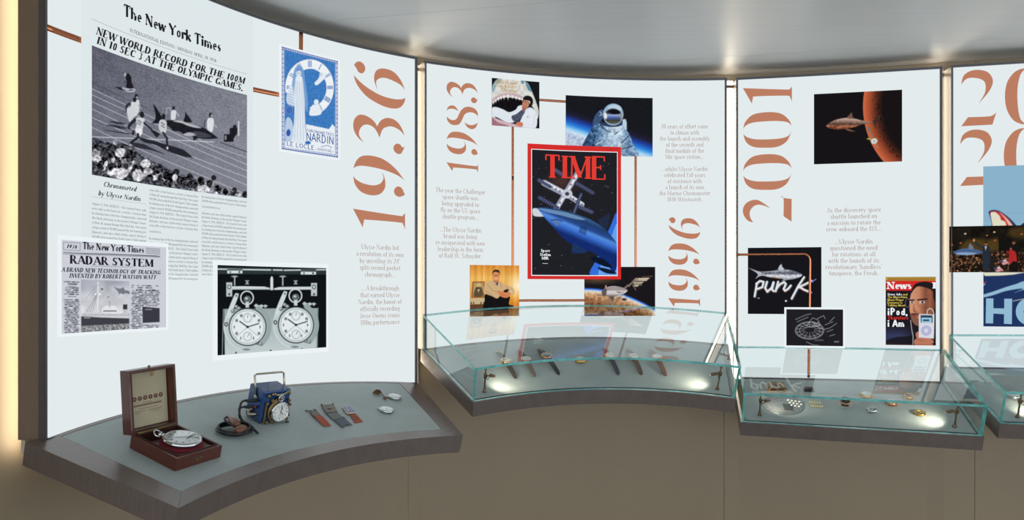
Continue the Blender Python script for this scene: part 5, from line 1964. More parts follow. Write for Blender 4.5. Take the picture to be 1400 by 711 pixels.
def red_cover():
    k = 2
    q = fr(715, 190, 3.556)
    TL, TR, BR, BL = q(22, 22), q(477, 42), q(472, 684), q(18, 680)
    e = poster(k, TL, TR, BR, BL, 'red-bordered magazine cover lettered TIME with a shark below a space station', 'magazine cover', 'magazine_cover', G_TWO)
    RED = glow('red_border', (212, 46, 44), 1.0)
    sheet(k, TL, TR, BR, BL, 0.0072, RED, e)
    sheet(k, q(39, 48), q(460, 66), q(456, 668), q(36, 664), 0.0075, PAPER_WHITE, e, 'white_line')
    c = Pic(k, q(42, 52), q(457, 69), q(453, 664), q(40, 660), 2.0, (32, 33, 38)).frame(715, 190, 3.556)
    stars(c, 60, 5)
    c.ell(190, 210, 60, 34, (120, 70, 56), al=0.45, soft=14)
    # bright blue rim of the planet
    c.poly([(325, 664), (352, 590), (390, 500), (425, 420), (457, 370), (457, 664)], (52, 110, 220))
    c.poly([(365, 664), (395, 570), (430, 470), (457, 420), (457, 664)], (118, 176, 240), 0.8)
    # station arms and solar wings
    for (x0, y0), (x1, y1), w in (((160, 340), (265, 165), 26), ((100, 215), (215, 275), 30), ((200, 265), (285, 320), 24)):
        c.line([(x0, y0), (x1, y1)], w, (150, 156, 176))
        c.line([(x0 + 4, y0 - 3), (x1 + 4, y1 - 3)], w * 0.45, (226, 228, 232))
        for i in range(7):
            s = i / 6
            c.ell(x0 + (x1 - x0) * s, y0 + (y1 - y0) * s, 5, 5, (70, 74, 96), al=0.7)
    c.ell(212, 268, 26, 22, (196, 200, 210))
    c.ell(212, 268, 10, 9, (60, 62, 80))
    for (x0, y0), (x1, y1) in (((72, 200), (128, 232)), ((150, 150), (205, 185)), ((255, 215), (340, 265)), ((75, 285), (165, 335)), ((270, 330), (335, 358)), ((280, 270), (245, 360))):
        c.line([(x0, y0), (x1, y1)], 15, (56, 62, 96))
        for i in range(9):
            s = (i + .5) / 9
            x, y = x0 + (x1 - x0) * s, y0 + (y1 - y0) * s
            c.line([(x - 4, y + 7), (x + 4, y - 7)], 2, (140, 146, 172), 0.7)
    c.poly([(45, 340), (75, 342), (105, 375), (60, 378), (45, 368)], (206, 210, 218))
    # the shark
    c.poly([(360, 400), (395, 375), (420, 362), (415, 400), (405, 440)], (34, 44, 66))
    body = [(66, 336, 1), (110, 333), (180, 345), (260, 368), (330, 395), (385, 430), (425, 470), (457, 520), (457, 600), (440, 650), (405, 610), (350, 560), (300, 540), (240, 515), (190, 480), (140, 425), (100, 380)]
    ax = ((c.Y - 336) - 0.42 * (c.X - 66)) / 120 + 0.42
    shark_body(c, body, [(0, (56, 92, 140)), (0.2, (34, 60, 106)), (0.42, (40, 74, 140)), (0.55, (86, 140, 220)), (0.72, (60, 112, 206)), (1, (20, 44, 110))], ax)
    c.poly([(72, 338), (140, 345), (220, 362), (300, 392), (260, 392), (180, 372), (110, 356)], (150, 190, 220), 0.6)
    c.poly([(135, 395), (160, 395), (180, 410), (160, 425)], (90, 120, 170), 0.8)
    c.line([(134, 396), (165, 392), (188, 402)], 3, (20, 30, 50))
    for i in range(5):
        c.line([(278 + i * 7, 425 + i * 2), (272 + i * 7, 455 + i * 3)], 3, (18, 34, 70))
    c.poly([(236, 555, 1), (240, 510), (270, 520), (310, 548), (275, 556)], (30, 52, 96))
    c.poly([(330, 575), (380, 580), (430, 620), (400, 622), (340, 595)], (14, 22, 44))
    c.poly([(360, 625), (420, 635), (452, 655), (400, 652)], (16, 26, 50))
    c.noise(1.5, 4)
    c.build(e, 0.0078, 'printed_picture')
    REDT = glow('red_lettering', (226, 62, 52), 1.0)
    T = dict(hx=.095, hy=.03, serif=.1, segs=12, track=.02)
    lettering(k, e, [('line', 'TIME', q(102, 190), q(402, 196), 30.5, T)], 0.0081, REDT, 'title')
    lettering(k, e, [('line', 'Space', q(84, 549), q(128, 551), 3.9, BOLD), ('line', 'Station', q(80, 568), q(132, 570), 3.9, BOLD), ('line', 'MIR', q(88, 586), q(122, 587), 3.9, BOLD)], 0.0081, PAPER_WHITE, 'cover_line')
    lettering(k, e, [('rule', q(92, 606), q(118, 606), 0.5)], 0.0081, PAPER_WHITE, 'rule')
    lettering(k, e, [('line', 'OCTOBER 24, 1996', q(402, 53), q(458, 56), 1.3, TINY)], 0.0076, INK, 'date_line')


red_cover()


# ---------------------------------------------------------------- seated man
def seated_man_picture():
    k = 2
    q = fr(635, 355, 8.8875)
    TL, TR, BR, BL = q(62, 64), q(662, 72), q(658, 684), q(62, 690)
    e = poster(k, TL, TR, BR, BL, 'warm photograph of a seated man with folded arms beside a framed portrait', 'picture', 'picture_print', G_TWO)
    sheet(k, TL, TR, BR, BL, 0.0052, INK, e)
    c = Pic(k, TL, TR, BR, BL, 2.2, (226, 160, 70)).frame(635, 355, 8.8875)
    c.paint(np.ones(c.X.shape), c.ramp(np.clip((c.Y - 64) / 560, 0, 1), [(0, (214, 138, 54)), (0.3, (238, 186, 96)), (0.7, (232, 164, 66)), (1, (190, 96, 24))]))
    c.img += (np.sin(c.X * 0.085) * 9 + np.sin(c.X * 0.031 + 1) * 7)[..., None]
    for x in (210, 250, 455, 530):
        c.line([(x, 64), (x, 600)], 3, (150, 86, 34), 0.45)
    g = np.clip(1 - np.hypot(c.X - 655, c.Y - 320) / 190, 0, 1) ** 1.4
    c.paint(g, np.broadcast_to(np.array([255, 244, 214.0]), c.img.shape))
    # framed portrait
    c.poly([(92, 268), (240, 266), (232, 462), (78, 464)], (136, 82, 46), 1, False)
    c.poly([(104, 280), (228, 278), (220, 448), (94, 450)], (178, 150, 96), 1, False)
    c.ell(168, 318, 26, 34, (206, 176, 122))
    c.poly([(130, 345), (165, 332), (205, 345), (216, 440), (110, 444)], (92, 76, 56))
    c.poly([(148, 350), (180, 350), (166, 400)], (214, 200, 164), 1, False)
    c.ell(160, 352, 14, 8, (40, 34, 30))
    # desk things
    c.poly([(62, 470), (245, 466), (245, 540), (62, 545)], (198, 178, 138), 1, False)
    for x in (70, 100, 190, 225):
        c.rect(x, 515, x + 12, 540, (60, 48, 40))
    c.poly([(62, 545), (250, 540), (250, 565), (62, 600)], (96, 62, 40), 1, False)
    c.poly([(62, 596), (180, 566), (330, 585), (662, 590), (662, 690), (62, 690)], (96, 70, 52), 1, False)
    # trousers and shirt
    c.poly([(250, 420), (390, 430), (540, 440), (535, 540), (590, 560), (575, 600), (420, 610), (230, 612), (240, 500)], (22, 20, 22))
    c.poly([(225, 390), (240, 300), (290, 260), (345, 245), (420, 262), (480, 300), (570, 335), (605, 375), (590, 425), (550, 440), (540, 400), (470, 385), (400, 470), (330, 445), (240, 410)], (206, 172, 126))
    for a in ([(270, 300), (330, 370), (390, 395)], [(430, 280), (450, 350)], [(250, 380), (330, 430)], [(500, 325), (520, 360), (480, 380)]):
        c.line(a, 7, (160, 122, 84), 0.7)
    c.poly([(480, 370), (530, 360), (515, 400), (470, 395)], (40, 30, 26))
    c.poly([(395, 380), (440, 385), (500, 400), (545, 390), (560, 410), (520, 462), (450, 455), (410, 415)], (214, 130, 84))
    c.line([(430, 420), (510, 440)], 4, (160, 84, 52), 0.7)
    c.ell(560, 392, 22, 12, (206, 196, 170), rot=30)
    c.poly([(352, 262), (408, 262), (396, 316), (370, 300)], (60, 64, 70), 1, False)
    c.poly([(362, 280), (382, 278), (376, 304)], (214, 216, 214), 1, False)
    # head
    c.poly([(350, 230), (408, 230), (402, 272), (375, 280), (352, 264)], (196, 118, 74))
    c.ell(378, 196, 43, 62, (218, 142, 94))
    c.poly([(334, 185), (340, 140), (375, 122), (415, 132), (428, 185), (418, 165), (375, 148), (345, 160)], (56, 42, 34))
    c.line([(352, 190), (370, 189)], 6, (90, 52, 38))
    c.line([(388, 189), (406, 190)], 6, (90, 52, 38))
    c.line([(379, 192), (376, 212)], 5, (178, 100, 64))
    c.line([(358, 228), (380, 234), (400, 226)], 6, (244, 226, 206))
    c.noise(1.6, 4)
    c.build(e, 0.0055, 'printed_picture')


seated_man_picture()


# ---------------------------------------------------------------- shark-bodied spacecraft
def craft_picture():
    k = 2
    q = fr(790, 360, 8.887)
    TL, TR, BR, BL = q(78, 40), q(944, 46), q(928, 640), q(74, 638)
    e = poster(k, TL, TR, BR, BL, 'picture of a shark-shaped spacecraft with solar wings above a brown planet', 'picture', 'picture_print', G_TWO)
    sheet(k, TL, TR, BR, BL, 0.0052, INK, e)
    c = Pic(k, TL, TR, BR, BL, 1.8, (26, 24, 26)).frame(790, 360, 8.887)
    lim = 320 + 0.00035 * np.maximum(c.X - 80, 0) ** 2
    d = c.Y - lim
    col = c.ramp((d + 30) / 300, [(0, (26, 24, 26)), (0.06, (50, 90, 200)), (0.1, (120, 170, 236)), (0.16, (226, 216, 200)), (0.3, (196, 152, 110)), (0.6, (134, 90, 58)), (1, (92, 62, 44))])
    tex = (vnoise(c.X.shape, 5) - 0.5) * 60 + (vnoise(c.X.shape, 2) - 0.5) * 40
    col = col + (tex * np.clip(d / 60, 0, 1))[..., None]
    c.paint(np.clip((d + 30) / 12, 0, 1), col)
    c.ell(240, 205, 70, 14, (170, 124, 80), al=0.7, soft=9)
    # solar wings
    for pts in ([(700, 180), (870, 176), (830, 214), (665, 210)], [(690, 226), (800, 222), (770, 248), (668, 250)], [(680, 258), (752, 256), (720, 284), (672, 280)]):
        c.poly(pts, (216, 202, 178), 1, False)
        (xa, ya), (xb, yb) = pts[0], pts[3]
        c.line([(xa - 10, (ya + yb) / 2), (pts[1][0] - 10, (pts[1][1] + pts[2][1]) / 2)], 4, (110, 92, 74))
    c.line([(780, 164), (905, 156)], 6, (150, 120, 86), 0.8)
    c.line([(560, 300), (640, 250), (720, 190)], 16, (120, 96, 82))
    for i in range(14):
        s = i / 13
        c.ell(570 + 130 * s, 300 - 95 * s + (i % 3) * 10 - 8, 9, 7, (206, 190, 176) if i % 2 else (80, 60, 52), al=0.9)
    c.line([(660, 260), (700, 322)], 14, (110, 90, 86))
    c.ell(765, 262, 11, 11, (120, 106, 100))
    # hull
    hull = [(284, 355, 1), (300, 325), (350, 290), (430, 276), (520, 290), (580, 312), (600, 330), (570, 362), (500, 390), (430, 405), (350, 402), (300, 385)]
    m = c.m_poly(hull)
    c.paint(m, c.ramp(np.clip((c.Y - 276) / 130, 0, 1), [(0, (186, 178, 176)), (0.35, (150, 140, 140)), (0.5, (214, 210, 208)), (0.75, (196, 188, 184)), (1, (96, 82, 76))]))
    c.poly([(284, 355), (300, 325), (345, 312), (338, 385), (300, 385)], (76, 66, 66), 0.85)
    c.line([(345, 312), (420, 292), (520, 300)], 4, (110, 100, 100), 0.7)
    c.poly([(465, 340), (520, 350), (560, 345), (500, 362)], (110, 100, 98))
    c.poly([(325, 300), (330, 266), (344, 264), (346, 296)], (186, 150, 140), 1, False)
    c.poly([(376, 408), (436, 406), (432, 440), (420, 482, 1), (405, 450)], (96, 84, 80))
    c.line([(225, 386), (320, 390)], 6, (60, 48, 44))
    for a in ([(370, 420), (300, 500)], [(385, 430), (330, 530)], [(440, 480), (540, 400)], [(470, 425), (540, 395)]):
        c.line(a, 13, (110, 78, 56))
        c.line(a, 4, (206, 180, 150), 0.8)
    c.ell(545, 405, 26, 16, (206, 196, 190))
    c.ell(560, 438, 30, 14, (50, 44, 50))
    c.line([(380, 470), (420, 512)], 14, (150, 130, 120))
    c.ell(585, 520, 16, 14, (60, 52, 52))
    c.line([(545, 545), (632, 492)], 5, (90, 78, 74))
    c.noise(1.3, 5)
    c.build(e, 0.0055, 'printed_picture')


craft_picture()


# ---------------------------------------------------------------- shark and red planet
def red_planet_picture():
    k = 3
    q = fr(1105, 115, 6.185)
    TL, TR, BR, BL = q(50, 86), q(798, 50), q(784, 660), q(45, 674)
    e = poster(k, TL, TR, BR, BL, 'black picture of a brown shark swimming towards space beside a red planet', 'picture', 'picture_print', G_THREE)
    sheet(k, TL, TR, BR, BL, 0.0035, INK, e)
    c = Pic(k, TL, TR, BR, BL, 1.7, (22, 20, 22)).frame(1105, 115, 6.185)
    r = np.hypot((c.X - 1010), (c.Y - 190) * 0.86)
    d = 552 - r
    col = c.ramp(d / 170, [(0, (206, 116, 78)), (0.1, (196, 98, 62)), (0.4, (150, 70, 44)), (0.75, (66, 34, 26)), (1, (24, 20, 21))])
    cr = np.clip(vnoise(c.X.shape, 3) - 0.62, 0, 1) * 190 * np.clip((d - 60) / 60, 0, 1) * np.clip((170 - d) / 60, 0, 1)
    col = np.clip(col - cr[..., None] * np.array([1, .6, .4]), 0, 255)
    c.paint(np.clip(d / 6, 0, 1), col)
    c.ring(610, 310, 26, 34, 4, (70, 34, 26), 0.7)
    # shark
    c.poly([(540, 320), (575, 285), (610, 254, 1), (600, 300), (570, 335), (578, 382, 1), (552, 345)], (64, 44, 40))
    body = [(148, 352, 1), (190, 322), (250, 298), (320, 288), (380, 292), (440, 306), (500, 318), (545, 324), (545, 332), (500, 334), (440, 346), (400, 362), (340, 374), (260, 386), (200, 380), (165, 370)]
    m = c.m_poly(body)
    c.paint(m, c.ramp(np.clip((c.Y - 290) / 92, 0, 1), [(0, (206, 176, 158)), (0.25, (160, 130, 116)), (0.55, (92, 66, 58)), (0.75, (176, 108, 78)), (1, (96, 52, 38))]))
    c.paint(m, np.clip(c.img + ((vnoise(c.X.shape, 4) - .5) * 40)[..., None], 0, 255))
    c.poly([(325, 288), (345, 262), (366, 240, 1), (372, 270), (376, 294)], (112, 82, 72))
    c.poly([(300, 372), (340, 380), (398, 404, 1), (340, 398)], (120, 82, 66))
    c.line([(165, 366), (220, 362), (260, 352)], 4, (50, 32, 30))
    c.ell(215, 340, 5, 4, (20, 16, 16))
    # small probe with a white dish
    c.line([(498, 366), (520, 400), (545, 450)], 10, (120, 118, 112))
    c.rect(500, 364, 520, 400, (110, 116, 104))
    c.line([(500, 464), (545, 470)], 12, (176, 160, 90))
    c.ell(556, 484, 27, 23, (206, 218, 214), rot=-20)
    c.ell(556, 484, 10, 8, (150, 168, 168), rot=-20)
    c.line([(560, 505), (592, 538)], 4, (150, 156, 154))
    c.noise(1.3, 3)
    c.build(e, 0.0038, 'printed_picture')


red_planet_picture()


# ---------------------------------------------------------------- dark script picture and the sketch
def script_picture():
    k = 3
    q = fr(1015, 330, 4.738)
    TL, TR, BR, BL = q(36, 38), q(513, 42), q(508, 470), q(34, 472)
    e = poster(k, TL, TR, BR, BL, 'black picture of a silver shark above white brush script reading punk', 'picture', 'picture_print', G_THREE)
    sheet(k, TL, TR, BR, BL, 0.0035, INK, e)
    c = Pic(k, TL, TR, BR, BL, 2.2, (22, 22, 27)).frame(1015, 330, 4.738)
    body = [(85, 240, 1), (118, 205), (160, 196), (210, 188), (240, 180), (300, 184), (350, 198), (384, 212), (378, 228), (340, 242), (290, 250), (250, 262, 1), (262, 245), (220, 238), (170, 232), (125, 222)]
    m = c.m_poly(body)
    f = c.ramp(np.clip((c.Y - 180) / 70, 0, 1), [(0, (150, 154, 164)), (0.4, (96, 100, 112)), (0.6, (206, 209, 216)), (1, (150, 154, 166))])
    c.paint(m, f + ((vnoise(c.X.shape, 4) - .5) * 60)[..., None])
    c.poly([(38, 172, 1), (90, 190), (128, 206), (110, 222), (85, 242, 1), (98, 212)], (176, 180, 190))
    c.poly([(232, 184), (238, 160), (252, 146, 1), (258, 166), (270, 182)], (190, 194, 204))
    c.line([(100, 198), (200, 196), (300, 190)], 2.5, (236, 238, 242), 0.8)
    # brush script drawn stroke by stroke, with warm and cool fringes
    S = [[(92, 272), (86, 310), (78, 356)], [(90, 275), (112, 256), (136, 262), (128, 296), (96, 308)], [(158, 262), (146, 302), (160, 326), (188, 300), (200, 266)], [(200, 266), (190, 312), (202, 322)],
         [(230, 262), (222, 292), (214, 322)], [(220, 304), (244, 276), (270, 264), (280, 276), (266, 308), (274, 320), (294, 308), (312, 286)],
         [(398, 232), (360, 290), (318, 370)], [(446, 256), (400, 280), (356, 300)], [(364, 292), (396, 312), (440, 330)]]
    for dx, dy, col in ((7, 5, (70, 80, 200)), (2, 7, (196, 110, 30)), (-3, 6, (150, 40, 30)), (5, 2, (60, 170, 110))):
        for s in S:
            c.line([(x + dx, y + dy) for x, y in s], 11, col, 0.4)
    for s in S:
        c.line(s, 13, (228, 230, 236))
    c.ell(104, 368, 6, 3, (220, 200, 190))
    c.ell(281, 386, 7, 6, (225, 225, 228))
    c.line([(450, 262), (474, 246)], 7, (120, 120, 210))
    c.line([(200, 232), (245, 242)], 5, (196, 120, 40), 0.7)
    c.build(e, 0.0038, 'printed_picture')
    # white-bordered sketch card
    TL, TR, BR, BL = q(267, 422), q(660, 432), q(656, 690), q(268, 688)
    e = poster(k, TL, TR, BR, BL, 'small black sketch card with white chalk lines of a wheel-like watch movement', 'picture', 'sketch_card', G_THREE)
    sheet(k, TL, TR, BR, BL, 0.0150, PAPER_WHITE, e, 'sheet', 0.0, 0.0012)
    c = Pic(k, q(281, 436), q(648, 444), q(644, 682), q(279, 668), 2.2, (32, 31, 36)).frame(1015, 330, 4.738)
    W = (206, 210, 214)
    for rx, ry, w in ((92, 56, 3), (84, 50, 2), (66, 38, 2)):
        c.ring(430, 576, rx, ry, w, W, 0.85)
    c.ell(430, 566, 34, 20, (32, 31, 36), al=0.9)
    for i in range(14):
        a = i * math.pi / 7 + 0.2
        c.line([(430 + 34 * math.cos(a), 570 + 20 * math.sin(a)), (430 + 86 * math.cos(a), 576 + 52 * math.sin(a))], 2.2, W, 0.8)
    for a in ([(410, 545), (450, 495), (480, 505), (500, 540), (440, 555), (410, 545)], [(340, 505), (400, 478), (440, 468)], [(350, 520), (420, 490)], [(520, 570), (560, 560), (605, 530)], [(540, 585), (580, 570)],
              [(560, 520), (590, 490)], [(480, 500), (520, 480), (530, 500)], [(530, 540), (580, 520)], [(560, 612), (592, 602)], [(410, 650), (450, 668), (490, 672)], [(400, 560), (470, 545), (510, 565)], [(450, 520), (470, 540), (490, 520)]):
        c.line(a, 2.4, W, 0.85)
    for x in range(462, 520, 10):
        c.line([(x, 634 + (x % 4)), (x + 6, 642)], 2, W, 0.7)
    for x in range(588, 620, 8):
        c.line([(x, 650), (x + 5, 645), (x + 6, 652)], 2, W, 0.8)
    c.build(e, 0.0153, 'printed_picture')


script_picture()


# ---------------------------------------------------------------- magazine cover with a bespectacled man
def news_cover():
    k = 3
    q = fr(1200, 370, 6.467)
    TL, TR, BR, BL = q(71, 54), q(514, 58), q(508, 668), q(67, 650)
    e = poster(k, TL, TR, BR, BL, 'dark magazine cover of a man in glasses holding up a white music player', 'magazine cover', 'magazine_cover', G_THREE)
    sheet(k, TL, TR, BR, BL, 0.0035, INK, e)
    c = Pic(k, TL, TR, BR, BL, 2.4, (30, 27, 34)).frame(1200, 370, 6.467)
    c.paint(np.ones(c.X.shape), c.ramp(np.clip((c.Y - 480) / 90, 0, 1) * np.clip(1.4 - np.abs(c.X - 150) / 140, 0, 1), [(0, (30, 26, 33)), (1, (52, 58, 92))]))
    c.poly([(70, 620), (150, 590), (260, 580), (510, 560), (510, 670), (70, 660)], (26, 24, 30), 0.85)
    c.rect(70, 58, 514, 92, (214, 166, 60))
    for i in range(40):
        x = 84 + i * 10.6
        c.rect(x, 66, x + 6.5, 86, (96, 66, 40), 0.75)
    c.rect(74, 90, 514, 178, (208, 44, 42))
    # head
    face = [(278, 330), (282, 250), (300, 185), (350, 140), (430, 128), (490, 160), (505, 260), (500, 350), (470, 420), (400, 470), (340, 485), (300, 440), (285, 380)]
    m = c.m_poly(face)
    sh = np.clip((c.X - 280) / 230, 0, 1)
    c.paint(m, c.ramp(sh, [(0, (206, 150, 116)), (0.35, (196, 132, 100)), (0.6, (130, 78, 58)), (0.8, (150, 92, 66)), (1, (84, 50, 42))]))
    c.poly([(296, 195), (310, 140), (350, 108), (430, 98), (500, 120), (514, 150), (514, 300), (490, 240), (480, 180), (420, 150), (350, 140), (315, 170)], (34, 28, 30))
    c.poly([(290, 380), (330, 385), (350, 420), (400, 430), (440, 410), (420, 460), (345, 487), (300, 445)], (96, 66, 54), 0.7)
    c.poly([(316, 290), (325, 340), (350, 370), (310, 365)], (150, 92, 70), 0.8)
    c.line([(300, 404), (355, 402)], 10, (150, 70, 62))
    c.poly([(298, 380), (360, 376), (366, 390), (300, 394)], (70, 44, 40), 0.8)
    c.line([(282, 262), (318, 260)], 12, (50, 30, 28))
    c.line([(352, 258), (430, 252)], 13, (50, 30, 28))
    c.ell(298, 280, 17, 10, (226, 214, 204))
    c.ell(300, 280, 8, 9, (40, 40, 50))
    c.ell(390, 280, 24, 11, (220, 206, 196))
    c.ell(392, 280, 10, 10, (44, 44, 54))
    c.ring(262, 285, 20, 38, 3.5, (150, 140, 140), 0.9)
    c.ring(395, 288, 44, 40, 3, (110, 84, 76), 0.8)
    # fingers and player
    for pts in ([(332, 560), (360, 538), (380, 560), (400, 620), (360, 640)], [(318, 620), (350, 600), (400, 620), (470, 640), (480, 668), (340, 668)], [(380, 560), (420, 590), (470, 600), (490, 640), (400, 640)]):
        c.poly(pts, (186, 118, 92))
    c.line([(335, 600), (400, 625)], 5, (130, 72, 56), 0.8)
    c.poly([(362, 395), (372, 384), (486, 388), (498, 400), (494, 590), (484, 600), (368, 590), (360, 580)], (216, 216, 224))
    c.poly([(376, 398), (378, 394), (480, 396), (482, 460), (378, 458)], (36, 60, 84), 1, False)
    c.poly([(384, 414), (474, 416), (474, 462), (384, 460)], (150, 200, 224), 1, False)
    c.rect(398, 432, 452, 446, (44, 62, 76))
    c.ell(426, 530, 47, 46, (178, 180, 214))
    c.ell(426, 530, 19, 18, (214, 214, 226))
    c.line([(432, 385), (436, 350), (456, 334), (478, 342), (492, 372), (494, 400)], 7, (216, 214, 216))
    c.line([(288, 440), (298, 520), (310, 580), (308, 660)], 6, (206, 204, 206))
    c.line([(70, 644), (510, 660)], 2.5, (120, 44, 44), 0.8)
    c.noise(1.6, 5)
    c.build(e, 0.0038, 'printed_picture')
    WHT, YEL, RD = PAPER_WHITE, glow('yellow_ink', (206, 186, 84), 1.0), glow('red_ink', (210, 50, 46), 1.0)
    lettering(k, e, [('line', 'News', q(80, 160), q(298, 164), 9.6, SLAB)], 0.0041, WHT, 'title')
    lettering(k, e, [('line', 'l', q(484, 158), q(512, 158), 8.4, SLAB)], 0.0041, WHT, 'title')
    for it in (('line', 'Steve Jobs', q(84, 218), q(212, 220), 3.1, SANSB), ('line', 'iPod,', q(84, 390), q(262, 396), 9.2, SANSB), ('line', 'i Am', q(84, 494), q(232, 498), 9.2, SANSB)):
        lettering(k, e, [it], 0.0041, WHT, 'cover_line')
    lettering(k, e, [('line', 'and', q(220, 219), q(260, 220), 3.0, SANSB), ('line', 'The Must-Have', q(84, 242), q(258, 244), 3.0, SANSB), ('line', 'Music Player', q(84, 267), q(226, 269), 3.0, SANSB), ('line', 'Everyone is', q(84, 291), q(216, 293), 3.0, SANSB),
                     ('line', 'Talking About', q(84, 315), q(240, 317), 3.0, SANSB)], 0.0041, YEL, 'cover_line')
    lettering(k, e, [('line', 'Therefore', q(84, 430), q(268, 434), 5.0, SANSB)], 0.0041, RD, 'cover_line')


news_cover()


# ---------------------------------------------------------------- fourth lightbox: night rally and blue poster
def fourth_prints():
    k = 4
    q = fr(1290, 300, 4.445)
    g = fr(1290, 220, 7.109)
    p = PANELS[k]
    a0, _ = p.az(1344, 300)
    _, zt = p.az(1370, 227)
    _, zb = p.az(1370, 446.5)
    a1 = float(a0) + 0.40
    Q = lambda a, z: tuple(float(v) for v in ((lambda w: (CX + F * w.x / w.y, YH - F * (w.z - H) / w.y))(p.P(a, z))))
    TL, TR, BR, BL = Q(float(a0), float(zt)), Q(a1, float(zt)), Q(a1, float(zb)), Q(float(a0), float(zb))
    e = poster(k, TL, TR, BR, BL, 'tall blue poster lettered HO with cream and red fin shapes', 'poster', 'poster', 'prints on the lightbox with upright figures')
    sheet(k, TL, TR, BR, BL, 0.0035, glow('poster_blue_sheet', (138, 178, 203), 1.0), e)
    c = Pic(k, TL, TR, BR, BL, 1.4, (138, 178, 203))
    NAVY, RED, CREAM, SKY = (32, 52, 96), (196, 50, 54), (222, 220, 194), (146, 186, 210)
    c.frame(1290, 220, 7.109)
    c.line([(380, 600), (440, 612), (480, 618)], 4, (170, 200, 216), 0.7)
    c.line([(610, 506), (900, 500)], 4, (120, 164, 188), 0.7)
    c.poly([(432, 498, 1), (455, 482), (500, 478), (560, 500), (640, 560), (712, 640), (740, 700), (470, 700), (465, 610)], NAVY)
    c.poly([(446, 505), (470, 490), (520, 492), (580, 522), (640, 580), (700, 680), (680, 700), (500, 700), (475, 640), (462, 560)], RED)
    c.poly([(452, 515), (480, 498), (500, 500), (540, 535), (556, 575), (598, 600), (600, 700), (475, 700), (470, 620)], CREAM)
    c.poly([(540, 500), (610, 560), (668, 632), (640, 640), (590, 560)], CREAM, 0.8)
    c.poly([(740, 640), (800, 590), (900, 560), (1100, 600), (1100, 760), (740, 760)], NAVY)
    c.frame(1290, 300, 4.445)
    c.poly([(200, 320), (1100, 320), (1100, 660), (200, 660)], NAVY, 1, False)
    c.poly([(228, 322), (500, 322), (420, 336), (340, 342), (250, 344)], CREAM, 1, False)
    c.poly([(226, 384), (258, 380), (240, 392), (226, 394)], RED)
    c.poly([(226, 396), (252, 392), (240, 404), (226, 412)], SKY)
    c.poly([(226, 462), (300, 438), (380, 410), (440, 392), (520, 368), (900, 300), (900, 360), (520, 420), (430, 446), (480, 420), (380, 434), (300, 460), (228, 476)], SKY)
    c.line([(420, 496), (520, 476)], 4, CREAM, 0.9)
    c.line([(226, 546), (244, 544)], 3, SKY, 0.6)
    c.build(e, 0.0038, 'printed_picture')
    SKYM = glow('poster_sky_ink', (146, 186, 210), 1.0)
    H_ = [q(256, 480), q(300, 480), q(300, 540), q(366, 541), q(366, 482), q(414, 482), q(412, 636), q(364, 634), q(365, 576), q(300, 572), q(298, 632), q(253, 631)]
    lettering(k, e, [('poly', H_)], 0.0041, SKYM, 'letter')
    ang = np.linspace(0, 2 * math.pi, 40)
    outer = [q(516 + 80 * math.cos(t), 560 + 82 * math.sin(t)) for t in ang[:-1]]
    p_ = []
    for i in range(39):
        t0, t1 = ang[i], ang[i + 1]
        p_.append(('poly', [q(516 + 80 * math.cos(t0), 560 + 82 * math.sin(t0)), q(516 + 80 * math.cos(t1), 560 + 82 * math.sin(t1)),
                            q(516 + 32 * math.cos(t1), 560 + 36 * math.sin(t1)), q(516 + 32 * math.cos(t0), 560 + 36 * math.sin(t0))]))
    lettering(k, e, p_, 0.0041, SKYM, 'letter')
    # night rally
    TL, BL = q(32, 44), q(32, 322)
    al, zt = p.az(*TL)
    _, zb = p.az(*BL)
    ar = float(al) + 0.36
    TL, TR, BR, BL = Q(float(al), float(zt)), Q(ar, float(zt)), Q(ar, float(zb)), Q(float(al), float(zb))
    e = poster(k, TL, TR, BR, BL, 'night photograph of people in dark suits and red waving to a rally crowd', 'picture', 'picture_print', 'prints on the lightbox with upright figures')
    sheet(k, TL, TR, BR, BL, 0.0062, INK, e)
    c = Pic(k, TL, TR, BR, BL, 1.5, (26, 22, 18)).frame(1290, 300, 4.445)
    c.noise(10, 6)
    c.poly([(120, 140), (180, 118), (260, 124), (330, 120), (330, 190), (110, 190)], (96, 74, 30), 0.7, soft=5)
    c.poly([(390, 70), (440, 50), (560, 50), (560, 110), (420, 110)], (84, 64, 30), 0.7, soft=5)
    c.rect(330, 110, 400, 240, (22, 20, 18))
    for x, y in ((128, 88), (304, 78), (260, 98), (308, 128), (48, 156), (100, 144), (470, 90)):
        c.ell(x, y, 6, 4, (255, 232, 180) if x in (128, 304) else (206, 110, 50))
    # crowd
    r = random.Random(8)
    for _ in range(620):
        x, y = r.uniform(32, 820), r.uniform(196, 324)
        g_ = r.random()
        c.ell(x, y, r.uniform(3, 6), r.uniform(3, 6), (60 + 150 * g_, 40 + 100 * g_, 26 + 70 * g_), al=0.85)
    for _ in range(160):
        c.ell(r.uniform(32, 820), r.uniform(230, 324), 5, 6, (26, 18, 14), al=0.8)
    # shark over the crowd
    c.poly([(54, 200, 1), (90, 184), (140, 176), (200, 184), (238, 202), (180, 214), (110, 216), (70, 212)], (70, 96, 138))
    c.poly([(70, 206), (120, 200), (200, 206), (160, 216), (90, 216)], (150, 176, 206), 0.8)
    c.poly([(148, 178), (154, 146, 1), (172, 160), (178, 182)], (110, 116, 140))
    # figures
    def man(x, y, s, suit, skin=(150, 96, 66)):
        c.poly([(x - 18 * s, y + 22 * s), (x, y + 12 * s), (x + 22 * s, y + 24 * s), (x + 24 * s, y + 90 * s), (x + 14 * s, y + 160 * s), (x - 16 * s, y + 160 * s), (x - 20 * s, y + 90 * s)], suit)
        c.ell(x, y, 9 * s, 12 * s, skin)
        c.ell(x, y - 7 * s, 9 * s, 6 * s, (30, 22, 18))
    man(253, 148, 1.0, (38, 46, 58))
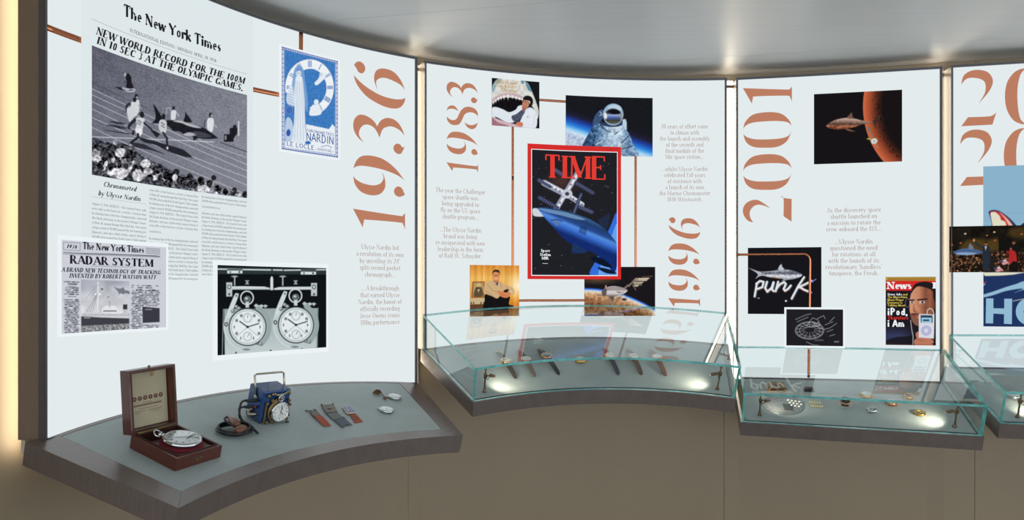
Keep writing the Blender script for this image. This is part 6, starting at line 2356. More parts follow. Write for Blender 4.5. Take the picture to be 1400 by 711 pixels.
    c.line([(238, 172), (200, 156), (182, 130)], 11, (38, 46, 58))
    c.ell(181, 128, 6, 8, (206, 150, 110))
    c.poly([(246, 164), (258, 164), (252, 190)], (206, 206, 214), 1, False)
    man(290, 212, 0.7, (36, 32, 34))
    man(422, 140, 1.05, (26, 22, 24))
    c.poly([(400, 200), (432, 198), (438, 262), (394, 266)], (176, 40, 40))
    c.poly([(404, 262), (440, 262), (446, 322), (392, 322)], (24, 20, 20))
    man(404, 176, 0.55, (170, 40, 42), (190, 130, 96))
    c.line([(392, 204), (380, 196)], 8, (170, 40, 42))
    c.rect(440, 205, 820, 240, (24, 20, 18), 0.6)
    for x0, y0 in ((302, 296), (338, 252)):
        c.poly([(x0, y0), (x0 + 34, y0 - 8), (x0 + 58, y0 + 14), (x0 + 20, y0 + 26)], (220, 210, 206), 1, False)
        for j in range(4):
            c.line([(x0 + 8, y0 + 6 + j * 6), (x0 + 54, y0 + j * 5)], 2.4, (170, 50, 54), 0.8)
        c.poly([(x0, y0), (x0 + 18, y0 - 4), (x0 + 22, y0 + 8), (x0 + 8, y0 + 12)], (60, 64, 110), 1, False)
    c.noise(1.3, 6)
    c.build(e, 0.0065, 'printed_picture')


fourth_prints()

# =================================================================== things on the ledges
M_MAHOG = mat('mahogany', (84, 38, 27), 0.32, spec=0.5, noise=(18, 0.22, (1, 7, 1)), coat=0.25)
M_MAHOG_D = mat('ebony_inlay', (58, 26, 20), 0.55)
M_VELVET = mat('red_velvet', (110, 16, 34), 0.9)
M_STEEL = mat('polished_steel', (206, 208, 210), 0.16, metal=1.0)
M_NICKEL = mat('worn_nickel', (168, 160, 142), 0.32, metal=0.95, noise=(40, 0.25))
M_BRASS = mat('old_brass', (136, 116, 82), 0.38, metal=0.95)
M_GOLD = mat('yellow_gold', (226, 172, 78), 0.2, metal=1.0)
M_ROSE = mat('rose_gold', (222, 160, 122), 0.2, metal=1.0)
M_DIALW = mat('white_dial', (232, 232, 226), 0.3)
M_DIALS = mat('silver_dial', (206, 208, 208), 0.3, metal=0.3)
M_DIALB = mat('black_dial', (24, 26, 32), 0.3)
M_INKB = mat('dial_black', (22, 22, 24), 0.5)
M_BLUE = mat('blue_enamel', (20, 62, 116), 0.3, spec=0.5, coat=0.3)
M_RUBBER = mat('black_cable', (20, 24, 28), 0.38)
M_GRIP = mat('brown_wood_grip', (112, 66, 42), 0.35, noise=(30, 0.2), coat=0.3)
M_ORANGE = mat('orange_ribbon', (160, 72, 36), 0.7, noise=(90, 0.1, (1, 8, 1)))
M_GREYR = mat('grey_ribbon', (112, 114, 114), 0.75, noise=(90, 0.1, (1, 8, 1)))
M_NAVYR = mat('slate_ribbon', (70, 78, 92), 0.6, noise=(90, 0.12, (1, 8, 1)))
M_PEWTER = mat('dark_pewter', (104, 96, 88), 0.45, metal=0.8, noise=(120, 0.4), bump=(160, 0.5))
M_ENAMEL = mat('violet_blue_enamel', (66, 72, 138), 0.3, coat=0.3)
M_CORD = mat('brown_cord', (104, 70, 44), 0.8, noise=(160, 0.3))
M_PAPERL = mat('aged_paper', (176, 166, 138), 0.8, noise=(14, 0.08))
M_PRINTL = mat('brown_print', (112, 72, 66), 0.8)
M_BRONZE = mat('bronze_lamp', (128, 98, 72), 0.36, metal=0.8)
M_LAMPLENS = glow('lamp_lens', (1.0, 0.86, 0.62), 6.0, linear=True)


def frame_at(k, x, y, rot=0.0, h=0.0):
    return LEDGES[k].M @ Matrix.Translation((x, y, h)) @ Matrix.Rotation(rot, 4, 'Z')


def depth_at(k, v):
    return (LEDGES[k].M @ v).y


def two_pts(k, pa, pb):
    a, b = LEDGES[k].pix(*pa), LEDGES[k].pix(*pb)
    return a, b, math.atan2(b.y - a.y, b.x - a.x)


def dial(parent, r, z, face, ink=None, marks=12, hands=((60, .72), (-50, .5)), sub=((0, -.45),), M=None, width=0.03):
    """dial disc with printed marks and hands as separate parts"""
    M = M or Matrix.Identity(4)
    ink = ink or M_INKB
    MB().lathe([(0, z), (r, z), (r, z - r * 0.03), (0, z - r * 0.03)], 36, M, False).build('dial', face, parent)
    b = MB()
    for i in range(marks):
        a = 2 * math.pi * i / marks
        R = M @ Matrix.Rotation(a, 4, 'Z')
        w = r * (0.045 if i % 3 else 0.07)
        b.box(-w / 2, w / 2, r * 0.68, r * 0.86, z, z + r * 0.012, R)
    for i in range(60):
        R = M @ Matrix.Rotation(2 * math.pi * i / 60, 4, 'Z')
        b.box(-r * 0.007, r * 0.007, r * 0.9, r * 0.95, z, z + r * 0.008, R)
    for sx, sy in sub:
        b.torus(r * 0.22, r * 0.012, M @ Matrix.Translation((sx * r, sy * r, z)), 20, 4)
        b.box(sx * r - r * .012, sx * r + r * .012, sy * r, sy * r + r * 0.18, z, z + r * 0.02, M)
    o = b.build('dial_markings', ink, parent)
    o['kind'] = 'stuff'
    for ang, ln in hands:
        R = M @ Matrix.Rotation(math.radians(-ang), 4, 'Z')
        MB().prism([(-r * width, -r * .12), (r * width, -r * .12), (r * width * 1.3, r * ln * .7), (0, r * ln), (-r * width * 1.3, r * ln * .7)], z + r * 0.025, z + r * 0.045, R).build('hand', ink, parent)


def pocket_watch(k, px, r, rot, label, case=M_STEEL, face=M_DIALW, tilt=0.0, h=0.0, group=None, hands=((60, .72), (-50, .5)), sub=((0, -.45),), bow=True, name='pocket_watch', thick=0.34):
    v = LEDGES[k].pix(*px) if not isinstance(px, Vector) else px
    M = frame_at(k, v.x, v.y, rot, h)
    if tilt:
        M = M @ Matrix.Translation((0, 0, r * abs(math.sin(tilt)))) @ Matrix.Rotation(tilt, 4, 'X')
    e = empty(name, M, label, 'pocket watch', group)
    t = r * thick
    MB().lathe([(0, 0), (r * .8, 0), (r * .96, t * .25), (r, t * .5), (r * .98, t * .78), (r * .9, t * .98), (r * .86, t), (r * .84, t * .86), (0, t * .86)], 40).build('case', case, e)
    dial(e, r * .84, t * .87, face, hands=hands, sub=sub)
    MB().lathe([(r * .86, t * .97), (r * .6, t * 1.12), (r * .3, t * 1.18), (0, t * 1.2)], 32).build('crystal', glass_mat(), e)
    MB().cyl((0, r * .98, t * .5), (0, r * 1.16, t * .5), r * .1).build('stem', case, e)
    MB().cyl((0, r * 1.14, t * .5), (0, r * 1.3, t * .5), r * .15, 16).build('crown', case, e)
    if bow:
        MB().torus(r * .24, r * .05, Matrix.Translation((0, r * 1.36, t * .5)) @ Matrix.Rotation(0.5, 4, 'X'), 24, 8).build('bow', case, e)
    return e


# ---------------------------------------------------------------- mahogany watch box
def watch_box():
    L = LEDGES[1]
    Fp, Rp, Lp = L.pix(239.2, 644.5), L.pix(298.3, 623.8), L.pix(181.4, 611.4)
    w = (Rp - Fp).length
    d = (Lp - Fp).length
    rot = math.atan2(Rp.y - Fp.y, Rp.x - Fp.x)
    rot2 = math.atan2(Lp.y - Fp.y, Lp.x - Fp.x) - math.pi / 2
    r = (rot + rot2) / 2
    print('box', w, d, math.degrees(rot), math.degrees(rot2))
    M = frame_at(1, Fp.x, Fp.y, r)
    e = empty('watch_box', M, 'open mahogany watch box with a printed label inside its raised lid', 'watch box')
    h = 0.030
    t = 0.008
    b = MB()
    for x0, x1, y0, y1 in ((0, w, 0, t), (0, w, d - t, d), (0, t, t, d - t), (w - t, w, t, d - t)):
        b.box(x0, x1, y0, y1, 0.0, h)
    b.box(t, w - t, t, d - t, 0.0, 0.005)
    o = b.build('box_body', M_MAHOG, e)
    b = MB()
    for x0, x1, y0, y1 in ((t, w - t, t, t + .002), (t, w - t, d - t - .002, d - t), (t, t + .002, t, d - t), (w - t - .002, w - t, t, d - t)):
        b.box(x0, x1, y0, y1, 0.005, h + .0025)
    b.build('inner_lip', M_MAHOG_D, e)
    # sunk tray with the watch well
    MB().box(t + .0045, w - t - .0045, t + .0045, d * .70, .005, h - .003, bev=.0015).build('tray', M_MAHOG, e)
    MB().box(t + .0045, w - t - .0045, d * .72, d - t - .0045, .005, h - .020).build('well_floor', M_MAHOG, e)
    wx, wy = w * .5, d * .40
    wr = 0.0435
    MB().lathe([(0, h - .004), (wr + .004, h - .004), (wr + .0045, h - .001), (wr + .001, h + .0005), (0, h + .0005)], 40, Matrix.Translation((wx, wy, 0))).build('velvet_ring', M_VELVET, e)
    # lid: a shallow tray turned upright on its hinge
    al = L.al
    up = M.to_3x3().inverted() @ Vector((0, 0, 1))
    ML = Matrix.Translation((0, d, h)) @ Matrix.Rotation(math.atan2(-up.y, up.z) - math.radians(1), 4, 'X')
    lh, lt = d * 0.98, 0.028
    b = MB()
    b.box(0, w, lt - .005, lt, 0, lh, ML)
    for x0, x1, z0, z1 in ((0, t, 0, lh), (w - t, w, 0, lh), (t, w - t, 0, t), (t, w - t, lh - t, lh)):
        b.box(x0, x1, 0, lt - .005, z0, z1, ML)
    lid = b.build('lid', M_MAHOG, e)
    WM[lid] = WM[e]
    b = MB()
    for x0, x1, z0, z1 in ((t - .0025, t, t - .0025, lh - t + .0025), (w - t, w - t + .0025, t - .0025, lh - t + .0025), (t, w - t, t - .0025, t), (t, w - t, lh - t, lh - t + .0025)):
        b.box(x0, x1, -.0006, .001, z0, z1, ML)
    b.build('lid_inlay', M_MAHOG_D, lid)
    MB().box(t + .002, w - t - .002, lt - .007, lt - .005, t + .002, lh - t - .002, ML).build('label_paper', M_PAPERL, lid)
    b = MB()
    zc = lh * .52
    for i in range(6):
        x = w * (.22 + .112 * i)
        b.torus(w * .035, .0012, ML @ Matrix.Translation((x, lt - .0072, zc)) @ Matrix.Rotation(math.pi / 2, 4, 'X'), 16, 4)
        b.torus(w * .02, .001, ML @ Matrix.Translation((x, lt - .0072, zc)) @ Matrix.Rotation(math.pi / 2, 4, 'X'), 12, 4)
    for x0, x1, zz, hh in ((.40, .60, .44, .0012), (.20, .80, .395, .004), (.30, .70, .35, .0012), (.22, .44, .31, .0012), (.50, .80, .31, .0012), (.22, .36, .28, .001), (.56, .76, .28, .001)):
        n = max(3, int((x1 - x0) * 30))
        for i in range(n):
            xa = x0 + (x1 - x0) * i / n
            b.box(w * xa, w * (xa + (x1 - x0) / n * .7), lt - .0074, lt - .007, lh * zz, lh * zz + hh, ML)
    o = b.build('label_print', M_PRINTL, lid)
    o['kind'] = 'stuff'
    b = MB()
    b.cyl((w * .12, d - .001, h + .002), (w * .88, d - .001, h + .002), .0028, 10)
    b.build('hinge_barrel', M_BRASS, e)
    MB().box(w * .12, w * .88, d - .010, d - .001, h, h + .0012).build('hinge_leaf', M_BRASS, e)
    b = MB().box(w * .42, w * .58, .001, .008, lh - t - .001, lh - t + .001, ML)
    b.box(w * .47, w * .53, .001, .003, lh - t - .012, lh - t, ML)
    b.build('catch_plate', M_BRASS, lid)
    MB().cyl(ML @ Vector((w * .5, lt * .4, lh - .001)), ML @ Vector((w * .5, lt * .4, lh + .005)), .0028, 12).build('lid_stud', M_BRASS, lid)
    MB().prism([(w * .5 - .011, 0), (w * .5, .007), (w * .5 + .011, 0), (w * .5, -.007)], 0, .001, Matrix.Translation((0, 0.0002, h * .5)) @ Matrix.Rotation(math.pi / 2, 4, 'X')).build('lock_plate', M_BRASS, e)
    MB().box(w * .5 - .001, w * .5 + .001, -.0014, -.0008, h * .5 - .004, h * .5 + .003).build('keyhole', M_INKB, e)
    v = Vector((wx, wy, 0))
    c = Matrix.Translation((Fp.x, Fp.y, 0)) @ Matrix.Rotation(r, 4, 'Z') @ v
    pocket_watch(1, c, wr, r + math.radians(22), 'large silver pocket chronometer lying in the mahogany box', M_STEEL, M_DIALS, 0.0, h + .0005, hands=((130, .75), (-40, .5)), sub=((0, -.45),))


watch_box()


# ---------------------------------------------------------------- blue timing device
def blue_timer():
    L = LEDGES[1]
    FL, FR = L.pix(353.5, 580.5), L.pix(390.5, 575.0)
    BL = L.pix(333.4, 569.0)
    w = (FR - FL).length
    d = (BL - FL).length
    r = math.atan2(FR.y - FL.y, FR.x - FL.x)
    print('timer', w, d, math.degrees(r), math.degrees(math.atan2(BL.y - FL.y, BL.x - FL.x)))
    h = 46.0 / F * depth_at(1, FL) * 1.02
    d = max(d, w * .8)
    e = empty('timing_device', frame_at(1, FL.x, FL.y, r), 'blue metal timing device with a stopwatch on its front and a strap handle', 'timing device')
    z0 = .004
    MB().box(0, w, 0, d, z0, h, bev=.0025).build('housing', M_BLUE, e)
    MB().box(w * .02, w * .98, d * .02, d * .98, h - .0005, h + .0008).build('top_plate', M_BLUE, e)
    for x, y in ((.1, .12), (.9, .12), (.1, .88), (.9, .88)):
        MB().cyl((w * x, d * y, 0), (w * x, d * y, z0 + .002), .004, 12).build('foot', M_RUBBER, e)
    # strap handle pivoted on both sides, leaning back
    p = [(-.003, d * .42, h * .74), (-.003, d * .62, h * 1.14), (-.003, d * .72, h * 1.33), (.004, d * .735, h * 1.36), (w - .004, d * .735, h * 1.36), (w + .003, d * .72, h * 1.33), (w + .003, d * .62, h * 1.14), (w + .003, d * .42, h * .74)]
    MB().tube(p, .0028, 8).build('strap_handle', M_NICKEL, e)
    for x in (-.004, w + .004):
        MB().cyl((x - .002, d * .42, h * .74), (x + .002, d * .42, h * .74), .006, 14).build('handle_pivot', M_NICKEL, e)
    # stopwatch on the front
    Mf = Matrix.Translation((w * .62, -.010, h * .37)) @ Matrix.Rotation(math.pi / 2, 4, 'X')
    rr = h * .31
    b = MB().lathe([(0, -.010), (rr * .9, -.010), (rr, -.004), (rr, .004), (rr * .92, .006), (rr * .88, .006), (rr * .87, .004), (0, .004)], 40, Mf)
    sw = b.build('stopwatch', M_STEEL, e)
    dial(sw, rr * .87, .0045, M_DIALW, M=Mf, hands=((10, .7), (130, .55)), sub=((0, -.45), (0, .45)))
    MB().cyl((w * .62, -.010, h * .68), (w * .60, -.010, h * .74), .004, 12).build('stem', M_NICKEL, sw)
    MB().torus(h * .085, .0022, Matrix.Translation((w * .58, -.012, h * .80)) @ Matrix.Rotation(math.pi / 2, 4, 'X'), 24, 8).build('bow', M_STEEL, sw)
    MB().cyl((w * .58, -.016, h * .80), (w * .58, -.002, h * .80), h * .05, 16).build('plunger', M_NICKEL, e)
    # bracket arms around the watch
    for a0, a1, R in ((100, 250, 1.13),):
        MB().torus(rr * R, .0042, Matrix.Translation((w * .62, -.006, h * .37)) @ Matrix.Rotation(math.pi / 2, 4, 'X'), 20, 6, 1, a0, a1).build('clamp_arm', M_BRASS, e)
    MB().tube([(w * .28, -.004, h * .92), (w * .5, -.006, h * .88), (w * .75, -.005, h * .9), (w * .92, -.004, h * .97)], .003, 8).build('lever_arm', M_NICKEL, e)
    MB().tube([(w * .3, -.004, h * .62), (w * .4, -.006, h * .72), (w * .5, -.006, h * .78)], .003, 8).build('lever_arm', M_BRASS, e)
    for x, z in ((.16, .88), (.36, .92), (.9, .92), (.14, .64), (.36, .56), (.95, .68), (1.0, .55), (.34, .2), (.40, .06), (1.0, .22), (.96, .1), (.22, .02), (.30, .74)):
        bb = MB().cyl((w * x, 0, h * max(z, .06)), (w * x, -.009, h * max(z, .06)), .0042, 12)
        bb.cyl((w * x, -.008, h * max(z, .06)), (w * x, -.011, h * max(z, .06)), .0026, 10)
        bb.build('thumb_screw', M_BRASS, e)
    MB().box(w * .10, w * .18, -.005, 0, h * .04, h * .62, bev=.001).build('side_rail', M_BRASS, e)
    # plugs and terminal on the left face
    for z, red in ((.66, False), (.47, True)):
        b = MB().cyl((-.002, d * .28, h * z), (-.030, d * .46, h * z - .001), .0042, 12)
        b.build('plug', M_RUBBER, e)
        MB().cyl((-.004, d * .29, h * z), (-.007, d * .31, h * z), .0046, 12).build('plug_ring', mat('red_ring', (150, 30, 34), .4) if red else M_INKB, e)
    b = MB().cyl((0, d * .25, h * .26), (-.022, d * .40, h * .24), .0045, 12)
    b.build('terminal', M_NICKEL, e)
    for y, z in ((.55, .3), (.66, .2), (.5, .14), (.6, .08)):
        MB().cyl((-.001, d * y, h * z + .004), (-.010, d * y, h * z + .004), .006, 12).build('terminal_nut', M_NICKEL, e)
    MB().prism([(0, 0), (.012, 0), (.006, .010)], 0, .003, Matrix.Translation((w * .86, -.016, .001))).build('front_prop', M_RUBBER, e)
    return e, w, d, h


TIMER, tw, td, th_ = blue_timer()


def trigger_cable():
    L = LEDGES[1]
    q = lambda x, y, h=.004: L.pix(280 + x / 5.923, 500 + y / 5.923, h)
    c = q(235, 525)
    e = empty('trigger_cable', frame_at(1, c.x, c.y, 0.0), 'coiled black cable with two brown wooden grips beside the blue timing device', 'cable')
    inv = e.matrix_world.inverted() if False else WM[e].inverted()
    r = random.Random(11)
    c1, c2 = q(85, 520), q(400, 545)
    ax = (c2 - c1).length / 2 * .92
    ay = (q(240, 450) - q(240, 605)).length / 2
    ay = min(ay, ax * .85)
    pts = []
    # from the plugs down to the coil
    MT = LEDGES[1].Mi @ WM[TIMER]
    s0 = MT @ Vector((-.030, td * .46, th_ * .66))
    pts += [s0, MT @ Vector((-.040, td * .52, th_ * .58)), q(280, 380, .035), q(290, 430, .018), q(340, 480, .010), q(400, 520, .007)]
    for i in range(110):
        a = -0.2 + i / 110 * 2 * math.pi * 4.3
        k_ = 1.0 - .10 * math.sin(a * .37) - .05 * math.sin(a * 1.3)
        pts.append(Vector((c.x + ax * k_ * math.cos(a), c.y - ay * k_ * math.sin(a) * .95, .004 + .0026 * (i / 25) + .001 * math.sin(a * 2.3))))
    pts += [q(200, 470, .018), q(160, 430, .022), q(190, 412, .022)]
    loc = [Matrix.Translation((-c.x, -c.y, 0)) @ p for p in pts]
    sm = []
    for i in range(len(loc) - 1):
        p0_, p1_, p2_, p3_ = loc[max(i - 1, 0)], loc[i], loc[i + 1], loc[min(i + 2, len(loc) - 1)]
        for t in (0, .34, .67):
            sm.append(.5 * ((2 * p1_) + (p2_ - p0_) * t + (2 * p0_ - 5 * p1_ + 4 * p2_ - p3_) * t * t + (-p0_ + 3 * p1_ - 3 * p2_ + p3_) * t ** 3))
    sm.append(loc[-1])
    MB().tube(sm, .0030, 8).build('cable', M_RUBBER, e)
    s1 = MT @ Vector((-.030, td * .46, th_ * .47))
    pl = [Matrix.Translation((-c.x, -c.y, 0)) @ p for p in (s1, MT @ Vector((-.042, td * .56, th_ * .40)), q(282, 400, .028), q(300, 440, .014), q(380, 500, .008), q(430, 548, .006))]
    MB().tube(pl, .0030, 8).build('cable', M_RUBBER, e)
    g1 = Matrix.Translation((-c.x, -c.y, 0)) @ q(190, 412, .022)
    g2 = Matrix.Translation((-c.x, -c.y, 0)) @ q(270, 485, .022)
    d = (g2 - g1).normalized()
    Mg = Matrix.Translation(g1) @ d.to_track_quat('Z', 'Y').to_matrix().to_4x4()
    ln = (g2 - g1).length
    MB().lathe([(0, 0), (.004, 0), (.006, ln * .15), (.0105, ln * .55), (.0105, ln * .85), (.007, ln), (0, ln)], 20, Mg).build('wooden_grip', M_GRIP, e)
    g3 = Matrix.Translation((-c.x, -c.y, 0)) @ q(250, 530, .018)
    g4 = Matrix.Translation((-c.x, -c.y, 0)) @ q(335, 500, .018)
    d = (g4 - g3).normalized()
    Mg = Matrix.Translation(g3) @ d.to_track_quat('Z', 'Y').to_matrix().to_4x4()
    ln = (g4 - g3).length
    MB().lathe([(0, 0), (.006, 0), (.010, ln * .25), (.0108, ln * .6), (.008, ln * .9), (.004, ln), (0, ln)], 20, Mg).build('wooden_grip', M_GRIP, e)


trigger_cable()


# ---------------------------------------------------------------- three ribbon medals
def slab_poly(L, pts, o, frame):
    q = fr(*frame)
    return [((v.x - o.x), (v.y - o.y)) for v in (L.pix(*q(x, y)) for x, y in pts)]


def wavy_ribbon(name, poly, z, m, e, amp=.0015, th=.0008, n=8):
    """poly: a0,a1 (near edge), b1,b0 (far edge): ribbon from a to b with a soft wave"""
    a0, a1, b1, b0 = [Vector((x, y, 0)) for x, y in poly]
    vs, fs = [], []
    for i in range(n + 1):
        t = i / n
        l_, r_ = a0.lerp(b0, t), a1.lerp(b1, t)
        zz = z + amp * (1 + math.sin(t * 5.0))
        vs += [l_ + Vector((0, 0, zz)), r_ + Vector((0, 0, zz)), r_ + Vector((0, 0, zz + th)), l_ + Vector((0, 0, zz + th))]
    for i in range(n):
        j = 4 * i
        for k in range(4):
            k2 = (k + 1) % 4
            fs.append((j + k, j + 4 + k, j + 4 + k2, j + k2))
    fs += [(0, 1, 2, 3), (4 * n + 3, 4 * n + 2, 4 * n + 1, 4 * n)]
    return mk(name, vs, fs, m, e, world_space=False)


def medals():
    L = LEDGES[1]
    fm = (400, 520, 8.75)
    q = fr(*fm)
    G = 'ribbon badges on the open ledge'
    # orange ribbon hanging from a ringed clasp
    o = L.pix(*q(300, 470))
    e = empty('ribbon_badge', frame_at(1, o.x, o.y), 'orange ribbon badge with a clasp of linked metal rings', 'badge', G)
    wavy_ribbon('ribbon', slab_poly(L, [(245, 437), (335, 430), (462, 548), (372, 557)], o, fm), .001, M_ORANGE, e)
    P = slab_poly(L, [(205, 385), (285, 378), (338, 430), (242, 440)], o, fm)
    MB().prism(P[::-1], .001, .004).build('clasp', M_PEWTER, e)
    for x, y in ((170, 372), (215, 376), (265, 362)):
        c = slab_poly(L, [(x, y)], o, fm)[0]
        MB().torus(.0042, .0011, Matrix.Translation((c[0], c[1], .0022)), 18, 6).build('ring', M_PEWTER, e)
    # pewter plaque on a grey and slate ribbon
    o = L.pix(*q(520, 440))
    e = empty('ribbon_badge', frame_at(1, o.x, o.y), 'pewter plaque badge on a grey and slate ribbon with a notched end', 'badge', G)
    P = slab_poly(L, [(345, 312), (485, 303), (537, 393), (400, 405)], o, fm)
    MB().prism(P[::-1], .002, .0048).build('plaque', M_PEWTER, e)
    for x, y in ((345, 308), (480, 298)):
        c = slab_poly(L, [(x, y)], o, fm)[0]
        MB().lathe([(0, 0), (.0022, .0005), (.0028, .003), (.0018, .0058), (0, .006)], 10, Matrix.Translation((c[0], c[1], .001))).build('finial', M_PEWTER, e)
    c = slab_poly(L, [(440, 352)], o, fm)[0]
    MB().lathe([(.008, 0), (.007, .0012), (.003, .0016), (0, .0022)], 16, Matrix.Translation((c[0], c[1], .0048))).build('relief', M_PEWTER, e)
    wavy_ribbon('ribbon', slab_poly(L, [(400, 405), (520, 396), (605, 448), (488, 486)], o, fm), .0006, M_GREYR, e)
    P = slab_poly(L, [(488, 486), (610, 445), (650, 495), (715, 548), (640, 540), (590, 574), (535, 520)], o, fm)
    MB().prism(P[::-1], .0028, .0038).build('ribbon_tail', M_NAVYR, e)
    # blue enamel plaque on an orange ribbon
    o = L.pix(*q(715, 420))
    e = empty('ribbon_badge', frame_at(1, o.x, o.y), 'violet-blue enamel plaque badge on an orange ribbon with printed lines', 'badge', G)
    P = slab_poly(L, [(592, 335), (688, 323), (757, 410), (652, 419)], o, fm)
    MB().prism(P[::-1], .0015, .0042).build('plaque', M_NICKEL, e)
    P = slab_poly(L, [(606, 338), (682, 329), (738, 388), (655, 398)], o, fm)
    MB().prism(P[::-1], .0042, .0050).build('enamel', M_ENAMEL, e)
    P = slab_poly(L, [(625, 345), (633, 344), (672, 398), (662, 400)], o, fm)
    MB().prism(P[::-1], .0050, .0060).build('figure', M_NICKEL, e)
    wavy_ribbon('ribbon', slab_poly(L, [(680, 419), (758, 412), (845, 500), (745, 513)], o, fm), .0003, M_ORANGE, e, .0006)
    for i in range(3):
        P = slab_poly(L, [(706 + 14 * i, 444 + 17 * i), (764 + 14 * i, 438 + 16 * i), (767 + 14 * i, 442 + 16 * i), (709 + 14 * i, 448 + 17 * i)], o, fm)
        MB().prism(P[::-1], .0022, .0026).build('printed_line', M_INKB, e)
    # two small watches
    G = 'small silver stopwatches on the open ledge'
    a = L.pix(*q(1220, 215))
    s = F / depth_at(1, a)
    w1 = pocket_watch(1, a, 9.4 / s, math.radians(62), 'small silver stopwatch tied to a brown cord', M_STEEL, M_DIALW, 0.0, 0.0, G, hands=((20, .75),), sub=((0, -.4),), name='stopwatch', thick=.42)
    c = L.pix(*q(1010, 165))
    e = empty('cord', frame_at(1, c.x, c.y), 'bundled brown cord with a bead tied to the small stopwatch', 'cord')
    r = random.Random(2)
    T = Matrix.Translation((-c.x, -c.y, 0))
    pts = []
    for i in range(44):
        a_ = i / 44 * 2 * math.pi * 6
        pts.append(Vector((.013 * math.cos(a_) * (1 + .2 * r.uniform(-1, 1)), .008 * math.sin(a_) * (1 + .25 * r.uniform(-1, 1)), .0025 + .007 * (i / 44) + r.uniform(0, .0012))))
    pts += [T @ L.pix(*q(1070, 165), .006), T @ L.pix(*q(1100, 205), .005), T @ L.pix(*q(1140, 185), .004)]
    MB().tube(pts, .0016, 6).build('cord_bundle', M_CORD, e)
    loop = [T @ L.pix(*q(x, y), .006 + hh) for x, y, hh in ((960, 160, 0), (975, 130, .004), (1010, 112, .006), (1045, 118, .005), (1058, 150, .001))]
    MB().tube(loop, .0014, 6).build('cord_loop', M_CORD, e)
    b = T @ L.pix(*q(1105, 212), .006)
    MB().lathe([(0, -.006), (.004, -.005), (.006, 0), (.004, .006), (0, .007)], 14, Matrix.Translation(b) @ Matrix.Rotation(1.2, 4, 'Y')).build('bead', M_GRIP, e)
    a = L.pix(*q(1120, 372))
    s = F / depth_at(1, a)
    pocket_watch(1, a, 10.2 / s, math.radians(38), 'small silver stopwatch lying alone without a cord', M_STEEL, M_DIALW, 0.0, 0.0, G, hands=((80, .7),), sub=((0, .0),), bow=False, name='stopwatch', thick=.42)


medals()


# ---------------------------------------------------------------- wristwatches
def wristwatch(k, px_head, px_lo, px_hi, r, case, face, strap, label, group):
    L = LEDGES[k]
    v, lo, hi = L.pix(*px_head), L.pix(*px_lo), L.pix(*px_hi)
    d = (hi - lo).normalized()
    rot = math.atan2(d.y, d.x) - math.pi / 2
    e = empty('wristwatch', frame_at(k, v.x, v.y, rot), label, 'wristwatch', group)
    z = .014
    t = .010
    MB().lathe([(0, z - t * .5), (r * .8, z - t * .5), (r, z - t * .1), (r, z + t * .35), (r * .92, z + t * .5), (r * .86, z + t * .5), (r * .84, z + t * .4), (0, z + t * .4)], 32).build('case', case, e)
    dial(e, r * .84, z + t * .42, face, M_INKB if face is not M_DIALB else M_GOLD, hands=((50, .75), (-60, .5)), sub=())
    MB().lathe([(r * .88, z + t * .5), (r * .5, z + t * .62), (0, z + t * .66)], 28).build('crystal', glass_mat(), e)
    MB().cyl((r, 0, z), (r * 1.18, 0, z), r * .1, 12).build('crown', case, e)
    for sx in (-1, 1):
        for sy in (-1, 1):
            MB().tube([(sx * r * .55, sy * r * .75, z), (sx * r * .52, sy * r * 1.1, z - .001), (sx * r * .5, sy * r * 1.25, z - .004)], r * .1, 8).build('lug', case, e)
    for sy, ln in ((1, (hi - v).length), (-1, (lo - v).length)):
        vs, fs = [], []
        n = 12
        for i in range(n + 1):
            s = i / n
            y = sy * (r * .98 + (ln - r * .98) * s)
            w = r * (.50 - .13 * s)
            if i >= n - 1:
                w *= .8 if i == n - 1 else .35
            zz = (z - .003) * (1 - s) ** 1.2 + .0022 + .0035 * math.sin(math.pi * s)
            vs += [(-w, y, zz - .0012), (w, y, zz - .0012), (w * .9, y, zz + .0012), (-w * .9, y, zz + .0012)]
        for i in range(n):
            j = 4 * i
            for q_ in range(4):
                q2 = (q_ + 1) % 4
                fs.append((j + q_, j + 4 + q_, j + 4 + q2, j + q2))
        fs += [(0, 1, 2, 3), (4 * n + 3, 4 * n + 2, 4 * n + 1, 4 * n)]
        mk('strap', vs, fs, strap, e, world_space=False)
    if True:
        MB().torus(r * .42, r * .06, Matrix.Translation((0, (hi - v).length - r * .1, .004)), 16, 6, .7).build('buckle', case, e)
    return e


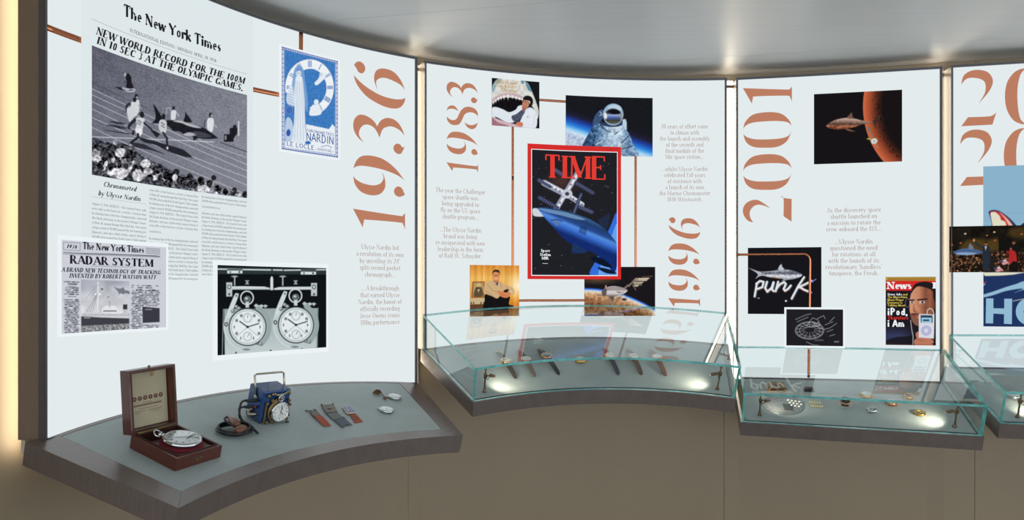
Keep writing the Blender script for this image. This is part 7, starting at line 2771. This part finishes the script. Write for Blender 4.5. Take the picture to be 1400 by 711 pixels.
S_ = [mat('olive_leather', (66, 60, 50), .6, bump=(220, .5)), mat('grey_leather', (108, 98, 88), .6, bump=(220, .5)), mat('black_leather', (26, 26, 30), .42, bump=(180, .7)), mat('navy_leather', (44, 48, 66), .5, bump=(180, .6)),
      mat('brown_leather', (88, 60, 48), .5, bump=(180, .6)), mat('russet_leather', (118, 74, 58), .48, bump=(180, .6))]
GW = 'watches in the curved glass case'
for hd, lo, hi, case, face, strap, lab in (
        ((691, 498), (706.5, 518), (681, 482), M_GOLD, M_DIALW, S_[0], 'gold wristwatch on a dark olive strap next to a bronze lamp'),
        ((719, 496.5), (731, 515.5), (708, 480), M_ROSE, M_DIALW, S_[1], 'rose gold wristwatch on a ridged grey-brown strap'),
        ((747, 491.5), (763, 513), (735, 478.5), M_GOLD, M_DIALB, S_[2], 'gold wristwatch on a black crocodile strap'),
        ((833, 491.5), (844.5, 513), (824, 478), M_GOLD, M_DIALW, S_[3], 'gold wristwatch on a navy blue strap'),
        ((865.5, 492.5), (876, 513), (856, 478), M_GOLD, M_DIALW, S_[4], 'gold wristwatch on a dark brown strap beside the russet one'),
        ((897.5, 493.5), (908.5, 514.5), (887, 479), M_GOLD, M_DIALS, S_[5], 'gold wristwatch on a russet brown strap')):
    wristwatch(2, hd, lo, hi, .0205, case, face, strap, lab, GW)
v = LEDGES[2].pix(793.5, 494)
pocket_watch(2, v, .022, math.radians(12), 'gold pocket watch between the black-strapped and navy-strapped watches', M_GOLD, M_DIALW, 0.0, 0.0, GW, thick=.5)


# ---------------------------------------------------------------- case lamps
def case_lamp(k, px_base, px_top, px_head, side, label, aim_px, power, hgt=.085, bulb='lamp_bulb'):
    L = LEDGES[k]
    b = L.pix(*px_base)
    e = empty('case_lamp', frame_at(k, b.x, b.y), label, 'lamp', 'small bronze lamps in the glass cases')
    MB().lathe([(0, 0), (.0065, 0), (.0068, .002), (.0055, .006), (.0035, .012), (0, .012)], 20).build('foot', M_BRONZE, e)
    MB().cyl((0, 0, .008), (0, 0, hgt), .0028, 12).build('post', M_BRONZE, e)
    MB().lathe([(0, 0), (.0045, 0), (.0045, .004), (0, .004)], 16, Matrix.Translation((0, 0, hgt - .002))).build('post_cap', M_BRONZE, e)
    hz = hgt * .70
    MB().box(-.0055, .0055, -.0055, .0055, hz - .007, hz + .007, bev=.001).build('clamp', M_BRONZE, e)
    aim = L.pix(*aim_px)
    d = Vector((aim.x - b.x, aim.y - b.y, -hz * 1.0))
    hd = Vector((side * .020, -.004, hz + .002))
    d = (aim - b - hd).normalized()
    MB().cyl((0, 0, hz), hd, .0022, 10).build('arm', M_BRONZE, e)
    p0, p1_ = hd - d * .008, hd + d * .016
    h_ = MB().cyl(p0, p1_, .0058, 18).build('lamp_head', M_BRONZE, e)
    MB().cyl(p1_ - d * .0005, p1_ + d * .0006, .0046, 16).build('lens', M_LAMPLENS, h_)
    MB().tube([hd - d * .007, hd - d * .014 + Vector((0, 0, -.008)), Vector((side * .008, -.004, hz - .012)), Vector((.001, -.003, hz - .008))], .0009, 6).build('lead', M_RUBBER, e)
    # the lamp's own light
    ld = bpy.data.lights.new(bulb, 'SPOT')
    ld.energy = power
    ld.color = (1.0, 0.86, 0.66)
    ld.spot_size = math.radians(130)
    ld.spot_blend = 1.0
    ld.shadow_soft_size = 0.005
    lo = bpy.data.objects.new(bulb, ld)
    link(lo, e)
    lo.location = p1_ + d * .003
    lo.rotation_euler = d.to_track_quat('-Z', 'Y').to_euler()
    return e


LAMP_W = 1.1
case_lamp(2, (662.2, 536), (664, 500), (670, 509), 1, 'small bronze lamp on a post beside the olive-strapped watch', (700, 520), LAMP_W)
case_lamp(2, (980.6, 532), (984.6, 499), (969, 509), -1, 'small bronze lamp on a post at the empty end of the seven-watch case', (935, 518), LAMP_W)
case_lamp(3, (1038.6, 567.5), (1041, 534), (1050, 541), 1, 'small bronze lamp on a post beside the round map disc', (1085, 545), LAMP_W)
case_lamp(3, (1304.8, 583.5), (1306.7, 546), (1292, 556), -1, 'small bronze lamp on a post behind the thick gold ring watch', (1258, 570), LAMP_W)
case_lamp(4, (1391, 570.5), (1397, 534), (1405, 545), 1, 'small bronze lamp on a post beside the steel and gold watch', (1410, 560), LAMP_W, bulb='lamp_bulb_offscreen')   # its post stands at the picture's edge, its bulb just beyond


# ---------------------------------------------------------------- third case
def third_case():
    L = LEDGES[3]
    q = fr(990, 450, 4.181)
    G = 'watches in the straight glass case'
    # gold engraved box
    P = [L.pix(*q(x, y), .016) for x, y in ((240, 298), (338, 302), (358, 338), (256, 334))]
    o = L.pix(*q(300, 350))
    e = empty('engraved_block', frame_at(3, o.x, o.y), 'gold engraved block with a hollow front beside the map disc', 'gold block')
    poly = [(v.x - o.x, v.y - o.y) for v in P]
    poly = poly[::-1]
    cx_ = sum(x for x, y in poly) / 4
    cy_ = sum(y for x, y in poly) / 4
    MB().prism(poly, .012, .016).build('top_slab', M_BRASS, e)
    for x, y in poly:
        MB().box(-.004, .004, -.004, .004, 0, .012, Matrix.Translation((cx_ + (x - cx_) * .88, cy_ + (y - cy_) * .8, 0))).build('pillar', M_GOLD, e)
    MB().prism([(cx_ + (x - cx_) * .96, cy_ + (y - cy_) * .96) for x, y in poly], 0, .003).build('base_slab', M_GOLD, e)
    for i in range(3):
        MB().box(cx_ - .016, cx_ + .016, cy_ - .006 + i * .006, cy_ - .0045 + i * .006, .016, .0166).build('engraving', M_PEWTER, e)
    # round map disc
    o = L.pix(*q(333, 433))
    s = F / depth_at(3, o)
    r = 27.2 / s
    e = empty('map_disc', frame_at(3, o.x, o.y), 'round grey metal disc engraved like a star map with small pale tiles', 'disc')
    MB().lathe([(0, 0), (r, 0), (r, .002), (r * .97, .003), (0, .003)], 48).build('disc', mat('grey_etched_metal', (150, 158, 162), .4, metal=.6, noise=(90, .25)), e)
    b = MB()
    for i in range(-9, 10):
        y = r * i / 10
        w = math.sqrt(max(r * r * .93 - y * y, 0))
        b.box(-w, w * .25, y - .0003, y + .0003, .003, .0034, Matrix.Rotation(.6, 4, 'Z'))
    for i in range(3):
        b.torus(r * (.35 + .25 * i), .0004, Matrix.Translation((0, 0, .0032)), 40, 4)
    b.build('engraved_lines', M_PEWTER, e)['kind'] = 'stuff'
    MB().prism([(0, -r * .55), (r * .42, -r * .62), (r * .48, -r * .05), (.0, r * .02)], .003, .0045).build('dark_segment', mat('dark_etched', (74, 80, 84), .5, metal=.5, noise=(120, .3)), e)
    rr = random.Random(5)
    for i in range(4):
        for j in range(3):
            x, y = r * (.34 + .17 * i + .04 * j), r * (.42 - .26 * j - .05 * i)
            if x * x + y * y > (r * .92) ** 2:
                continue
            MB().lathe([(0, .003), (.0042, .003), (.0042, .0055), (.003, .0062), (0, .0062)], 10, Matrix.Translation((x, y, 0))).build('pale_tile', M_DIALW, e)
    # two ivory rows
    for (x0, y0), (x1, y1), lab in (((482, 421), (556, 426), 'row of small ivory-coloured bars lying nearer the gold block'), ((492, 441), (567, 447), 'row of small ivory-coloured bars lying nearer the case front')):
        a, b_ = L.pix(*q(x0, y0)), L.pix(*q(x1, y1))
        rot = math.atan2(b_.y - a.y, b_.x - a.x)
        ln = (b_ - a).length
        e = empty('bar_row', frame_at(3, a.x, a.y, rot), lab, 'bar row', 'ivory bar rows beside the map disc')
        n = 5 if y0 < 430 else 6
        MB().box(0, ln, -.0045, .0045, 0, .0015).build('backing', M_BRASS, e)
        for i in range(n):
            MB().box(ln * (i + .12) / n, ln * (i + .88) / n, -.007, .007, .0015, .004, bev=.0006).build('bar', mat('ivory', (214, 206, 166), .5), e)
    # dark low stand
    o = L.pix(1106, 534)
    e = empty('dark_stand', frame_at(3, o.x, o.y), 'low dark display stand lying near the copper rail', 'stand')
    MB().box(-.018, .018, -.010, .010, 0, .004, bev=.001).build('plinth', M_DIALB, e)
    MB().box(-.014, .014, -.002, .008, .004, .012, bev=.001).build('rest', M_PEWTER, e)
    # gold watch on a clear stand with a black strap loop
    o = L.pix(*q(690, 437))
    e = empty('wristwatch', frame_at(3, o.x, o.y, math.radians(-8)), 'rose gold watch propped on a stand with its black strap looped below', 'wristwatch', G)
    MB().box(-.026, .026, -.012, .022, 0, .0015).build('stand_plate', mat('pale_stand', (176, 176, 166), .4), e)
    MB().box(-.012, .012, -.010, .008, .0015, .016, bev=.003).build('strap_loop', S_[2], e)
    Mt = Matrix.Translation((0, -.002, .020)) @ Matrix.Rotation(math.radians(24), 4, 'X')
    r = .0175
    h_ = MB().lathe([(0, -.004), (r * .8, -.004), (r, 0), (r, .003), (r * .9, .005), (r * .84, .0045), (0, .0045)], 32, Mt).build('case', M_ROSE, e)
    dial(e, r * .84, .0048, M_DIALB, M_ROSE, M=Mt, sub=(), width=.05)
    MB().cyl(Mt @ Vector((r, 0, 0)), Mt @ Vector((r * 1.15, 0, 0)), .002, 10).build('crown', M_ROSE, e)

    def head(px, r, case, face, lab, thick=.35, rot=0.0, ring=False):
        v = L.pix(*px)
        e = empty('watch', frame_at(3, v.x, v.y, rot), lab, 'watch', G)
        t = r * thick * 2
        if ring:
            MB().torus(r * .78, r * .24, Matrix.Translation((0, 0, r * .24)), 36, 12).build('case', case, e)
            dial(e, r * .6, r * .30, face, M_DIALW, marks=12, sub=())
            return
        MB().lathe([(0, 0), (r * .85, 0), (r, t * .3), (r, t * .7), (r * .9, t), (r * .82, t), (r * .8, t * .9), (0, t * .9)], 36).build('case', case, e)
        dial(e, r * .8, t * .92, face, M_INKB if face is not M_DIALB else M_DIALW, sub=((0, -.4),))
        for a in (30, 150, 210, 330):
            x, y = r * 1.02 * math.cos(math.radians(a + 30 * 0)), r * 1.02 * math.sin(math.radians(a))
            MB().lathe([(0, 0), (.003, .001), (.003, t * .5), (0, t * .6)], 8, Matrix.Translation((x, y, 0))).build('lug', case, e)
        MB().lathe([(r * .84, t), (r * .4, t * 1.12), (0, t * 1.15)], 28).build('crystal', glass_mat(), e)
    head((1184, 542.5), .019, M_GOLD, M_DIALS, 'gold watch head with a silvery dial near the case back')
    head((1192.5, 562.5), .0165, M_STEEL, M_DIALB, 'black-dialled steel watch head lying flat near the case front')
    head((1218.5, 552.8), .0175, M_ROSE, M_DIALW, 'rose gold watch head with a white dial between the black and gold ones')
    head((1242, 544), .0165, M_GOLD, mat('bordeaux_dial', (110, 52, 46), .35), 'gold watch head with a reddish dial on raised feet')
    head((1257.5, 566), .0185, M_GOLD, M_DIALB, 'thick gold ring-shaped watch with a dark open centre', ring=True)
    L4 = LEDGES[4]
    v = L4.pix(1386, 544)
    e = empty('watch', frame_at(4, v.x, v.y), 'steel and gold watch in the glass case before the blue poster', 'watch')
    r = .022
    MB().lathe([(0, 0), (r * .85, 0), (r, .004), (r, .012), (r * .9, .016), (r * .82, .016), (0, .015)], 36).build('case', M_STEEL, e)
    MB().torus(r * .9, .0022, Matrix.Translation((0, 0, .007)), 36, 8).build('gold_band', M_GOLD, e)
    dial(e, r * .8, .0162, M_DIALS)


third_case()
